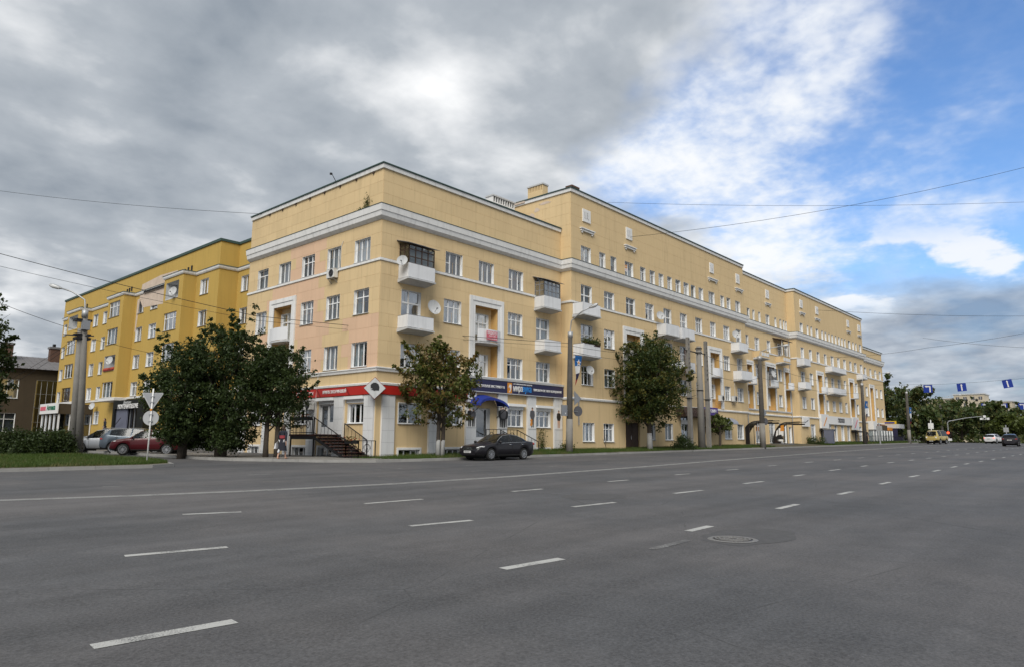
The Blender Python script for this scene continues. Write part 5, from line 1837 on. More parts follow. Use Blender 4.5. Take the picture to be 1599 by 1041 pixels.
RBN = thing('banner', 'red for sale banner hung on the white loggia balcony above the navy sign', 'banner', (8.95, -0.60, 0))
mb = MB()
mb.box(-0.52, 0.52, -0.012, 0.0, 7.64, 8.22, 'print_pink')
mb.obj('cloth', RBN)
text('lettering', 'ПРОДАЁТСЯ', 0.22, 'print_white', RBN, (0, -0.014, 8.08), 0, width=0.9, bold=0.006, depth=0.003)
text('lettering', 'КВАРТИРА', 0.13, 'print_white', RBN, (0.05, -0.014, 7.90), 0, width=0.7, depth=0.003)
text('lettering', '8-910-700-00-00', 0.13, 'print_white', RBN, (0, -0.014, 7.73), 0, width=0.92, depth=0.003)
OBN = thing('banner', 'orange and white for sale notice in an attic window of the avenue front', 'banner', (25.3, -0.86, 0))
mb = MB()
mb.box(-0.36, 0.28, -0.008, 0, 15.64, 15.95, 'print_orange')
mb.box(-0.36, 0.28, -0.008, 0, 15.36, 15.635, 'print_white')
mb.obj('cloth', OBN)
text('lettering', 'ПРОДАМ', 0.15, 'print_white', OBN, (-0.04, -0.01, 15.8), 0, width=0.58, depth=0.002)
text('lettering', 'СРОЧНО', 0.12, 'print_pink', OBN, (-0.04, -0.01, 15.5), 0, width=0.5, depth=0.002)


def dish(label, loc, r, yaw, tilt=0.25):
    t = thing('satellite_dish', label, 'satellite dish', loc, yaw)
    mb = MB()
    prof = [(r * k / 6, -0.16 * r * (k / 6) ** 2 * 1.6) for k in range(7)]
    k0 = len(mb.v)
    mb.lathe(prof, 'grey_trim', 18, (0, 0, 0), 'y')
    mb.lathe([(a, b + 0.015) for a, b in prof], 'grey_trim', 18, (0, 0, 0), 'y')
    o = mb.obj('reflector', t)
    o.rotation_euler = (-tilt, 0, 0)
    mb = MB()
    mb.tube([(0, 0.02, -r * 0.9), (0, -r * 0.85, -r * 0.25)], 0.014, 'grey_metal', 5)
    mb.lathe([(0.0, -0.05), (0.04, -0.05), (0.04, 0.05), (0, 0.05)], 'print_grey', 8, (0, -r * 0.9, -r * 0.2), 'y')
    mb.obj('feed_arm', t)
    mb = MB()
    mb.tube([(0, 0.03, 0), (0, 0.28, -0.1), (0, 0.5, -0.1)], 0.022, 'grey_metal', 6)
    mb.obj('bracket', t)
    return t


dish('large grey satellite dish beside the third floor balcony nearest the corner', (3.72, -0.55, 9.05), 0.47, R(-8))
dish('small white satellite dish left of the glazed corner balcony', (1.02, -0.75, 11.45), 0.33, R(-55))
dish('grey satellite dish on the avenue front right of the flagged lamp pole', (18.9, -1.5, 6.35), 0.36, R(-20))
dish('pale satellite dish left of the first twin white balconies on the avenue front', (29.8, -1.5, 12.05), 0.40, R(-30))
dish('yellowed satellite dish left of a white fourth floor balcony midway along the avenue front', (45.3, -1.6, 12.2), 0.42, R(-30))
dish('white satellite dish on the black glazed loggia', (56.2, -1.2, 8.9), 0.42, R(-15))
dish('white satellite dish in the open top recess of the bay nearest the corner house', (0.45, 30.3, 13.85), 0.42, R(-65))
dish('white satellite dish in the flower-boxed recess of the middle bay', (0.45, 44.4, 8.75), 0.42, R(-65))
dish('tiny white satellite dish over a ground floor window of the mustard wing', (1.3, 51.0, 4.4), 0.38, R(-65))


def ac_unit(label, loc, rz):
    t = thing('air_conditioner', label, 'air conditioner', loc, rz)
    mb = MB()
    mb.box(-0.40, 0.40, -0.36, -0.06, 0.0, 0.56, 'old_paint')
    mb.box(-0.42, 0.42, -0.375, -0.05, 0.555, 0.575, 'old_paint')
    mb.obj('case', t)
    mb = MB()
    for r0 in (0.06, 0.12, 0.18, 0.23):
        mb.lathe([(r0, 0), (r0, -0.015), (r0 + 0.014, -0.015), (r0 + 0.014, 0)], 'print_grey', 18, (0.1, -0.362, 0.28), 'y')
    mb.lathe([(0.0, 0.0), (0.24, -0.002)], 'dark_inside', 18, (0.1, -0.361, 0.28), 'y')
    mb.obj('fan_grille', t)
    mb = MB()
    for x in (-0.3, 0.3):
        mb.bar((x, 0, -0.02), (x, -0.38, -0.02), 0.03, 0.03, 'grey_metal')
        mb.bar((x, 0, -0.3), (x, -0.33, -0.03), 0.03, 0.03, 'grey_metal')
    mb.obj('bracket', t)
    mb = MB()
    mb.tube([(0.36, -0.15, 0.3), (0.52, -0.05, 0.5), (0.56, -0.03, 1.4), (0.62, -0.03, 2.0), (0.80, -0.03, 2.3)], 0.018, 'old_paint', 5)
    mb.obj('pipe', t)
    return t


ac_unit('white air conditioner under a fourth floor window on the side street front', (-0.02, 4.62, 11.0), HALF)
ac_unit('grey air conditioner beside the hairdresser door under the red band', (-0.15, 6.35, 2.85), HALF)
ac_unit('air conditioner low in the second loggia of the avenue front', (42.0, -1.1, 5.1), 0)
ac_unit('air conditioner beside a second floor window right of the second loggia', (45.2, -1.05, 5.2), 0)

# hairdresser stairs
ST = thing('entrance_stair', 'dark red steps with black wrought railings up to the hairdresser door', 'stairs')
mb = MB()
mb.box(-1.75, -0.15, 3.45, 6.1, 1.20, 1.31, 'step_red')
mb.box(-1.70, -1.60, 3.45, 6.05, 1.02, 1.20, 'black_metal')
mb.obj('landing', ST)
NS = 8
for i in range(NS):
    z = 1.31 - (i + 1) * (1.31 + 0.02) / (NS + 0)
    y1 = 3.45 - i * 0.40
    s = MB()
    s.box(-1.75, -0.15, y1 - 0.43, y1, z + 0.12, z + 0.166, 'step_red')
    s.box(-1.72, -0.18, y1 - 0.06, y1 - 0.02, z + 0.02, z + 0.12, 'dark_wood')
    s.obj('step', ST)
mb = MB()
for x in (-1.72, -0.2):
    mb.bar((x, 3.5, 1.15), (x, 3.45 - NS * 0.4, -0.05), 0.06, 0.16, 'black_metal')
mb.obj('stringer', ST)


def railing(mb, p0, p1, h=0.95, n=6, scroll=True, m='black_metal'):
    p0, p1 = Vector(p0), Vector(p1)
    mb.bar(p0 + Vector((0, 0, h)), p1 + Vector((0, 0, h)), 0.05, 0.04, m)
    mb.bar(p0 + Vector((0, 0, 0.10)), p1 + Vector((0, 0, 0.10)), 0.03, 0.03, m)
    for i in range(n + 1):
        q = p0 + (p1 - p0) * (i / n)
        mb.bar(q, q + Vector((0, 0, h)), 0.04 if i in (0, n) else 0.018, 0.04 if i in (0, n) else 0.018, m)
    if scroll:
        d = (p1 - p0)
        for i in range(max(1, n // 3)):
            c = p0 + d * ((i + 0.5) / max(1, n // 3)) + Vector((0, 0, h * 0.52))
            u = d.normalized()
            for s in (1, -1):
                pts = [c + u * (s * 0.26 * (1 - k / 14) * math.cos(k * 0.62)) + Vector((0, 0, 0.34 * (1 - k / 14) * math.sin(k * 0.62))) for k in range(13)]
                mb.tube(pts, 0.013, m, 4, False)


mb = MB()
railing(mb, (-1.72, 3.5, 1.31), (-1.72, 6.05, 1.31), 1.0, 7)
railing(mb, (-1.72, 6.05, 1.31), (-0.2, 6.05, 1.31), 1.0, 4)
railing(mb, (-1.72, 3.45, 1.31), (-1.72, 3.45 - NS * 0.4, 0.0), 0.95, 9, False)
railing(mb, (-0.22, 2.6, 1.0), (-0.22, 0.4, 0.05), 0.95, 6, False)
railing(mb, (-1.72, 0.25, 0.0), (-1.72, -0.9, 0.0), 0.95, 4)
railing(mb, (-1.72, -0.9, 0.0), (-0.6, -0.9, 0.0), 0.95, 4)
mb.obj('railing', ST)
mb = MB()
for (x, y) in ((-1.68, 6.0), (-1.68, 3.52)):
    mb.bar((x, y, -0.1), (x, y, 1.2), 0.07, 0.07, 'black_metal')
mb.obj('post', ST)


def planter(label, loc, L, rz, flower=True):
    t = thing('flower_box', label, 'flower box', loc, rz)
    mb = MB()
    mb.box(-L / 2, L / 2, -0.1, 0.1, -0.18, 0.02, 'black_metal')
    mb.obj('trough', t)
    v = MB()
    for k in range(70):
        x, y, z = random.uniform(-L / 2, L / 2), random.uniform(-0.16, 0.16), random.uniform(-0.05, 0.22)
        a, s = random.uniform(0, 6.28), random.uniform(0.04, 0.08)
        d = Vector((math.cos(a) * s, math.sin(a) * s, random.uniform(-0.04, 0.05)))
        e = Vector((-d.y, d.x, 0.03)) * 0.6
        p = Vector((x, y, z))
        v.face([p - d, p + e, p + d, p - e], 'leaf_chestnut' if k % 4 else 'flower')
    v.obj('plants', t)
    return t


planter('dark trough of reddish flowers on the landing rail of the hairdresser stairs', (-1.80, 4.8, 2.30), 2.2, HALF)
planter('dark trough of flowers on the rail at the foot of the hairdresser stairs', (-1.80, -0.35, 0.96), 1.0, HALF)

# music shop stairs, mostly behind the black saloon
S2 = thing('entrance_stair', 'grey steps with black scrolled railings in front of the music shop door', 'stairs')
mb = MB()
mb.box(7.3, 10.3, -1.75, -0.15, -0.2, 0.76, 'plinth')
mb.obj('landing', S2)
for i in range(6):
    mb = MB()
    z = 0.76 - (i + 1) * 0.13
    mb.box(10.3 + i * 0.34, 10.64 + i * 0.34, -1.75, -0.15, -0.2, z, 'plinth')
    mb.obj('step', S2)
mb = MB()
railing(mb, (7.35, -1.7, 0.76), (10.3, -1.7, 0.76), 0.95, 9)
railing(mb, (10.3, -1.7, 0.76), (12.5, -1.7, 0.0), 0.95, 6, False)
railing(mb, (10.3, -0.22, 0.76), (12.5, -0.22, 0.0), 0.95, 6, False)
mb.obj('railing', S2)

# shop bits along the avenue front
SA = thing('awning', 'dark brown shingled awning over a shop door behind the lattice poles', 'awning', (0, -1.0, 0))
mb = MB()
n = 10
def shingle_roof(mb, x0, x1, z0, z1, out):
    rows, cols = 5, int((x1 - x0) / 0.35)
    for j in range(rows):
        for i in range(cols):
            xa, xb = x0 + (x1 - x0) * i / cols, x0 + (x1 - x0) * (i + 1) / cols
            t0, t1 = j / rows, (j + 1.12) / rows
            f = lambda t: (-out * math.sin(t * 1.45) / math.sin(1.45), z1 + (z0 - z1) * (1 - math.cos(t * 1.45)) / (1 - math.cos(1.45)))
            (ya, za), (yb, zb2) = f(t0), f(min(t1, 1.08))
            h = random.uniform(0.0, 0.012) + 0.01
            mb.face([(xa + 0.008, ya, za + 0.005), (xb - 0.008, ya, za + 0.005), (xb - 0.008, yb - h, zb2 + h), (xa + 0.008, yb - h, zb2 + h)], 'shingle')
shingle_roof(mb, 33.2, 38.2, 3.35, 4.25, 0.9)
shingle_roof(mb, 38.3, 41.5, 2.45, 3.55, 1.2)
tag(mb.obj('shingles', SA), kind='stuff')
mb = MB()
mb.box(33.2, 38.2, -0.85, 0.0, 3.28, 3.33, 'dark_wood')
mb.prism([(0, 3.3), (-0.88, 3.3), (-0.6, 3.9), (0, 4.25)], 33.17, 33.2, 'dark_wood', 'x')
mb.obj('soffit', SA)
mb = MB()
mb.box(38.3, 41.5, -1.15, 0.0, 2.38, 2.43, 'dark_wood')
mb.prism([(0, 2.4), (-1.18, 2.4), (-0.8, 3.1), (0, 3.55)], 41.5, 41.53, 'dark_wood', 'x')
mb.obj('soffit', SA)
VS = thing('shop_sign', 'violet shop sign with white lettering above the shingled awning', 'sign', (39.3, -1.25, 0))
mb = MB()
mb.box(-1.7, 1.7, -0.1, 0.2, 3.6, 4.35, 'violet_sign')
mb.obj('board', VS)
text('lettering', 'МАГАЗИН', 0.4, 'print_white', VS, (0, -0.11, 4.0), 0, width=2.6, bold=0.01)
PA = thing('awning', 'grey translucent canopy right of the violet shop sign', 'awning', (42.6, -1.0, 0))
mb = MB()
for k in range(8):
    t0, t1 = k / 8 * 1.5, (k + 1) / 8 * 1.5
    mb.face([(-1.3, -1.2 * math.sin(t0), 3.5 - 0.75 * (1 - math.cos(t0))), (1.3, -1.2 * math.sin(t0), 3.5 - 0.75 * (1 - math.cos(t0))), (1.3, -1.2 * math.sin(t1), 3.5 - 0.75 * (1 - math.cos(t1))), (-1.3, -1.2 * math.sin(t1), 3.5 - 0.75 * (1 - math.cos(t1)))], 'poly_grey')
mb.obj('sheet', PA)
for x in (-1.3, 1.3):
    mb = MB()
    mb.bar((x, 0, 2.8), (x, -1.2, 2.8), 0.03, 0.03, 'grey_metal')
    mb.obj('arm', PA)

WS = thing('shop_sign', 'white printed shop poster boards in the window under the shingled awning', 'sign', (34.8, -1.03, 0))
mb = MB()
mb.box(-0.85, 0.85, -0.03, 0.0, 2.62, 3.0, 'print_white')
mb.box(-0.85, 0.85, -0.03, 0.0, 0.62, 0.98, 'print_white')
mb.obj('board', WS)


def arch_canopy(label, x, y, L, H_, z, art):
    t = thing('stair_canopy', label, 'canopy', (x, y, z), HALF)
    mb = MB()
    n = 10
    prof = [(L * 0.52 * (1 - math.cos(k / n * math.pi / 2)), H_ * math.sin(k / n * math.pi / 2)) for k in range(n + 1)]
    prof.append((L, H_ * 1.02))
    for (a, p), (b, q) in zip(prof, prof[1:]):
        mb.face([(a, -0.9, p), (b, -0.9, q), (b, 0.9, q), (a, 0.9, p)], 'poly_dark')
    mb.obj('roof_sheet', t)
    mb = MB()
    for yy in (-0.9, 0.9):
        mb = MB()
        mb.tube([(a, yy, p) for a, p in prof], 0.04, 'black_metal', 5)
        for k in (3, 6, 10):
            mb.bar((prof[k][0], yy, 0), (prof[k][0], yy, prof[k][1]), 0.05, 0.05, 'black_metal')
        mb.bar((L * 0.98, yy, H_ * 0.92), (L * 0.55, yy, H_ * 0.92), 0.05, 0.16, 'black_metal')
        mb.obj('side_frame', t)
    mb = MB()
    pts = [(0.05, 0.0)] + [(a, p) for a, p in prof[1:8]] + [(prof[7][0], 0.0)]
    mb.prism(pts, -0.88, -0.86, 'poly_dark')
    o = mb.obj('side_panel', t)
    if art:
        mb = MB()
        mb.prism([(0.35, 0.9), (1.25, 0.95), (1.3, 1.9), (0.8, 1.85), (0.45, 1.5)], -0.895, -0.885, 'print_white')
        mb.prism([(0.9, 1.5), (1.35, 1.5), (1.35, 2.2), (1.0, 2.15)], -0.90, -0.896, 'print_orange')
        mb.prism([(0.25, 0.5), (0.5, 1.0), (1.0, 1.1), (1.25, 0.6), (1.1, 0.35)], -0.905, -0.901, 'print_black')
        mb.prism([(0.6, 0.35), (1.2, 0.3), (1.2, 0.55), (0.6, 0.55)], -0.91, -0.906, 'print_white')
        mb.obj('artwork', o)
    mb = MB()
    mb.box(-0.1, L * 0.55, -0.95, 0.95, -0.3, 0.06, 'plinth')
    mb.obj('kerb_wall', t)
    return t


arch_canopy('dark arched canopy over basement steps half behind the third lamp pole', 49.0, -0.45, 3.6, 2.5, 0.74, False)
arch_canopy('dark arched canopy with printed side panel over basement steps', 58.0, -0.45, 3.2, 2.5, 0.82, True)
for (x, w, z, txt, lab) in ((64.9, 2.2, 3.9, '', 'small white blank shop board on the corner of the projecting stretch'),):
    t = thing('shop_sign', lab, 'sign', (x + 0.6, -1.45, 0))
    mb = MB()
    mb.box(-w / 2, w / 2, -0.1, 0.1, 3.0, 4.1, 'print_white')
    mb.prism([(-0.7, 3.4), (0.5, 3.7), (0.7, 3.9), (-0.4, 3.55)], -0.11, -0.101, 'print_grey')
    mb.obj('board', t)
for (x, lab, m) in ((72.3, 'square white shop board with an orange stroke left of the long white sign', 'print_orange'), (86.0, 'square white shop board with a pink stroke right of the long white sign', 'print_pink')):
    t = thing('shop_sign', lab, 'sign', (x, -1.5, 0))
    mb = MB()
    mb.box(-1.45, 1.45, -0.15, 0.15, 2.9, 4.75, 'print_white')
    mb.box(-1.6, 1.9, -0.8, 0.15, 2.55, 2.75, 'black_metal')
    mb.obj('board', t)
    mb = MB()
    mb.prism([(-0.8, 3.2), (-0.55, 3.15), (0.8, 4.3), (0.6, 4.45)], -0.17, -0.151, m)
    mb.obj('emblem', t)
t = thing('shop_sign', 'long white sign with a dark word in its middle, far along the avenue front', 'sign', (79.4, -1.45, 0))
mb = MB()
mb.box(-5.2, 5.2, -0.1, 0.1, 3.5, 4.6, 'print_white')
mb.obj('board', t)
text('lettering', 'ЭКОЗОН', 0.75, 'print_grey', t, (0, -0.12, 4.05), 0, width=2.9, bold=0.03)
mb = MB()
mb.box(96, 100, -1.6, -0.7, 3.1, 3.9, 'dark_red')
mb.box(93.8, 95.8, -2.0, -0.7, 3.1, 4.4, 'print_white')
mb.box(100.2, 103.8, -1.5, -0.7, 3.1, 3.9, 'brown_wall')
mb.box(104, 107, -1.7, -0.7, 3.1, 3.6, 'print_orange')
mb.box(94, 107, -1.8, -0.62, 1.0, 2.95, 'shop_glass')
for k in range(9):
    mb.box(94 + 1.6 * k, 94.2 + 1.6 * k, -1.9, -0.62, 1.0, 3.0, 'white_plastic')
t = thing('shop_row', 'cluttered row of red, white and orange signs at the far end of the house', 'shop front')
mb.obj('sign_row', t)
KI = thing('kiosk', 'narrow grey blue metal cabinet on the pavement under the long white sign', 'kiosk', (67.9, -3.4, 0.95))
mb = MB()
mb.box(-0.42, 0.42, -0.5, 0.5, 0, 1.7, 'kiosk_grey')
mb.box(-0.48, 0.48, -0.56, 0.56, 1.7, 1.78, 'grey_metal')
mb.box(-0.02, 0.02, -0.515, -0.5, 0.1, 1.6, 'black_metal')
mb.obj('cabinet', KI)
mb = MB()
mb.box(0.1, 0.14, -0.54, -0.5, 0.8, 1.0, 'chrome')
mb.obj('handle', KI)
K2 = thing('kiosk', 'small street kiosk with a yellow and white sign past the end of the long house', 'kiosk', (108.0, -1.2, 1.2))
mb = MB()
mb.box(-1.8, 1.8, -1.2, 1.4, 0, 2.3, 'flag_navy')
mb.box(-1.9, 1.9, -1.5, 1.5, 2.3, 3.0, 'grey_trim')
mb.obj('body', K2)
mb = MB()
mb.box(-1.92, -1.9, -1.2, 1.2, 3.0, 3.5, 'print_yellow')
mb.box(-1.95, -1.92, -0.9, 0.9, 3.1, 3.35, 'sign_blue')
mb.obj('sign', K2)
mb = MB()
mb.box(-1.6, 1.6, -1.23, -1.2, 0.9, 2.1, 'shop_glass')
mb.obj('window', K2)
# low iron railing along the verge by the far shops
RF = thing('fence', 'low black iron railing along the verge by the far shops', 'fence')
for k in range(12):
    x0 = 82 + k * 2.6
    mb = MB()
    z = base_z(x0) - 0.05
    for i in range(8):
        mb.bar((x0 + 2.5 * i / 7, -2.6, z), (x0 + 2.5 * i / 7, -2.6, z + 1.05), 0.022, 0.022, 'black_metal')
    for h in (0.2, 0.98):
        mb.bar((x0, -2.6, z + h), (x0 + 2.6, -2.6, z + h), 0.03, 0.04, 'black_metal')
    mb.obj('railing_panel', RF)

# ------------------------------------------------------------------ trees
def leaf_mesh(name, P, size, m, up=0.35):
    """P: (n,3) leaf centres -> one mesh of folded leaf-shaped quads"""
    n = len(P)
    s = size * rng.uniform(0.6, 1.35, n)
    d = rng.normal(0, 1, (n, 3))
    d[:, 2] -= 0.35
    d /= np.linalg.norm(d, axis=1)[:, None]
    nrm = rng.normal(0, 1, (n, 3))
    nrm[:, 2] = np.abs(nrm[:, 2]) + up
    sd = np.cross(d, nrm)
    sd /= np.linalg.norm(sd, axis=1)[:, None] + 1e-9
    v = np.empty((n, 4, 3))
    v[:, 0] = P - d * (s * 0.55)[:, None]
    v[:, 1] = P + sd * (s * 0.34)[:, None]
    v[:, 2] = P + d * (s * 0.60)[:, None]
    v[:, 3] = P - sd * (s * 0.34)[:, None]
    me = bpy.data.meshes.new(name)
    me.vertices.add(n * 4)
    me.vertices.foreach_set('co', v.ravel())
    me.loops.add(n * 4)
    me.loops.foreach_set('vertex_index', np.arange(n * 4, dtype=np.int32))
    me.polygons.add(n)
    me.polygons.foreach_set('loop_start', np.arange(0, n * 4, 4, dtype=np.int32))
    me.materials.append(MATS[m])
    me.update(calc_edges=True)
    return me


def tree(name, label, loc, h, r, z0, leaf, nleaf=14000, lsize=0.16, tr=0.16, trunks=((0, 0),), seed=1, lobes=12, ry=None, white=0.0, group=None, top=1.0, clump=0.42, cat='tree', shoots=10, limbs=True, skirt=0, sl=0.30):
    """trunk(s) with limbs, crown of separate leaves gathered in clumps round the limb ends"""
    g = np.random.default_rng(seed)
    rd = random.Random(seed)
    ry = ry or r
    t = thing(name, label, cat, loc, 0, group)
    ch = h - z0
    cz = z0 + ch * 0.50
    L = []
    for k in range(lobes):
        a = k * 2.399 + g.uniform(-.4, .4)
        zz = -0.85 + 1.75 * (k + 0.5) / lobes
        q = math.sqrt(max(0.05, 1 - (abs(zz) ** 1.8)))
        q *= g.uniform(0.45, 0.72)
        L.append((q * r * math.cos(a), q * ry * math.sin(a), cz + zz * ch * 0.40, g.uniform(0.34, 0.52)))
    L.append((0, 0, cz + ch * 0.30 * top, 0.40))
    for k in range(skirt):
        a = k * 2.0 + g.uniform(0, 1)
        L.append((0.42 * r * math.cos(a), 0.42 * ry * math.sin(a), z0 + 0.13 * ch, 0.30))
    mb = MB()
    for (tx, ty) in trunks:
        zt = z0 + ch * 0.62
        pts = [(tx, ty, -0.15), (tx * 1.0 + rd.uniform(-.04, .04), ty, h * 0.10), (tx * 1.1 + rd.uniform(-.1, .1), ty + rd.uniform(-.1, .1), z0 + ch * 0.1), (tx * 0.9 + rd.uniform(-.15, .15), ty + rd.uniform(-.15, .15), z0 + ch * 0.35), (tx * 0.6, ty * 0.6, zt)]
        mb.tube(pts, [tr * 1.25, tr, tr * 0.85, tr * 0.6, tr * 0.2], 'bark', 9)
        if white:
            mb.tube([(tx, ty, -0.1), (pts[1][0], pts[1][1], min(white, h * 0.1))] + ([(pts[1][0] + (pts[2][0] - pts[1][0]) * 0.3, pts[1][1], white)] if white > h * 0.1 + 0.05 else []), [tr * 1.29, tr * 1.06] + ([tr * 0.99] if white > h * 0.1 + 0.05 else []), 'whitewash', 9)
    if limbs:
        for i, (x, y, z, q) in enumerate(L):
            tx, ty = trunks[i % len(trunks)]
            zb = max(z0 * 0.85, z - 0.9 * math.hypot(x, y) - 0.3)
            zb = min(zb, z0 + ch * 0.55)
            mid = (x * 0.45 + tx * 0.5, y * 0.45 + ty * 0.5, zb + (z - zb) * 0.45 + rd.uniform(-.1, .1))
            mb.tube([(tx, ty, zb), mid, (x * 0.85, y * 0.85, z)], [tr * 0.42, tr * 0.26, tr * 0.08], 'bark', 5)
            for k in range(3):
                e = Vector((x, y, z)) + Vector((rd.uniform(-1, 1), rd.uniform(-1, 1), rd.uniform(-.4, 1))) * (q * r * 0.8)
                mb.tube([mid, ((mid[0] + e.x) / 2, (mid[1] + e.y) / 2, (mid[2] + e.z) / 2 + 0.1), e], [tr * 0.16, tr * 0.10, tr * 0.03], 'bark', 4)
    mb.obj('trunk', t, True)
    # clump centres on the shells of the lobes
    C = []
    per = max(6, int(nleaf / 55 / len(L)))
    for (x, y, z, q) in L:
        d = g.normal(0, 1, (per, 3))
        d /= np.linalg.norm(d, axis=1)[:, None]
        rad = g.uniform(0.45, 1.05, per) ** 0.6
        C.append(np.stack([x + d[:, 0] * rad * q * r, y + d[:, 1] * rad * q * ry, z + d[:, 2] * rad * q * ch * 0.42], 1))
    for k in range(shoots):
        x, y, z, q = L[rd.randrange(len(L))]
        d = g.normal(0, 1, 3)
        d[2] = abs(d[2]) * 1.1 + 0.1
        d /= np.linalg.norm(d)
        base = np.array((x, y, z)) + d * np.array((q * r, q * ry, q * ch * 0.42))
        ln = r * g.uniform(0.10, sl)
        C.append(np.array([base + (d * 0.8 + np.array((0, 0, 0.35))) * ln * s for s in (0.25, 0.6, 0.95)]))
    C = np.concatenate(C)
    C = C[C[:, 2] > z0 * 0.72]
    m = max(8, int(nleaf / len(C)))
    sc = clump * g.uniform(0.45, 1.15, len(C))
    sc[-3 * shoots:] *= 0.45
    P = np.repeat(C, m, 0) + g.normal(0, 1, (len(C) * m, 3)) * np.repeat(sc, m)[:, None] * np.array((0.62, 0.62, 0.42))
    link('crown', leaf_mesh('crown', P, lsize, leaf), t)
    return t


def zG(x, y): return G(x, y) + 0.1


tree('linden_tree', 'dark dense linden at the street corner, leftmost of the cluster behind the red car', (-8.0, 6.4, zG(-8, 6.4) - 0.02), 6.2, 2.1, 0.5, 'leaf_dark', 30000, 0.13, 0.15, ((0, 0), (0.25, 0.2)), 11, 17, shoots=60, clump=0.33, skirt=4, sl=0.48)
tree('linden_tree', 'tallest dark linden of the corner cluster with upright leafy shoots', (-6.1, 5.4, zG(-6, 5.4)), 7.3, 2.3, 0.25, 'leaf_dark', 36000, 0.13, 0.16, ((0, 0), (-0.25, 0.15)), 12, 20, shoots=80, clump=0.33, skirt=6, sl=0.52)
tree('linden_tree', 'two trunked dark linden beside the walking woman, nearest the hairdresser stairs', (-4.2, 3.5, zG(-4.2, 3.5)), 6.2, 1.95, 1.45, 'leaf_dark', 26000, 0.12, 0.14, ((-0.32, 0.22), (0.15, -0.1)), 13, 15, shoots=56, clump=0.31, sl=0.48)
tree('chestnut_tree', 'small browning chestnut with whitewashed double trunk before the navy music shop sign', (2.64, -2.6, 0.07), 6.3, 2.5, 1.65, 'leaf_chestnut', 13000, 0.16, 0.12, ((-0.11, 0.02), (0.15, -0.03)), 21, 15, white=0.95, shoots=36, clump=0.34)
tree('linden_tree', 'tall oval linden with whitewashed trunk in front of the brown double door', (25.0, -3.0, 0.33), 8.8, 3.45, 1.75, 'leaf_linden', 36000, 0.165, 0.20, ((0, 0),), 31, 22, ry=3.0, white=1.35, shoots=44, clump=0.46)
tree('young_tree', 'little yellowish tree under the grey canopy by the lattice poles', (39.4, -2.2, 0.5), 3.0, 1.15, 1.3, 'leaf_yellow', 2600, 0.18, 0.13, ((0, 0),), 41, 7, shoots=10, clump=0.3)
tree('maple_tree', 'dark tree cut by the left edge of the photo with branches over the bushes', (-15.35, 21.5, zG(-14, 15)), 9.8, 3.2, 0.5, 'leaf_dark', 17000, 0.22, 0.2, ((0, 0),), 51, 14, shoots=20)
tree('maple_tree', 'lower dark tree at the left edge in front of the brown house', (-13.3, 30.0, 0.1), 6.0, 2.5, 0.3, 'leaf_dark', 8000, 0.24, 0.16, ((0, 0),), 52, 10)
tree('poplar_tree', 'tall dark ragged tree directly behind the far end of the long house', (116.5, 3.0, 1.1), 13.0, 4.0, 1.5, 'leaf_far', 7000, 0.5, 0.3, ((0, 0),), 61, 12, clump=0.8, shoots=24)
FT = [(119, -3.5, 7, 4, 'bushy green tree right of the dark tree at the end of the long house'), (128, -1, 10.5, 4.5, 'tall yellowish green tree behind the second banner pole'),
      (137, 3, 11.5, 5, 'pointed green tree left of the distant beige block'), (150, 4, 9.5, 5, 'rounded green tree above the low white building'),
      (151, -4.5, 9.0, 4.5, 'dark round tree in front of the beige block left part'), (160, -1, 11, 5.5, 'big dark tree under the middle of the beige block'),
      (160, -9.5, 9.5, 5, 'dark green tree behind the traffic light mast'), (172, -8, 11.5, 5.5, 'broad green tree behind the white car'),
      (150, -13.5, 6.0, 3.5, 'yellow green tree low beside the traffic light arm'), (185, -15, 10, 5.5, 'green tree under the small far blue signs'),
      (200, -12, 14, 4, 'thin tall tree rising over the far blue signs'), (180, -20, 9, 6, 'rust brown tree mass above the dark car'), (170, -25, 9.5, 6, 'rust brown tree at the right edge of the photo'),
      (205, -24, 12, 6, 'green tree with thin top at the right edge behind the rust brown ones'), (210, -5, 13, 6, 'dark tree filling in below the beige block')]
for i, (x, y, hh, rr, lab) in enumerate(FT):
    hh = hh * (0.74 if x > 130 else 0.95)
    lm = 'leaf_rust' if 'rust' in lab else ('leaf_yellow' if 'yellow green' in lab else 'leaf_far')
    tree('roadside_tree', lab, (x, y, G(min(x, 215), y) - 0.3 + (1.2 if x > 125 else 0)), hh, rr, 0.4, lm, 3600, 0.62, 0.25, ((0, 0),), 70 + i, 10, clump=0.95, shoots=14, group='trees along the far end of the avenue')


def far_wood():
    P = []
    for k in range(420):
        a = rng.uniform(0, 1)
        x = 230 + rng.uniform(0, 80)
        y = rng.uniform(-60, 60)
        z = rng.uniform(0, 1) ** 0.7 * (9 + 4 * math.sin(y * 0.21) + 2 * math.sin(y * 0.55 + 1))
        P.append(np.array((x, y, z)) + rng.normal(0, 1.6, (26, 3)))
    me = leaf_mesh('wood', np.concatenate(P), 1.5, 'leaf_far')
    tag(link('wood', me), 'far wood closing the avenue behind the roadside trees', 'wood', None, 'stuff')


far_wood()


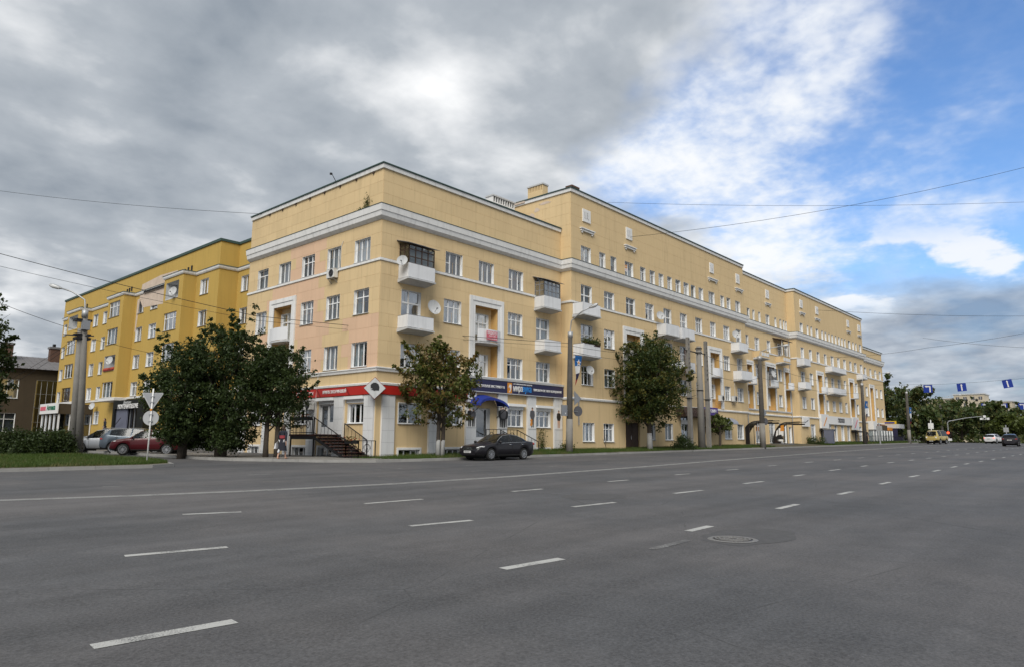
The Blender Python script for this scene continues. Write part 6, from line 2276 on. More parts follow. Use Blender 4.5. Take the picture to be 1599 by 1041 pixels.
def bush(label, loc, r, h, seed, leaf='leaf_dark', n=4500, ry=None):
    t = thing('bush', label, 'bush', loc)
    g = np.random.default_rng(seed)
    C = g.normal(0, 1, (60, 3))
    C /= np.linalg.norm(C, axis=1)[:, None]
    C *= (g.uniform(0.3, 1, 60) ** 0.5)[:, None]
    C = np.stack([C[:, 0] * r, C[:, 1] * (ry or r), np.abs(C[:, 2]) * h * 0.85 + 0.08], 1)
    P = np.repeat(C, n // 60, 0) + g.normal(0, 0.16, (n // 60 * 60, 3))
    link('foliage', leaf_mesh('foliage', P, 0.11, leaf), t)
    mb = MB()
    for k in range(9):
        c = C[k * 6]
        mb.tube([(0, 0, -0.1), (c[0] * 0.5, c[1] * 0.5, c[2] * 0.6), tuple(c)], [0.025, 0.018, 0.008], 'bark', 4)
    mb.obj('stems', t)
    return t


bush('dark hedge bush on the island, leftmost one', (-14.2, 12.3, 0.05), 1.0, 1.45, 1)
bush('dark hedge bush on the island, middle one', (-13.2, 11.4, 0.05), 0.95, 1.5, 2)
bush('dark hedge bush beside the double concrete pole', (-12.3, 11.5, 0.05), 0.75, 1.45, 3)
bush('low weeds clump at the foot of the first lattice pole', (29.6, -3.5, 0.35), 1.5, 1.2, 4, 'leaf_dark', 2500, 0.6)
bush('small weeds by the flagged lamp pole', (15.9, -1.6, 0.3), 0.4, 0.5, 5, 'leaf_yellow', 600)
bush('green tuft below the blue cabinet stretch', (66.2, -2.2, 0.9), 1.4, 0.9, 6, 'leaf_dark', 1500)
V_ = thing('climber', 'thin climbing plant on the yellow wall between the last two pilasters', 'climber', (14.75, -0.06, 0.1))
mb = MB()
for k in range(5):
    x = -0.3 + k * 0.16
    mb.tube([(x * 0.3, -0.02, 0), (x, -0.05, 0.7), (x + random.uniform(-.2, .2), -0.04, 1.3 + 0.25 * k % 0.6)], 0.008, 'bark', 4)
mb.obj('stems', V_)
P = np.stack([rng.normal(0.02, 0.20, 420), rng.uniform(-0.25, -0.02, 420), rng.uniform(0.0, 1.0, 420) ** 1.3 * 1.75], 1)
link('leaves', leaf_mesh('leaves', P, 0.09, 'leaf_linden'), V_)
mb = MB()
mb.tube([(0, 0, 0), (0.05, 0.02, 0.6), (-0.05, 0.05, 1.3)], 0.02, 'bark', 5)
mb.tube([(0.02, 0, 0.5), (0.35, 0.0, 1.2)], 0.012, 'bark', 4)
mb.tube([(0.02, 0, 0.3), (-0.35, 0.0, 0.9)], 0.012, 'bark', 4)
tag(mb.obj('bare_sapling', None, loc=(20.6, -1.7, 0.3)), 'bare dead sapling between the two barred windows', 'sapling')

# flowers along the parapet of one balcony
B_ = thing('balcony_plants', 'green plants along the rail of the balcony behind the flagged lamp pole', 'plants', (18.6, -1.95, 8.3))
P = np.stack([rng.uniform(-1.0, 1.1, 700), rng.uniform(-0.1, 0.3, 700), np.abs(rng.normal(0, 0.22, 700))], 1)
link('leaves', leaf_mesh('leaves', P, 0.12, 'leaf_linden'), B_)
mb = MB()
mb.box(-1.0, 1.1, 0.0, 0.2, -0.15, 0.03, 'dark_wood')
mb.obj('trough', B_)

# ------------------------------------------------------------------ poles, lamps, banners, wires
def lamp_head(mb, p, d):
    p, d = Vector(p), Vector(d).normalized()
    u = d.cross(Vector((0, 0, 1))).normalized()
    w = u.cross(d)
    rings = [(0.0, 0.05), (0.10, 0.09), (0.25, 0.14), (0.48, 0.16), (0.66, 0.10), (0.72, 0.03)]
    k = len(mb.v)
    n = 10
    mi, gi = mb.mi('galv'), mb.mi('lamp_glass')
    for s, r in rings:
        for j in range(n):
            t = 2 * math.pi * j / n
            mb.v.append(tuple(p + d * s + u * math.cos(t) * r + w * math.sin(t) * r * (0.75 if math.sin(t) > 0 else 0.9)))
    for i in range(len(rings) - 1):
        for j in range(n):
            mb.f.append((k + i * n + j, k + i * n + (j + 1) % n, k + (i + 1) * n + (j + 1) % n, k + (i + 1) * n + j))
            mb.m.append(gi if 1 <= i <= 3 and j >= n // 2 else mi)


def lamp_pole(label, base, top, head, r=0.17, white=0.0, m='dark_concrete', wm='whitewash', group=None):
    wm = 'pole_concrete'
    t = thing('street_lamp', label, 'street lamp', base, 0, group)
    b, tp, hd = Vector((0, 0, 0)), Vector(top) - Vector(base), Vector(head) - Vector(base)
    mb = MB()
    L = tp.length
    mb.tube([b - Vector((0, 0, 0.5)), b + tp * 0.5, tp], [r * 1.15, r * 0.95, r * 0.75], m, 12)
    mb.obj('pole', t, True)
    if white:
        w = MB()
        w.tube([b - Vector((0, 0, 0.1)), b + tp * (white / L)], [r * 1.17, r * 1.10], wm, 12)
        w.obj('painted_base', t, True)
    a = MB()
    h = hd - tp
    up = Vector((0, 0, 1))
    pts = [tp - up * 0.5, tp, tp + up * (h.z * 0.45) + h * 0.06, tp + up * (h.z * 0.45) + Vector((h.x, h.y, 0)) * 0.28 + up * h.z * 0.22, tp + up * (h.z * 0.88) + Vector((h.x, h.y, 0)) * 0.62, hd]
    a.tube(pts, 0.042, 'galv', 7)
    a.tube([tp - up * 0.35, tp + up * 0.06], [r * 0.86, r * 0.86], 'galv', 10)
    a.obj('arm', t, True)
    c = MB()
    lamp_head(c, hd, pts[-1] - pts[-2])
    c.obj('lamp_head', t, True)
    return t


t1 = lamp_pole('double concrete lamp pole on the left street island with its lamp turned left', (-11.13, 12.18, -0.05), (-11.84, 11.13, 8.0), (-12.85, 12.0, 9.25), 0.19, 0, 'pole_concrete')
mb = MB()
mb.tube([(-0.25, 0.22, -0.4), (-0.55, -0.35, 3.5), (-0.78, -0.82, 7.1)], [0.21, 0.18, 0.15], 'pole_concrete', 12)
mb.obj('brace_pole', t1, True)
mb = MB()
for z, f in ((6.55, .86), (6.75, .88), (7.55, 0.95)):
    mb.box(-0.95 * f - 0.2, -0.45 * f + 0.12, -1.1 * f - 0.02, -0.6 * f + 0.1, z - 0.06, z + 0.06, 'black_metal')
mb.bar((-1.5, -0.5, 6.7), (-0.2, -1.2, 6.7), 0.06, 0.06, 'black_metal')
mb.box(-0.82, -0.45, -1.25, -0.95, 7.0, 7.5, 'grey_metal')
mb.obj('clamps', t1)
t2 = lamp_pole('dark lamp pole with whitewashed foot carrying a star banner in front of the pale house', (13.99, -3.2, 0.15), (14.2, -3.2, 8.5), (14.4, -4.7, 10.1), 0.21, 2.35)
t4 = lamp_pole('dark lamp pole with whitewashed foot before the arched canopies', (45.3, -4.0, 0.6), (45.5, -4.0, 9.7), (46.4, -6.0, 10.75), 0.25, 2.3)
t5 = lamp_pole('dark lamp pole with a star banner at the far stretch of the avenue front', (81.4, -3.9, 1.1), (81.8, -3.9, 9.3), (83.6, -6.6, 10.8), 0.24, 0)
t6 = lamp_pole('lamp pole with a star banner past the end of the long house', (106.2, -4.1, 1.0), (106.8, -4.1, 9.5), (108.5, -7.0, 10.6), 0.24, 2.2)
t7 = lamp_pole('thin lamp pole farthest down the avenue left of the yellow van', (132.5, -4.2, 1.0), (133.0, -4.2, 9.2), (135, -7, 10.4), 0.26, 2.2)
# signs seen edge-on or from behind on the lamp poles
def disc(mb, c, r, ax, m, n=18, t=0.02):
    c, ax = Vector(c), Vector(ax).normalized()
    u = ax.cross(Vector((0, 0, 1))).normalized()
    w = u.cross(ax)
    A = [c + u * r * math.cos(2 * math.pi * k / n) + w * r * math.sin(2 * math.pi * k / n) for k in range(n)]
    mb.face(A, m)
    B = [a + ax * t for a in A]
    mb.face(B[::-1], m)
    for k in range(n):
        mb.face([A[k], B[k], B[(k + 1) % n], A[(k + 1) % n]], m)


for (x, y, z, tt) in ((14.5, -3.2, 3.95, 'bare dark'), (45.6, -4.0, 4.0, 'faded')):
    s = thing('traffic_sign', ('triangular and round traffic signs turned edge-on on the flagged lamp pole' if x < 20 else 'small signs turned edge-on on the lamp pole before the arched canopies'), 'traffic sign', (x, y, z))
    mb = MB()
    mb.prism([(-0.1, -0.5), (0.72, 0.0), (-0.1, 0.5)], 0.0, 0.02, 'grey_metal', 'y', (0.1, -0.1, 0))
    mb.obj('triangle_plate', s)
    mb = MB()
    disc(mb, (0.42, -0.1, -0.88), 0.36, (0.35, 1, 0), 'print_grey')
    mb.obj('round_plate', s)
    mb = MB()
    mb.bar((-0.1, -0.05, 0.3), (0.4, -0.08, 0.3), 0.03, 0.03, 'grey_metal')
    mb.bar((-0.1, -0.05, -0.9), (0.4, -0.08, -0.9), 0.03, 0.03, 'grey_metal')
    mb.obj('bracket', s)
s = thing('meter_box', 'flat pale grey box sign left of the flagged lamp pole', 'box', (13.45, -3.2, 2.72))
mb = MB()
mb.box(-0.30, 0.32, -0.04, 0.04, -0.02, 0.72, 'grey_metal')
mb.obj('plate', s)
mb = MB()
mb.box(0.06, 0.13, -0.05, -0.04, 0.1, 0.2, 'print_white')
mb.bar((0.3, 0, 0.35), (0.6, 0, 0.35), 0.04, 0.04, 'grey_metal')
mb.obj('bracket', s)


def banner(label, base, h=2.9, w=0.85, rz=0.0):
    t = thing('banner', label, 'banner', base, rz, 'star banners on the lamp poles')
    mb = MB()
    cuts = [(0.0, 0.36, 'flag_blue'), (0.36, 0.62, 'flag_white'), (0.62, 0.82, 'flag_navy'), (0.82, 1.0, 'flag_red')]
    wid = lambda u: w * (1.0 if u < 0.18 else max(0.08, 1.0 - (u - 0.18) * 1.08))
    for a, b, m in cuts:
        n = 5
        for k in range(n):
            u0, u1 = a + (b - a) * k / n, a + (b - a) * (k + 1) / n
            y0, y1 = 0.05 * math.sin(u0 * 7), 0.05 * math.sin(u1 * 7)
            sl = 0.16 * h * (1 if a > 0 else 0)
            for yy in (0.0, 0.004):
                mb.face([(0.05, y0 + yy, -u1 * h), (0.05 + wid(u1), y1 + yy, -u1 * h + (0.12 if m != 'flag_blue' else 0.0)), (0.05 + wid(u0), y0 + yy, -u0 * h + (0.12 if a > 0 or k > 0 else 0.0) * (0 if m == 'flag_blue' and k == 0 else 1)), (0.05, y0 + yy, -u0 * h)], m)
    mb.obj('cloth', t)
    st = MB()
    pts = []
    for k in range(10):
        r = 0.26 if k % 2 == 0 else 0.12
        q = math.pi / 2 + 2 * math.pi * k / 10
        pts.append((0.05 + w * 0.5 + r * math.cos(q), -0.5 + r * math.sin(q)))
    st.prism(pts, -0.012, -0.006, 'print_white')
    st.prism([(0.05 + w * 0.5 + 0.09 * math.cos(q), -0.5 + 0.09 * math.sin(q)) for q in [2 * math.pi * k / 8 for k in range(8)]], -0.018, -0.013, 'print_orange')
    st.obj('star', t)
    rd = MB()
    rd.tube([(-0.15, 0, 0.02), (w + 0.12, 0, 0.02)], 0.018, 'grey_metal', 6)
    rd.obj('rod', t)
    return t


banner('star banner in blue, white, navy and red on the nearest flagged lamp pole', (14.65, -3.25, 6.98), 2.15, 0.8)
banner('star banner on the lamp pole before the far white shop boards', (82.3, -4.0, 6.9), 3.0, 1.5)
banner('star banner on the lamp pole past the end of the long house', (107.4, -4.2, 7.0), 3.0, 1.6)

# concrete posts: two lattice posts and a solid one between them
def lattice_post(label, base, h, r):
    t = thing('power_pole', label, 'power pole', base)
    mb = MB()
    zs = h * 0.62
    mb.hexa([(-r, -r * .8, -0.5), (r, -r * .8, -0.5), (r, r * .8, -0.5), (-r, r * .8, -0.5), (-r * .85, -r * .7, zs), (r * .85, -r * .7, zs), (r * .85, r * .7, zs), (-r * .85, r * .7, zs)], 'pole_concrete')
    n = 9
    for k in range(n):
        z0, z1 = zs + (h - zs) * k / n, zs + (h - zs) * (k + 1) / n
        s = 0.85 - 0.25 * k / n
        for q in (-1, 1):
            mb.box(q * r * s - r * 0.18, q * r * s + r * 0.18, -r * 0.6, r * 0.6, z0, z1, 'pole_concrete')
        mb.box(-r * s, r * s, -r * 0.55, r * 0.55, z1 - 0.14, z1 - 0.002, 'pole_concrete')
    mb.obj('post', t)
    c = MB()
    c.box(-r * 1.4, r * 1.4, -r * 1.1, r * 1.1, h * 0.45, h * 0.45 + 0.06, 'black_metal')
    c.bar((0, 0, h * 0.46), (0.6, -0.3, h * 0.48), 0.03, 0.03, 'black_metal')
    c.obj('clamp', t)
    return t


lattice_post('left of the two lattice topped concrete posts near the shingled awning', (31.35, -3.3, 0.35), 9.8, 0.20)
lattice_post('right of the two lattice topped concrete posts near the shingled awning', (34.8, -3.3, 0.38), 9.8, 0.20)
t = thing('power_pole', 'thick round concrete pole between the two lattice posts', 'power pole', (33.4, -3.3, 0.36))
mb = MB()
mb.tube([(0, 0, -0.4), (0, 0, 5), (0.02, 0, 9.2)], [0.34, 0.28, 0.20], 'pole_concrete', 14)
mb.obj('pole', t, True)
mb = MB()
mb.tube([(-2.6, 0, 8.6), (1.6, 0, 8.6)], 0.05, 'black_metal', 6)
mb.tube([(-2.6, 0, 8.6), (-2.6, 0, 6.6)], 0.04, 'brick_red', 6)
for z in (5.2, 8.6, 9.0):
    mb.lathe([(0.3, z - 0.05), (0.3, z + 0.05)], 'black_metal', 12)
mb.obj('crossbar', t)

# give-way sign seen from behind on a white post
s = thing('traffic_sign', 'back of a give way sign on a white post at the street corner', 'traffic sign', (-11.95, 0.46, -0.15), R(-38))
mb = MB()
mb.tube([(0, 0, -0.2), (0.02, 0, 3.35)], 0.032, 'white_trim', 9)
mb.obj('post', s, True)
mb = MB()
mb.prism([(-0.42, 3.17), (0.42, 3.17), (0.44, 3.13), (0.03, 2.42), (-0.03, 2.42), (-0.44, 3.13)], 0.04, 0.06, 'galv')
mb.prism([(-0.40, 3.15), (0.40, 3.15), (0.0, 2.46)], 0.032, 0.04, 'grey_metal')
mb.obj('triangle_plate', s)
mb = MB()
mb.prism([(0.33 * math.cos(2 * math.pi * k / 24), 2.05 + 0.33 * math.sin(2 * math.pi * k / 24)) for k in range(24)], 0.04, 0.06, 'galv')
mb.obj('round_plate', s)
for z in (2.2, 1.9, 2.75, 3.0):
    mb = MB()
    mb.box(-0.08, 0.08, -0.035, 0.04, z - 0.02, z + 0.02, 'grey_metal')
    mb.obj('clamp', s)
mb = MB()
mb.lathe([(0.045, 2.36), (0.05, 2.42), (0.045, 2.46)], 'print_orange', 9)
mb.obj('orange_tape', s)


def wire(label, pts, sag, r=0.012, n=14, cat='cable'):
    mb = MB()
    P = []
    for a, b in zip(pts, pts[1:]):
        a, b = Vector(a), Vector(b)
        for k in range(n + 1):
            u = k / n
            P.append(a.lerp(b, u) - Vector((0, 0, 4 * sag * u * (1 - u))))
    mb.tube(P, r * 0.75, 'wire', 5)
    return tag(mb.obj('overhead_cable'), label, cat)


wire('thick cable from the left edge across the corner house to the flagged lamp pole', [(-18.3, 10.4, 10.55), (-4.9, 5.1, 8.0), (14.1, -3.2, 7.75)], 0.12, 0.022)
wire('thinner second cable just below the thick one across the corner house', [(-18.3, 10.4, 9.85), (-4.8, 5.1, 7.75), (14.1, -3.2, 7.5)], 0.12, 0.013)
wire('cable from the left edge down to the double concrete pole', [(-21.0, 4.4, 8.3), (-11.8, 11.3, 6.85)], 0.25, 0.016)
wire('upper of two cables falling left from the double concrete pole', [(-11.8, 11.4, 6.75), (-14.2, 27.2, 3.2)], 0.3, 0.014)
wire('lower of two cables falling left from the double concrete pole', [(-11.8, 11.4, 6.55), (-14.6, 24.7, 2.6)], 0.3, 0.014)
wire('cable from the double concrete pole down to the right in front of the mustard wing', [(-11.7, 11.3, 6.6), (-4.0, 12.3, 5.75), (2.0, 12.3, 5.2)], 0.1, 0.014)
wire('thin cable high in the sky left of the corner house', [(-16.0, 43.5, 22.8), (0.0, 14.0, 17.3)], 0.4, 0.018)
wire('cable rising to the right in the sky from the attic wall ornament', [(51.2, -31.5, 26.1), (25.8, -1.1, 18.5)], 0.9, 0.022)
wire('thin level cable in the sky right of the roof', [(64.4, -30.9, 25.4), (33.0, 6.0, 25.2)], 0.5, 0.02)
wire('upper trolley span cable at the right', [(117.3, -28.4, 21.3), (72.5, -1.4, 18.8)], 0.5, 0.028)
wire('cable from the flagged lamp pole along the avenue to the lattice posts', [(14.1, -3.2, 7.6), (31.5, -3.3, 8.9)], 0.4, 0.018)
wire('lower cable from the flagged lamp pole to the lattice posts', [(14.1, -3.2, 7.2), (31.5, -3.3, 8.3)], 0.45, 0.015)
wire('cable between the lattice posts and the lamp pole before the canopies', [(34.9, -3.3, 8.9), (45.5, -4.0, 9.0), (81.7, -3.9, 8.9)], 0.5, 0.022)
wire('lower cable between the lattice posts and the lamp pole before the canopies', [(34.9, -3.3, 7.4), (45.5, -4.0, 7.6), (81.7, -3.9, 8.0)], 0.6, 0.018)
wire('cable crossing the avenue that carries the three blue lane signs', [(84.0, -3.9, 9.3), (90.2, -10.4, 9.45), (93.5, -14.1, 9.65), (98.0, -19.1, 10.2), (106, -30, 11.3)], 0.05, 0.022)
wire('cable sagging across the avenue high above the blue lane signs', [(79.1, -29.1, 15.2), (72.5, -14.2, 12.6), (73.2, -1.4, 12.4)], 0.3, 0.022)
wire('second cable sagging across the avenue nearer the right edge', [(79.1, -29.1, 11.9), (75.2, -13.2, 14.2)], 0.4, 0.02)
wire('cable crossing the avenue that carries the far blue signs', [(166, -1, 10.4), (181, -14, 10.8), (190, -24, 11.2)], 0.1, 0.035)

# blue lane signs on the span wires
def lane_sign(label, loc, s, kind, roll=0.0):
    t = thing('lane_sign', label, 'lane sign', loc, R(-88), 'blue lane signs hung over the avenue')
    t.rotation_euler = (0, roll, R(-88))
    mb = MB()
    mb.box(-s / 2, s / 2, -0.02, 0.02, -s / 2, s / 2, 'sign_blue')
    mb.obj('plate', t)
    ar = MB()
    if kind == 'up':
        ar.prism([(-.07 * s, -.42 * s), (.07 * s, -.42 * s), (.06 * s, .25 * s), (.13 * s, .22 * s), (0, .42 * s), (-.13 * s, .22 * s), (-.06 * s, .25 * s)], -0.03, -0.021, 'print_white')
    else:
        ar.prism([(.16 * s, -.45 * s), (.30 * s, -.45 * s), (.30 * s, .34 * s), (-.16 * s, .36 * s), (-.14 * s, .43 * s), (-.36 * s, .29 * s), (-.16 * s, .15 * s), (-.15 * s, .22 * s), (.16 * s, .21 * s)], -0.03, -0.021, 'print_white')
    ar.obj('arrow', t)
    hk = MB()
    for x in (-s * 0.35, s * 0.35):
        hk.bar((x, 0, s / 2), (x, 0, s / 2 + 0.12), 0.03, 0.03, 'grey_metal')
    hk.obj('hanger', t)


lane_sign('blue lane sign with a left turn arrow, leftmost of the three over the avenue', (90.25, -10.45, 8.80), 1.12, 'left', R(1))
lane_sign('blue lane sign with a straight arrow, middle of the three over the avenue', (93.5, -14.1, 9.05), 1.14, 'up', R(-4))
lane_sign('tilted blue lane sign with a straight arrow, rightmost of the three over the avenue', (97.9, -19.1, 9.6), 1.18, 'up', R(-9))
lane_sign('small far blue sign over the treetops, left of two beside the beige block', (174.4, -6.1, 9.8), 1.5, 'left')
lane_sign('small far blue sign over the treetops, second to the right of the beige block', (177.3, -9.4, 9.8), 1.5, 'left')
lane_sign('small far blue sign cut by the right edge of the photo', (180.3, -12.7, 9.9), 1.5, 'left')

# traffic light mast at the crossing
TL = thing('traffic_light', 'traffic light mast showing red with a long arm over the crossing', 'traffic light', (134.5, -4.9, 1.0))
mb = MB()
mb.tube([(0, 0, 0), (0, 0, 4.0), (0.1, -0.2, 4.35), (2.2, -2.8, 5.0), (4.2, -5.2, 5.35)], [0.10, 0.09, 0.08, 0.06, 0.05], 'galv', 7)
mb.obj('mast', TL)
mb = MB()
mb.box(-0.2, 0.15, -0.3, 0.3, 1.3, 2.5, 'black_metal')
mb.box(-0.25, 0.1, -0.5, 0.5, 0.55, 1.0, 'print_white')
mb.obj('signal_head', TL)
mb = MB()
disc(mb, (-0.24, 0, 2.1), 0.24, (1, 0, 0), 'lit_red')
mb.obj('red_light', TL)
mb = MB()
for dx, dz in ((0, 0), (-0.55, -0.45), (0.0, -0.45), (0.55, -0.45)):
    mb.box(4.1, 4.3, -5.6 + dx - 0.22, -5.6 + dx + 0.22, 5.3 + dz - 0.2, 5.3 + dz + 0.2, 'print_white')
mb.box(4.08, 4.1, -5.75, -5.45, 4.72, 5.0, 'print_black')
mb.obj('arm_signals', TL)
for (x, y, h, m, lab) in ((112.5, -6.2, 4.0, 'white_trim', 'slim white post left of the traffic light'), (133, -14.4, 3.4, 'galv', 'grey sign post right of the white car'), (88, -4.2, 3.2, 'galv', 'grey sign post before the far railing')):
    s = thing('sign_post', lab, 'post', (x, y, G(x, y)))
    mb = MB()
    mb.tube([(0, 0, 0), (0, 0, h)], 0.09, m, 7)
    mb.obj('post', s)
    mb = MB()
    mb.box(-0.06, 0.0, -0.4, 0.4, h * 0.62, h * 0.86, m)
    mb.obj('plate', s)
s = thing('street_clock', 'globe lamps on a post near the yellow van', 'street lamp', (118, -2.6, 1.1))
mb = MB()
mb.tube([(0, 0, 0), (0, 0, 4.6)], 0.10, 'print_grey', 7)
mb.tube([(0, -0.8, 4.4), (0, 0.8, 4.4)], 0.05, 'print_grey', 6)
mb.obj('post', s)
for yy, zz in ((-0.8, 4.75), (0.8, 4.75), (0, 5.4)):
    mb = MB()
    mb.lathe([(0.02, -0.36), (0.26, -0.26), (0.36, 0), (0.26, 0.26), (0.02, 0.36)], 'lamp_glass', 10, (0, yy, zz))
    mb.obj('globe', s, True)

# ------------------------------------------------------------------ far buildings
BG = thing('apartment_building', 'distant beige panel apartment block rising above the trees at the end of the avenue', 'building', (360, 0, 0))
def far_block(x0, x1, y0, y1, z1, rows, cols):
    mb = MB()
    mb.box(x0, x1, y0, y1, 0, z1, 'beige_wall')
    mb.box(x0 - 0.3, x1 + 0.3, y0 - 0.3, y1 + 0.3, z1, z1 + 0.5, 'grey_trim')
    mb.obj('wall', BG)
    for r in range(rows):
        for c in range(cols):
            z = z1 - 2.4 - r * 2.9
            y = y0 + (y1 - y0) * (c + 0.5) / cols
            w = MB()
            w.box(x0 - 0.06, x0 - 0.01, y - 0.7, y + 0.7, z, z + 1.4, 'print_grey')
            w.box(x0 - 0.09, x0 - 0.06, y - 0.05, y + 0.05, z, z + 1.4, 'white_plastic')
            w.obj('window', BG)
far_block(0, 12, 30, 43, 22.0, 3, 4)
far_block(-2, 12, 18, 30, 23.6, 3, 4)
far_block(0, 12, 8, 17.9, 20.0, 3, 3)
mb = MB()
for y in (33, 37, 41, 21, 25):
    mb.box(-2.1 if y < 30 else -0.1, -1.99 if y < 30 else 0.0, y - 0.5, y + 0.5, 20.5, 21.5, 'dark_inside')
mb.obj('attic_openings', BG)
WB = thing('pavilion', 'low white pavilion with striped roof edge among the trees past the long house', 'pavilion', (140, 5.0, 1.0))
mb = MB()
mb.box(0, 8, -4.5, 3, 0, 3.6, 'print_white')
mb.obj('wall', WB)
mb = MB()
for k in range(14):
    mb.box(-0.3, -0.1, -4.5 + 0.53 * k, -4.5 + 0.53 * k + 0.28, 3.6, 4.7, 'grey_trim')
mb.box(-0.1, 8.2, -4.7, 3.2, 3.6, 4.6, 'grey_roof')
mb.obj('roof', WB)
mb = MB()
mb.box(-0.12, -0.02, -4.3, -2.4, 1.4, 3.3, 'print_yellow')
mb.box(-0.14, -0.12, -4.0, -2.7, 1.7, 3.0, 'print_grey')
mb.obj('sign', WB)

# ------------------------------------------------------------------ vehicles
def ellipsoid(mb, c, r, m, n=12, k=7, rot=None):
    b = len(mb.v)
    mi = mb.mi(m)
    for i in range(k + 1):
        p = math.pi * i / k
        for j in range(n):
            t = 2 * math.pi * j / n
            v = Vector((r[0] * math.sin(p) * math.cos(t), r[1] * math.sin(p) * math.sin(t), r[2] * math.cos(p)))
            if rot: v = rot @ v
            mb.v.append((v.x + c[0], v.y + c[1], v.z + c[2]))
    for i in range(k):
        for j in range(n):
            mb.f.append((b + i * n + j, b + (i + 1) * n + j, b + (i + 1) * n + (j + 1) % n, b + i * n + (j + 1) % n))
            mb.m.append(mi)


def interp(tab, s):
    xs = [a for a, b in tab]
    return float(np.interp(s, xs, [b for a, b in tab]))


WHEELS = {}


def wheel_meshes(r, w, spokes, dark):
    key = (r, w, spokes, dark)
    if key in WHEELS: return WHEELS[key]
    t = MB()
    t.lathe([(r * 0.66, -w / 2), (r * 0.90, -w / 2), (r * 0.98, -w * 0.38), (r, -w * 0.2), (r, w * 0.2), (r * 0.98, w * 0.38), (r * 0.90, w / 2), (r * 0.66, w / 2)], 'tyre', 24, (0, 0, 0), 'y')
    m = MB()
    y = -w / 2
    m.lathe([(r * 0.67, y), (r * 0.68, y - 0.008), (r * 0.61, y - 0.008), (r * 0.58, y + 0.05)], 'alloy', 24, (0, 0, 0), 'y')
    m.lathe([(r * 0.60, y + 0.07), (0.0, y + 0.07)], 'black_metal', 20, (0, 0, 0), 'y')
    for k in range(spokes):
        a = 2 * math.pi * k / spokes
        u, v = Vector((math.cos(a), 0, math.sin(a))), Vector((-math.sin(a), 0, math.cos(a)))
        for s in (-1, 1):
            p = u * (r * 0.10) + v * (0.02 * s) + Vector((0, y + 0.012, 0))
            q = u * (r * 0.62) + v * (0.055 * s) + Vector((0, y + 0.004, 0))
            m.bar(p, q, 0.030 if not dark else 0.022, 0.03, 'alloy', (0, 1, 0))
    m.lathe([(0.0, y - 0.012), (r * 0.15, y - 0.006), (r * 0.17, y + 0.04)], 'alloy', 12, (0, 0, 0), 'y')
    WHEELS[key] = (t.mesh('tyre', True), m.mesh('rim'))
    return WHEELS[key]


KINDS = {
    'sedan': dict(L=4.66, W=1.78, top=[(0, .52), (.012, .66), (.04, .745), (.10, .82), (.20, .90), (.275, .955), (.44, 1.395), (.52, 1.44), (.60, 1.445), (.70, 1.40), (.78, 1.27), (.865, 1.075), (.93, 1.05), (.975, 1.02), (.992, .90), (1, .60)],
                  belt=[(0, .70), (.25, .90), (.5, .95), (.85, 1.0), (1, 1.0)], ws=(.275, .44), rs=(.705, .865), sw=(.335, .80), pil=(.555, .575), axF=.205, axR=.775, r=.325, low=.19),
    'suv': dict(L=4.55, W=1.84, top=[(0, .58), (.012, .78), (.04, .92), (.10, 1.02), (.20, 1.09), (.265, 1.13), (.405, 1.585), (.5, 1.655), (.62, 1.665), (.80, 1.60), (.885, 1.52), (.955, 1.13), (.985, 1.05), (1, .65)],
                belt=[(0, .85), (.25, 1.06), (.55, 1.10), (.90, 1.20), (1, 1.2)], ws=(.265, .405), rs=(.885, .955), sw=(.315, .845), pil=(.54, .56), axF=.20, axR=.785, r=.365, low=.26),
    'wagon': dict(L=4.8, W=1.85, top=[(0, .55), (.012, .70), (.04, .80), (.10, .90), (.18, 1.0), (.225, 1.07), (.37, 1.55), (.48, 1.63), (.65, 1.64), (.82, 1.60), (.92, 1.52), (.98, 1.05), (1, .62)],
                  belt=[(0, .80), (.25, .98), (.6, 1.03), (.95, 1.08), (1, 1.08)], ws=(.225, .37), rs=(.92, .98), sw=(.27, .90), pil=(.50, .515), axF=.19, axR=.78, r=.34, low=.21),
    'van': dict(L=4.4, W=1.95, top=[(0, .85), (.008, 1.15), (.03, 1.30), (.09, 1.95), (.16, 2.08), (.3, 2.12), (.8, 2.12), (.93, 2.06), (.985, 1.80), (1, 1.0)],
                belt=[(0, 1.22), (1, 1.22)], ws=(.03, .09), rs=(.95, .985), sw=(.12, .92), pil=(.36, .39), axF=.22, axR=.74, r=.38, low=.45),
}


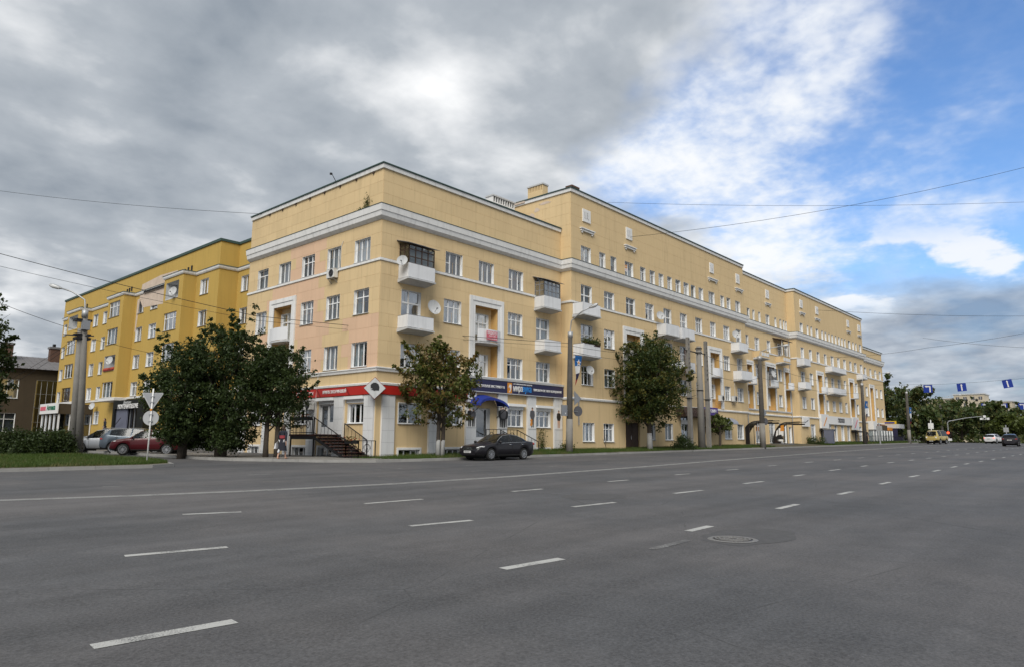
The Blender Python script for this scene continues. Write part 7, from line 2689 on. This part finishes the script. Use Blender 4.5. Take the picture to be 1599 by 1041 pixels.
def car(name, label, kind, paint, loc, rz, cat='car', tail_on=False, rack=False, seen='side'):
    K = KINDS[kind]
    L, Wd, r = K['L'], K['W'], K['r']
    t = thing(name, label, cat, loc, rz)
    S = sorted(set([0, .004, .012, .025, .04] + [i / 64 for i in range(2, 63)] + [.975, .985, .992, .997, 1] + list(K['ws']) + list(K['rs']) + list(K['sw']) + list(K['pil'])))
    xf, xr = K['axF'], K['axR']
    rings = []
    for s in S:
        top = interp(K['top'], s)
        zb = min(interp(K['belt'], s), top - 0.045)
        e = min(s, 1 - s) * L
        plan = 1.0 - 0.24 * max(0, 1 - e / 0.55) ** 2 - (0.05 if e < 0.03 else 0)
        w = Wd / 2 * plan
        low = K['low'] + (0.10 * max(0, 1 - e / 0.45))
        cab = max(0.0, min(1.0, (top - zb) / 0.42))
        wt = w * (0.90 - 0.20 * cab)
        arch = 0
        for ax in (xf, xr):
            d = (s - ax) * L
            ra = r * 1.16
            if abs(d) < ra:
                arch = max(arch, r + math.sqrt(ra * ra - d * d))
        z1, z2 = max(low, arch), max(low + 0.10, arch)
        z3 = max(low + 0.45 * (zb - low), arch + 0.015 if arch else 0)
        z3 = min(z3, zb - 0.08)
        z1, z2 = min(z1, z3 - 0.02), min(z2, z3 - 0.01)
        bulge = 0.018 if arch else 0
        half = [(0, low), (w * .80, z1), (w * .965 + bulge, z2), (w + bulge * .6, z3), (w * .992, zb - .07), (w * .955, zb), (wt, max(zb + 0.012, top - .055)), (wt * .80, top - 0.008), (0, top + .018)]
        rings.append([(L / 2 - s * L, y, z) for y, z in half])
    n = 9
    body, front, rear = MB(), MB(), MB()
    sides, Q = {1: MB(), -1: MB()}, [1]

    def sector(j, s0, s1):
        m = (s0 + s1) / 2
        if j == 5 and K['sw'][0] < m < K['sw'][1] and not (K['pil'][0] < m < K['pil'][1]):
            return sides[Q[0]]
        if j in (6, 7) and K['ws'][0] < m < K['ws'][1]: return front
        if j in (6, 7) and K['rs'][0] < m < K['rs'][1]: return rear
        return body

    # shared-vertex body so that it shades smoothly
    for q in (1, -1):
        Q[0] = q
        base = len(body.v)
        for rg in rings:
            body.v += [(x, y * q, z) for x, y, z in rg]
        for i in range(len(S) - 1):
            for j in range(n - 1):
                sec = sector(j, S[i], S[i + 1])
                if sec is body:
                    a, b, c, d = base + i * n + j, base + (i + 1) * n + j, base + (i + 1) * n + j + 1, base + i * n + j + 1
                    body.f.append((a, b, c, d) if q > 0 else (d, c, b, a))
                    body.m.append(body.mi(paint if j > 1 else 'tyre'))
                else:
                    P = [rings[i][j], rings[i + 1][j], rings[i + 1][j + 1], rings[i][j + 1]]
                    sec.face([(x, y * q, z) for x, y, z in (P if q > 0 else P[::-1])], 'car_glass')
    for e_, rg in ((0, rings[0]), (1, rings[-1])):
        poly = [(x, y, z) for x, y, z in rg] + [(x, -y, z) for x, y, z in rg[-2:0:-1]]
        body.face(poly, paint)
    bo = body.obj('body', t, True)
    # dark cabin
    cb = MB()
    cb.box(L / 2 - K['rs'][0] * L, L / 2 - (K['ws'][0] + .06) * L, -Wd * .40, Wd * .40, K['low'] + .05, interp(K['belt'], .5) - 0.06, 'dark_inside')
    for x in (L / 2 - .47 * L, L / 2 - .70 * L):
        for y in (-.38, .38):
            cb.box(x - .08, x + .08, y - .24, y + .24, .5, interp(K['belt'], .5) + .22, 'print_grey')
    cb.obj('seats', t)
    for q in (1, -1):
        sides[q].obj('side_window', t, True)
    front.obj('windscreen', t, True)
    rear.obj('rear_window', t, True)
    tm, rm = wheel_meshes(r, 0.21, 5 if kind == 'sedan' else 6, kind == 'van')
    for ax in (xf, xr):
        for q in (-1, 1):
            wl_ = link('wheel', None, t, (L / 2 - ax * L, q * (Wd / 2 - 0.115), r), 0 if q < 0 else math.pi)
            link('tyre', tm, wl_)
            link('rim', rm, wl_)
    wb = MB()
    for ax in (xf, xr):
        x = L / 2 - ax * L
        wb.box(x - r * 1.05, x + r * 1.05, -Wd / 2 + 0.24, Wd / 2 - 0.24, 0.12, r * 2.1, 'dark_inside')
    wb.obj('wheel_arch_liner', t)
    zt = interp(K['top'], .04)
    for q in (-1, 1):
        hl = MB()
        if kind == 'van':
            ellipsoid(hl, (L / 2 - .04, q * .66, .98), (.05, .12, .12), 'lamp_glass')
        else:
            ellipsoid(hl, (L / 2 - .30, q * (Wd / 2 - .20), zt - .055), (.27, .11, .062), 'lamp_glass', 12, 7, Matrix.Rotation(-q * .62, 3, 'Z') @ Matrix.Rotation(.18, 3, 'Y'))
        hl.obj('headlight', t, True)
        tl = MB()
        zz = interp(K['top'], .975) - .13 if kind != 'van' else 1.0
        ellipsoid(tl, (-L / 2 + (.12 if kind != 'suv' else .20), q * (Wd / 2 - .20), zz), (.16 if kind != 'suv' else .22, .12, .085), 'lit_red' if tail_on else 'tail_red', 12, 7, Matrix.Rotation(q * .5, 3, 'Z'))
        tl.obj('tail_light', t, True)
        mr = MB()
        xm = L / 2 - (K['ws'][0] + .055) * L
        zm = interp(K['belt'], .33) + .07
        ellipsoid(mr, (xm, q * (Wd / 2 + .09), zm), (.07, .11, .075), paint if kind != 'van' else 'black_metal')
        mr.bar((xm, q * (Wd / 2 - .06), zm - .05), (xm, q * (Wd / 2 + .05), zm - .03), .05, .04, 'black_metal')
        mr.obj('mirror', t, True)
        for s in ((.535, .745) if kind != 'van' else (.34,)):
            hd = MB()
            x = L / 2 - s * L
            zh = interp(K['belt'], s) - .11
            hd.tube([(x - .09, q * (Wd / 2 - .005), zh), (x - .06, q * (Wd / 2 + .022), zh), (x + .06, q * (Wd / 2 + .022), zh), (x + .09, q * (Wd / 2 - .005), zh)], .014, 'chrome' if kind == 'sedan' else paint, 6)
            hd.obj('door_handle', t, True)
    # shut lines of the doors
    for q in (-1, 1):
        sl = MB()
        for s in (.305, K['pil'][0] + .01, .745):
            pts = []
            for zf in (0.10, .35, .6, .8, .97):
                zb = interp(K['belt'], s)
                z = K['low'] + (zb - K['low']) * zf
                pts.append((L / 2 - s * L + (.03 if s > .7 else 0) * zf, q * (Wd / 2 * (.972 + .03 * math.sin(min(1, zf * 1.6) * math.pi / 2))) * 1.0, z))
            sl.tube(pts, .006, 'tyre', 4)
        sl.tube([(L / 2 - .31 * L, q * (Wd / 2 - .005), K['low'] + .09), (L / 2 - .70 * L, q * (Wd / 2 - .005), K['low'] + .09)], .02, 'tyre', 5)
        sl.obj('door_seam', t)
        if kind == 'sedan':
            tr_ = MB()
            pts = [(rings[i][5][0], rings[i][5][1] * q * 1.004, rings[i][5][2] + .005) for i, s in enumerate(S) if K['sw'][0] - .01 <= s <= K['sw'][1] + .02]
            tr_.tube(pts, .011, 'chrome', 4)
            pts = [(rings[i][6][0], rings[i][6][1] * q * 1.01, rings[i][6][2] - .004) for i, s in enumerate(S) if K['sw'][0] - .01 <= s <= K['sw'][1] + .02]
            tr_.tube(pts, .008, 'chrome', 4)
            tr_.obj('chrome_trim', t)
    g = MB()
    zg = zt - .10
    g.box(L / 2 - .14, L / 2 - .015, -.42, .42, zg - .10, zg + .06, 'black_metal')
    for k in range(3):
        g.bar((L / 2 - .012, -.40 + .05 * k, zg - .07 + .055 * k), (L / 2 - .012, .40 - .05 * k, zg - .07 + .055 * k), .03, .022, 'chrome')
    g.bar((L / 2 - .006, -.07, zg), (L / 2 - .006, .07, zg), .02, .07, 'chrome')
    g.obj('grille', t)
    lo = MB()
    lo.box(L / 2 - .10, L / 2 - .02, -.55, .55, K['low'] + .10, K['low'] + .24, 'black_metal')
    lo.box(-L / 2 + .02, -L / 2 + .10, -.55, .55, K['low'] + .06, K['low'] + .20, 'black_metal')
    lo.obj('bumper_insert', t)
    for q, nm in ((1, 'front'), (-1, 'rear')):
        pl_ = MB()
        z = .46 if q > 0 else (.72 if kind != 'suv' else .82)
        x = q * (L / 2 + (.012 if q > 0 else .012))
        pl_.box(x - .012, x + .012, -.26, .26, z - .055, z + .055, 'plate')
        for k in range(7):
            pl_.box(x + q * .0125, x + q * .0145, -.21 + k * .06, -.175 + k * .06, z - .03, z + .03, 'print_black')
        pl_.obj('license_plate', t)
    if kind != 'van':
        wp = MB()
        x0, x1 = L / 2 - K['ws'][0] * L, L / 2 - (K['ws'][0] + .07) * L
        z0, z1 = interp(K['top'], K['ws'][0]) + .025, interp(K['top'], K['ws'][0] + .07) + .025
        for y in (-.45, .15):
            wp.bar((x0 - .02, y, z0), (x1, y + .40, z1), .018, .014, 'tyre')
        wp.obj('wiper', t)
    if rack:
        rk = MB()
        for q in (-1, 1):
            pts = [(L / 2 - s * L, q * Wd * .335, interp(K['top'], s) + (.0 if k in (0, 4) else .06)) for k, s in enumerate((.45, .50, .62, .76, .82))]
            rk.tube(pts, .018, 'alloy', 5)
        rk.obj('roof_rail', t)
    return t


def at_road(x, y): return (x, y, G(x, y))


car('parked_car', 'black saloon parked at the kerb in front of the music shop', 'sedan', 'paint_black', at_road(4.62, -5.22), R(179))
car('parked_car', 'dark red crossover parked at the corner beside the linden cluster', 'suv', 'paint_red', (-7.0, 13.2, G(-7, 13)), R(143)).scale = (0.92, 0.92, 0.92)
car('parked_car', 'grey blue crossover half hidden behind the dark red one, its tail light showing', 'suv', 'paint_greyblue', (-6.1, 17.2, G(-7.4, 15)), R(-44))
car('parked_car', 'silver estate car with roof rails half behind the double concrete pole', 'wagon', 'paint_silver', (-6.5, 21.6, G(-8.2, 15)), R(138), rack=True)
car('van', 'boxy yellow van with pale roof coming over the crest at the end of the avenue', 'van', 'paint_yellow', (101.8, -8.9, G(102, -9) + 0.05), R(170), 'van')
car('car', 'white hatchback with red tail lights driving away over the crest', 'suv', 'paint_white', (124, -13.5, G(124, -13.5) + 0.02), R(-12), tail_on=True)
car('car', 'dark estate car driving away at the right edge of the photo', 'suv', 'paint_dark', (92.5, -19.4, G(92.5, -19.4) + 0.02), R(2))
car('car', 'second dark car cut off by the right edge of the photo', 'suv', 'paint_dark', (95.5, -22.2, G(95.5, -22.2) + 0.02), R(2))
car('car', 'pale car almost hidden beyond the crest below the red traffic light', 'wagon', 'paint_silver', (150, -10.2, G(150, -10.2) + 0.02), R(185))


# ------------------------------------------------------------------ people
def skin_obj(name, chains, m, parent, sub=1):
    """chains: list of (points, radii); the first point of a later chain may repeat a point of an earlier one to join it"""
    vs, es, rad, idx = [], [], [], {}
    for pts, rr in chains:
        prev = None
        for p, q in zip(pts, rr):
            k = tuple(round(c, 4) for c in p)
            if k not in idx:
                idx[k] = len(vs)
                vs.append(p)
                rad.append(q)
            i = idx[k]
            if prev is not None and prev != i: es.append((prev, i))
            prev = i
    me = bpy.data.meshes.new(name)
    me.from_pydata(vs, es, [])
    me.materials.append(MATS[m])
    o = link(name, me, parent)
    o.modifiers.new('skin', 'SKIN')
    for i, d in enumerate(me.skin_vertices[0].data):
        d.radius = rad[i] if isinstance(rad[i], tuple) else (rad[i], rad[i])
        d.use_root = i == 0
    o.modifiers.new('smooth', 'SUBSURF').levels = sub
    o.modifiers['smooth'].render_levels = sub
    return o


def person(label, loc, rz, top, legs, sleeve, skirt=None, bag=None, stride=0.18, hair_m='hair', hc=1.66):
    """front is +y; a walking figure about hc metres tall"""
    s = hc / 1.70
    t = thing('person', label, 'person', loc, rz)
    V3 = lambda x, y, z: (x * s, y * s, z * s)
    hip, chest, neck = V3(0, 0, .93), V3(0, .02, 1.28), V3(0, .03, 1.44)
    ch = [([hip, V3(0, .0, 1.08), chest, V3(0, .02, 1.38), neck, V3(0, .05, 1.52)], [(.135 * s, .10 * s), (.12 * s, .095 * s), (.145 * s, .10 * s), (.10 * s, .08 * s), .052 * s, .05 * s])]
    for q in (-1, 1):
        f = stride * q
        ch.append(([hip, V3(.09 * q, 0, .88), V3(.10 * q, f * .55 + .03, .50), V3(.10 * q, f - (.06 if q < 0 else 0), .09), V3(.10 * q, f + .15 - (.05 if q < 0 else 0), .035)], [.12 * s, .085 * s, .056 * s, .04 * s, .036 * s]))
        sw = -f * .9
        sh, el, wr = V3(.19 * q, .01, 1.37), V3(.235 * q, sw * .45 - .02, 1.09), V3(.22 * q, sw * .9 + .10, .88)
        ch.append(([V3(0, .02, 1.38), sh, el, wr, V3(.22 * q, sw + .13, .81)], [.09 * s, .058 * s, .042 * s, .028 * s, .032 * s]))
        for k in range(5):
            a = V3(.22 * q, sw + .13, .81)
            dx = (k - 2) * .015
            ln = (.06, .085, .09, .085, .065)[k]
            if k == 0:
                pts = [a, V3(.20 * q, sw + .165, .80), V3(.195 * q, sw + .18, .765)]
            else:
                pts = [a, V3(.22 * q + dx * .4, sw + .13 + dx, .77), V3(.215 * q + dx * .4, sw + .14 + dx, .77 - ln * .5), V3(.20 * q + dx * .4, sw + .15 + dx, .77 - ln)]
            ch.append((pts, [.03 * s] + [.010 * s] * (len(pts) - 2) + [.008 * s]))
    skin_obj('body', ch, 'skin', t)
    hd = MB()
    ellipsoid(hd, V3(0, .07, 1.60), (.075 * s, .092 * s, .115 * s), 'skin', 14, 10)
    ellipsoid(hd, V3(0, .165, 1.585), (.014 * s, .02 * s, .026 * s), 'skin', 8, 6)
    for q in (-1, 1):
        ellipsoid(hd, V3(.030 * q, .150, 1.612), (.012 * s, .008 * s, .008 * s), 'print_black', 8, 5)
        ellipsoid(hd, V3(.076 * q, .07, 1.595), (.010 * s, .02 * s, .03 * s), 'skin', 8, 5)
    ellipsoid(hd, V3(0, .152, 1.543), (.024 * s, .008 * s, .007 * s), 'dark_red', 8, 5)
    hd.obj('head', t, True)
    hr = MB()
    ellipsoid(hr, V3(0, .045, 1.635), (.088 * s, .098 * s, .10 * s), hair_m, 14, 8)
    ellipsoid(hr, V3(0, -.02, 1.56), (.075 * s, .06 * s, .10 * s), hair_m, 12, 8)
    hr.obj('hair', t, True)
    # clothing
    tc = [([V3(0, .0, .90), V3(0, .0, 1.08), V3(0, .02, 1.28), V3(0, .02, 1.40), V3(0, .03, 1.45)], [(.165 * s, .125 * s), (.15 * s, .12 * s), (.17 * s, .125 * s), (.12 * s, .10 * s), (.065 * s, .06 * s)])]
    for q in (-1, 1):
        sw = -stride * q * .9
        tc.append(([V3(0, .02, 1.40), V3(.19 * q, .01, 1.37), V3(.235 * q, sw * .45 - .02, 1.09), V3(.222 * q, sw * .86 + .085, .91)], [.11 * s, .075 * s, .058 * s, .044 * s]))
    skin_obj('jacket', tc, top, t)
    if sleeve:
        sb = MB()
        for z, r0 in ((1.17, .182), (1.09, .176)):
            sb.lathe([(r0 * s * 0.98, z * s - .03), (r0 * s, z * s), (r0 * s * 0.98, z * s + .03)], sleeve, 16)
        o = sb.obj('stripe', t, True)
        o.scale = (1, .80, 1)
    if skirt:
        k = MB()
        n = 18
        prof = [(.17, .98), (.19, .80), (.21, .60), (.235, .42)]
        b = len(k.v)
        for (r0, z) in prof:
            for j in range(n):
                a = 2 * math.pi * j / n
                w = 1 + .06 * math.sin(5 * a) * (1 - z)
                k.v.append(V3(r0 * w * math.cos(a), r0 * w * .85 * math.sin(a) + .03 * (1 - z), z))
        for i in range(len(prof) - 1):
            for j in range(n):
                k.f.append((b + i * n + j, b + i * n + (j + 1) % n, b + (i + 1) * n + (j + 1) % n, b + (i + 1) * n + j))
                k.m.append(k.mi(skirt))
        k.obj('skirt', t, True)
    lc = []
    for q in (-1, 1):
        f = stride * q
        lc.append(([V3(0, 0, .93), V3(.09 * q, 0, .88), V3(.10 * q, f * .55 + .03, .50), V3(.10 * q, f - (.06 if q < 0 else 0), .11 if not skirt else .30)], [.13 * s, .10 * s, .072 * s, .06 * s]))
    skin_obj('trousers', lc, legs, t)
    shb = MB()
    for q in (-1, 1):
        f = stride * q - (.06 if q < 0 else 0)
        ellipsoid(shb, V3(.10 * q, f + .07, .045), (.048 * s, .135 * s, .05 * s), 'cloth_dark' if not skirt else 'print_skin', 10, 6)
    shb.obj('shoes', t, True)
    if bag:
        bg_ = thing('shopping_bag', bag, 'bag', loc, rz)
        b = MB()
        b.hexa([V3(-.31, -.30, .52), V3(-.21, -.30, .52), V3(-.21, .02, .52), V3(-.31, .02, .52), V3(-.28, -.24, .80), V3(-.24, -.24, .80), V3(-.24, -.02, .80), V3(-.28, -.02, .80)], 'cloth_white')
        b.tube([V3(-.26, -.2, .80), V3(-.24, -.06, .88), V3(-.26, -.03, .80)], .008, 'cloth_white', 5)
        b.obj('sack', bg_)
    return t


person('woman in a dark striped top and dark skirt walking past the double trunked linden', (-5.55, 0.25, G(-5.5, 0.25) + .125), R(-60), 'cloth_dark', 'cloth_white', 'cloth_red', 'cloth_dark', 'pale plastic bag carried by the walking woman')
person('person in dark clothes standing on the raised terrace left of the boutique portal', (0.6, 44.6, 1.24), R(95), 'cloth_dark', 'cloth_grey', None, None, None, 0.10, hc=1.72)
person('distant person in dark clothes standing by the banner lamp pole before the railing', (84.2, -3.4, base_z(84) - 0.02), R(100), 'cloth_dark', 'cloth_dark', None, None, None, 0.12, hc=1.75)
tr_ = tag(link('terrace', None), kind='structure')
mb = MB()
mb.box(-0.4, 1.75, 43.2, 50.8, -0.5, 1.22, 'plinth')
mb.obj('terrace_block', tr_)

# weeds rooted on the cornice near the corner and gutter hooks under the roof edge
WD = thing('weed', 'small yellow green weeds rooted on the cornice near the house corner', 'weed', (-0.12, 1.35, 14.82))
P = np.stack([rng.uniform(-0.12, 0.08, 240), np.concatenate([rng.normal(0.05, 0.14, 160), rng.normal(0.75, 0.25, 80)]), np.concatenate([np.abs(rng.normal(0.35, 0.28, 160)), np.abs(rng.normal(0.08, 0.08, 80))])], 1)
link('leaves', leaf_mesh('leaves', P, 0.085, 'leaf_yellow'), WD)
mb = MB()
for k in range(5):
    mb.tube([(0, 0.03 * k, -0.03), (random.uniform(-.05, .02), 0.04 * k - 0.06, 0.35), (random.uniform(-.1, .02), 0.07 * k - 0.12, random.uniform(.5, .95))], 0.006, 'bark', 4)
mb.obj('stems', WD)
for k in range(8):
    mb = MB()
    mb.box(-0.10, -0.02, 0.9 + k * 1.75, 1.02 + k * 1.75, 16.98, 17.10, 'dark_wood')
    mb.obj('gutter_hook', H)
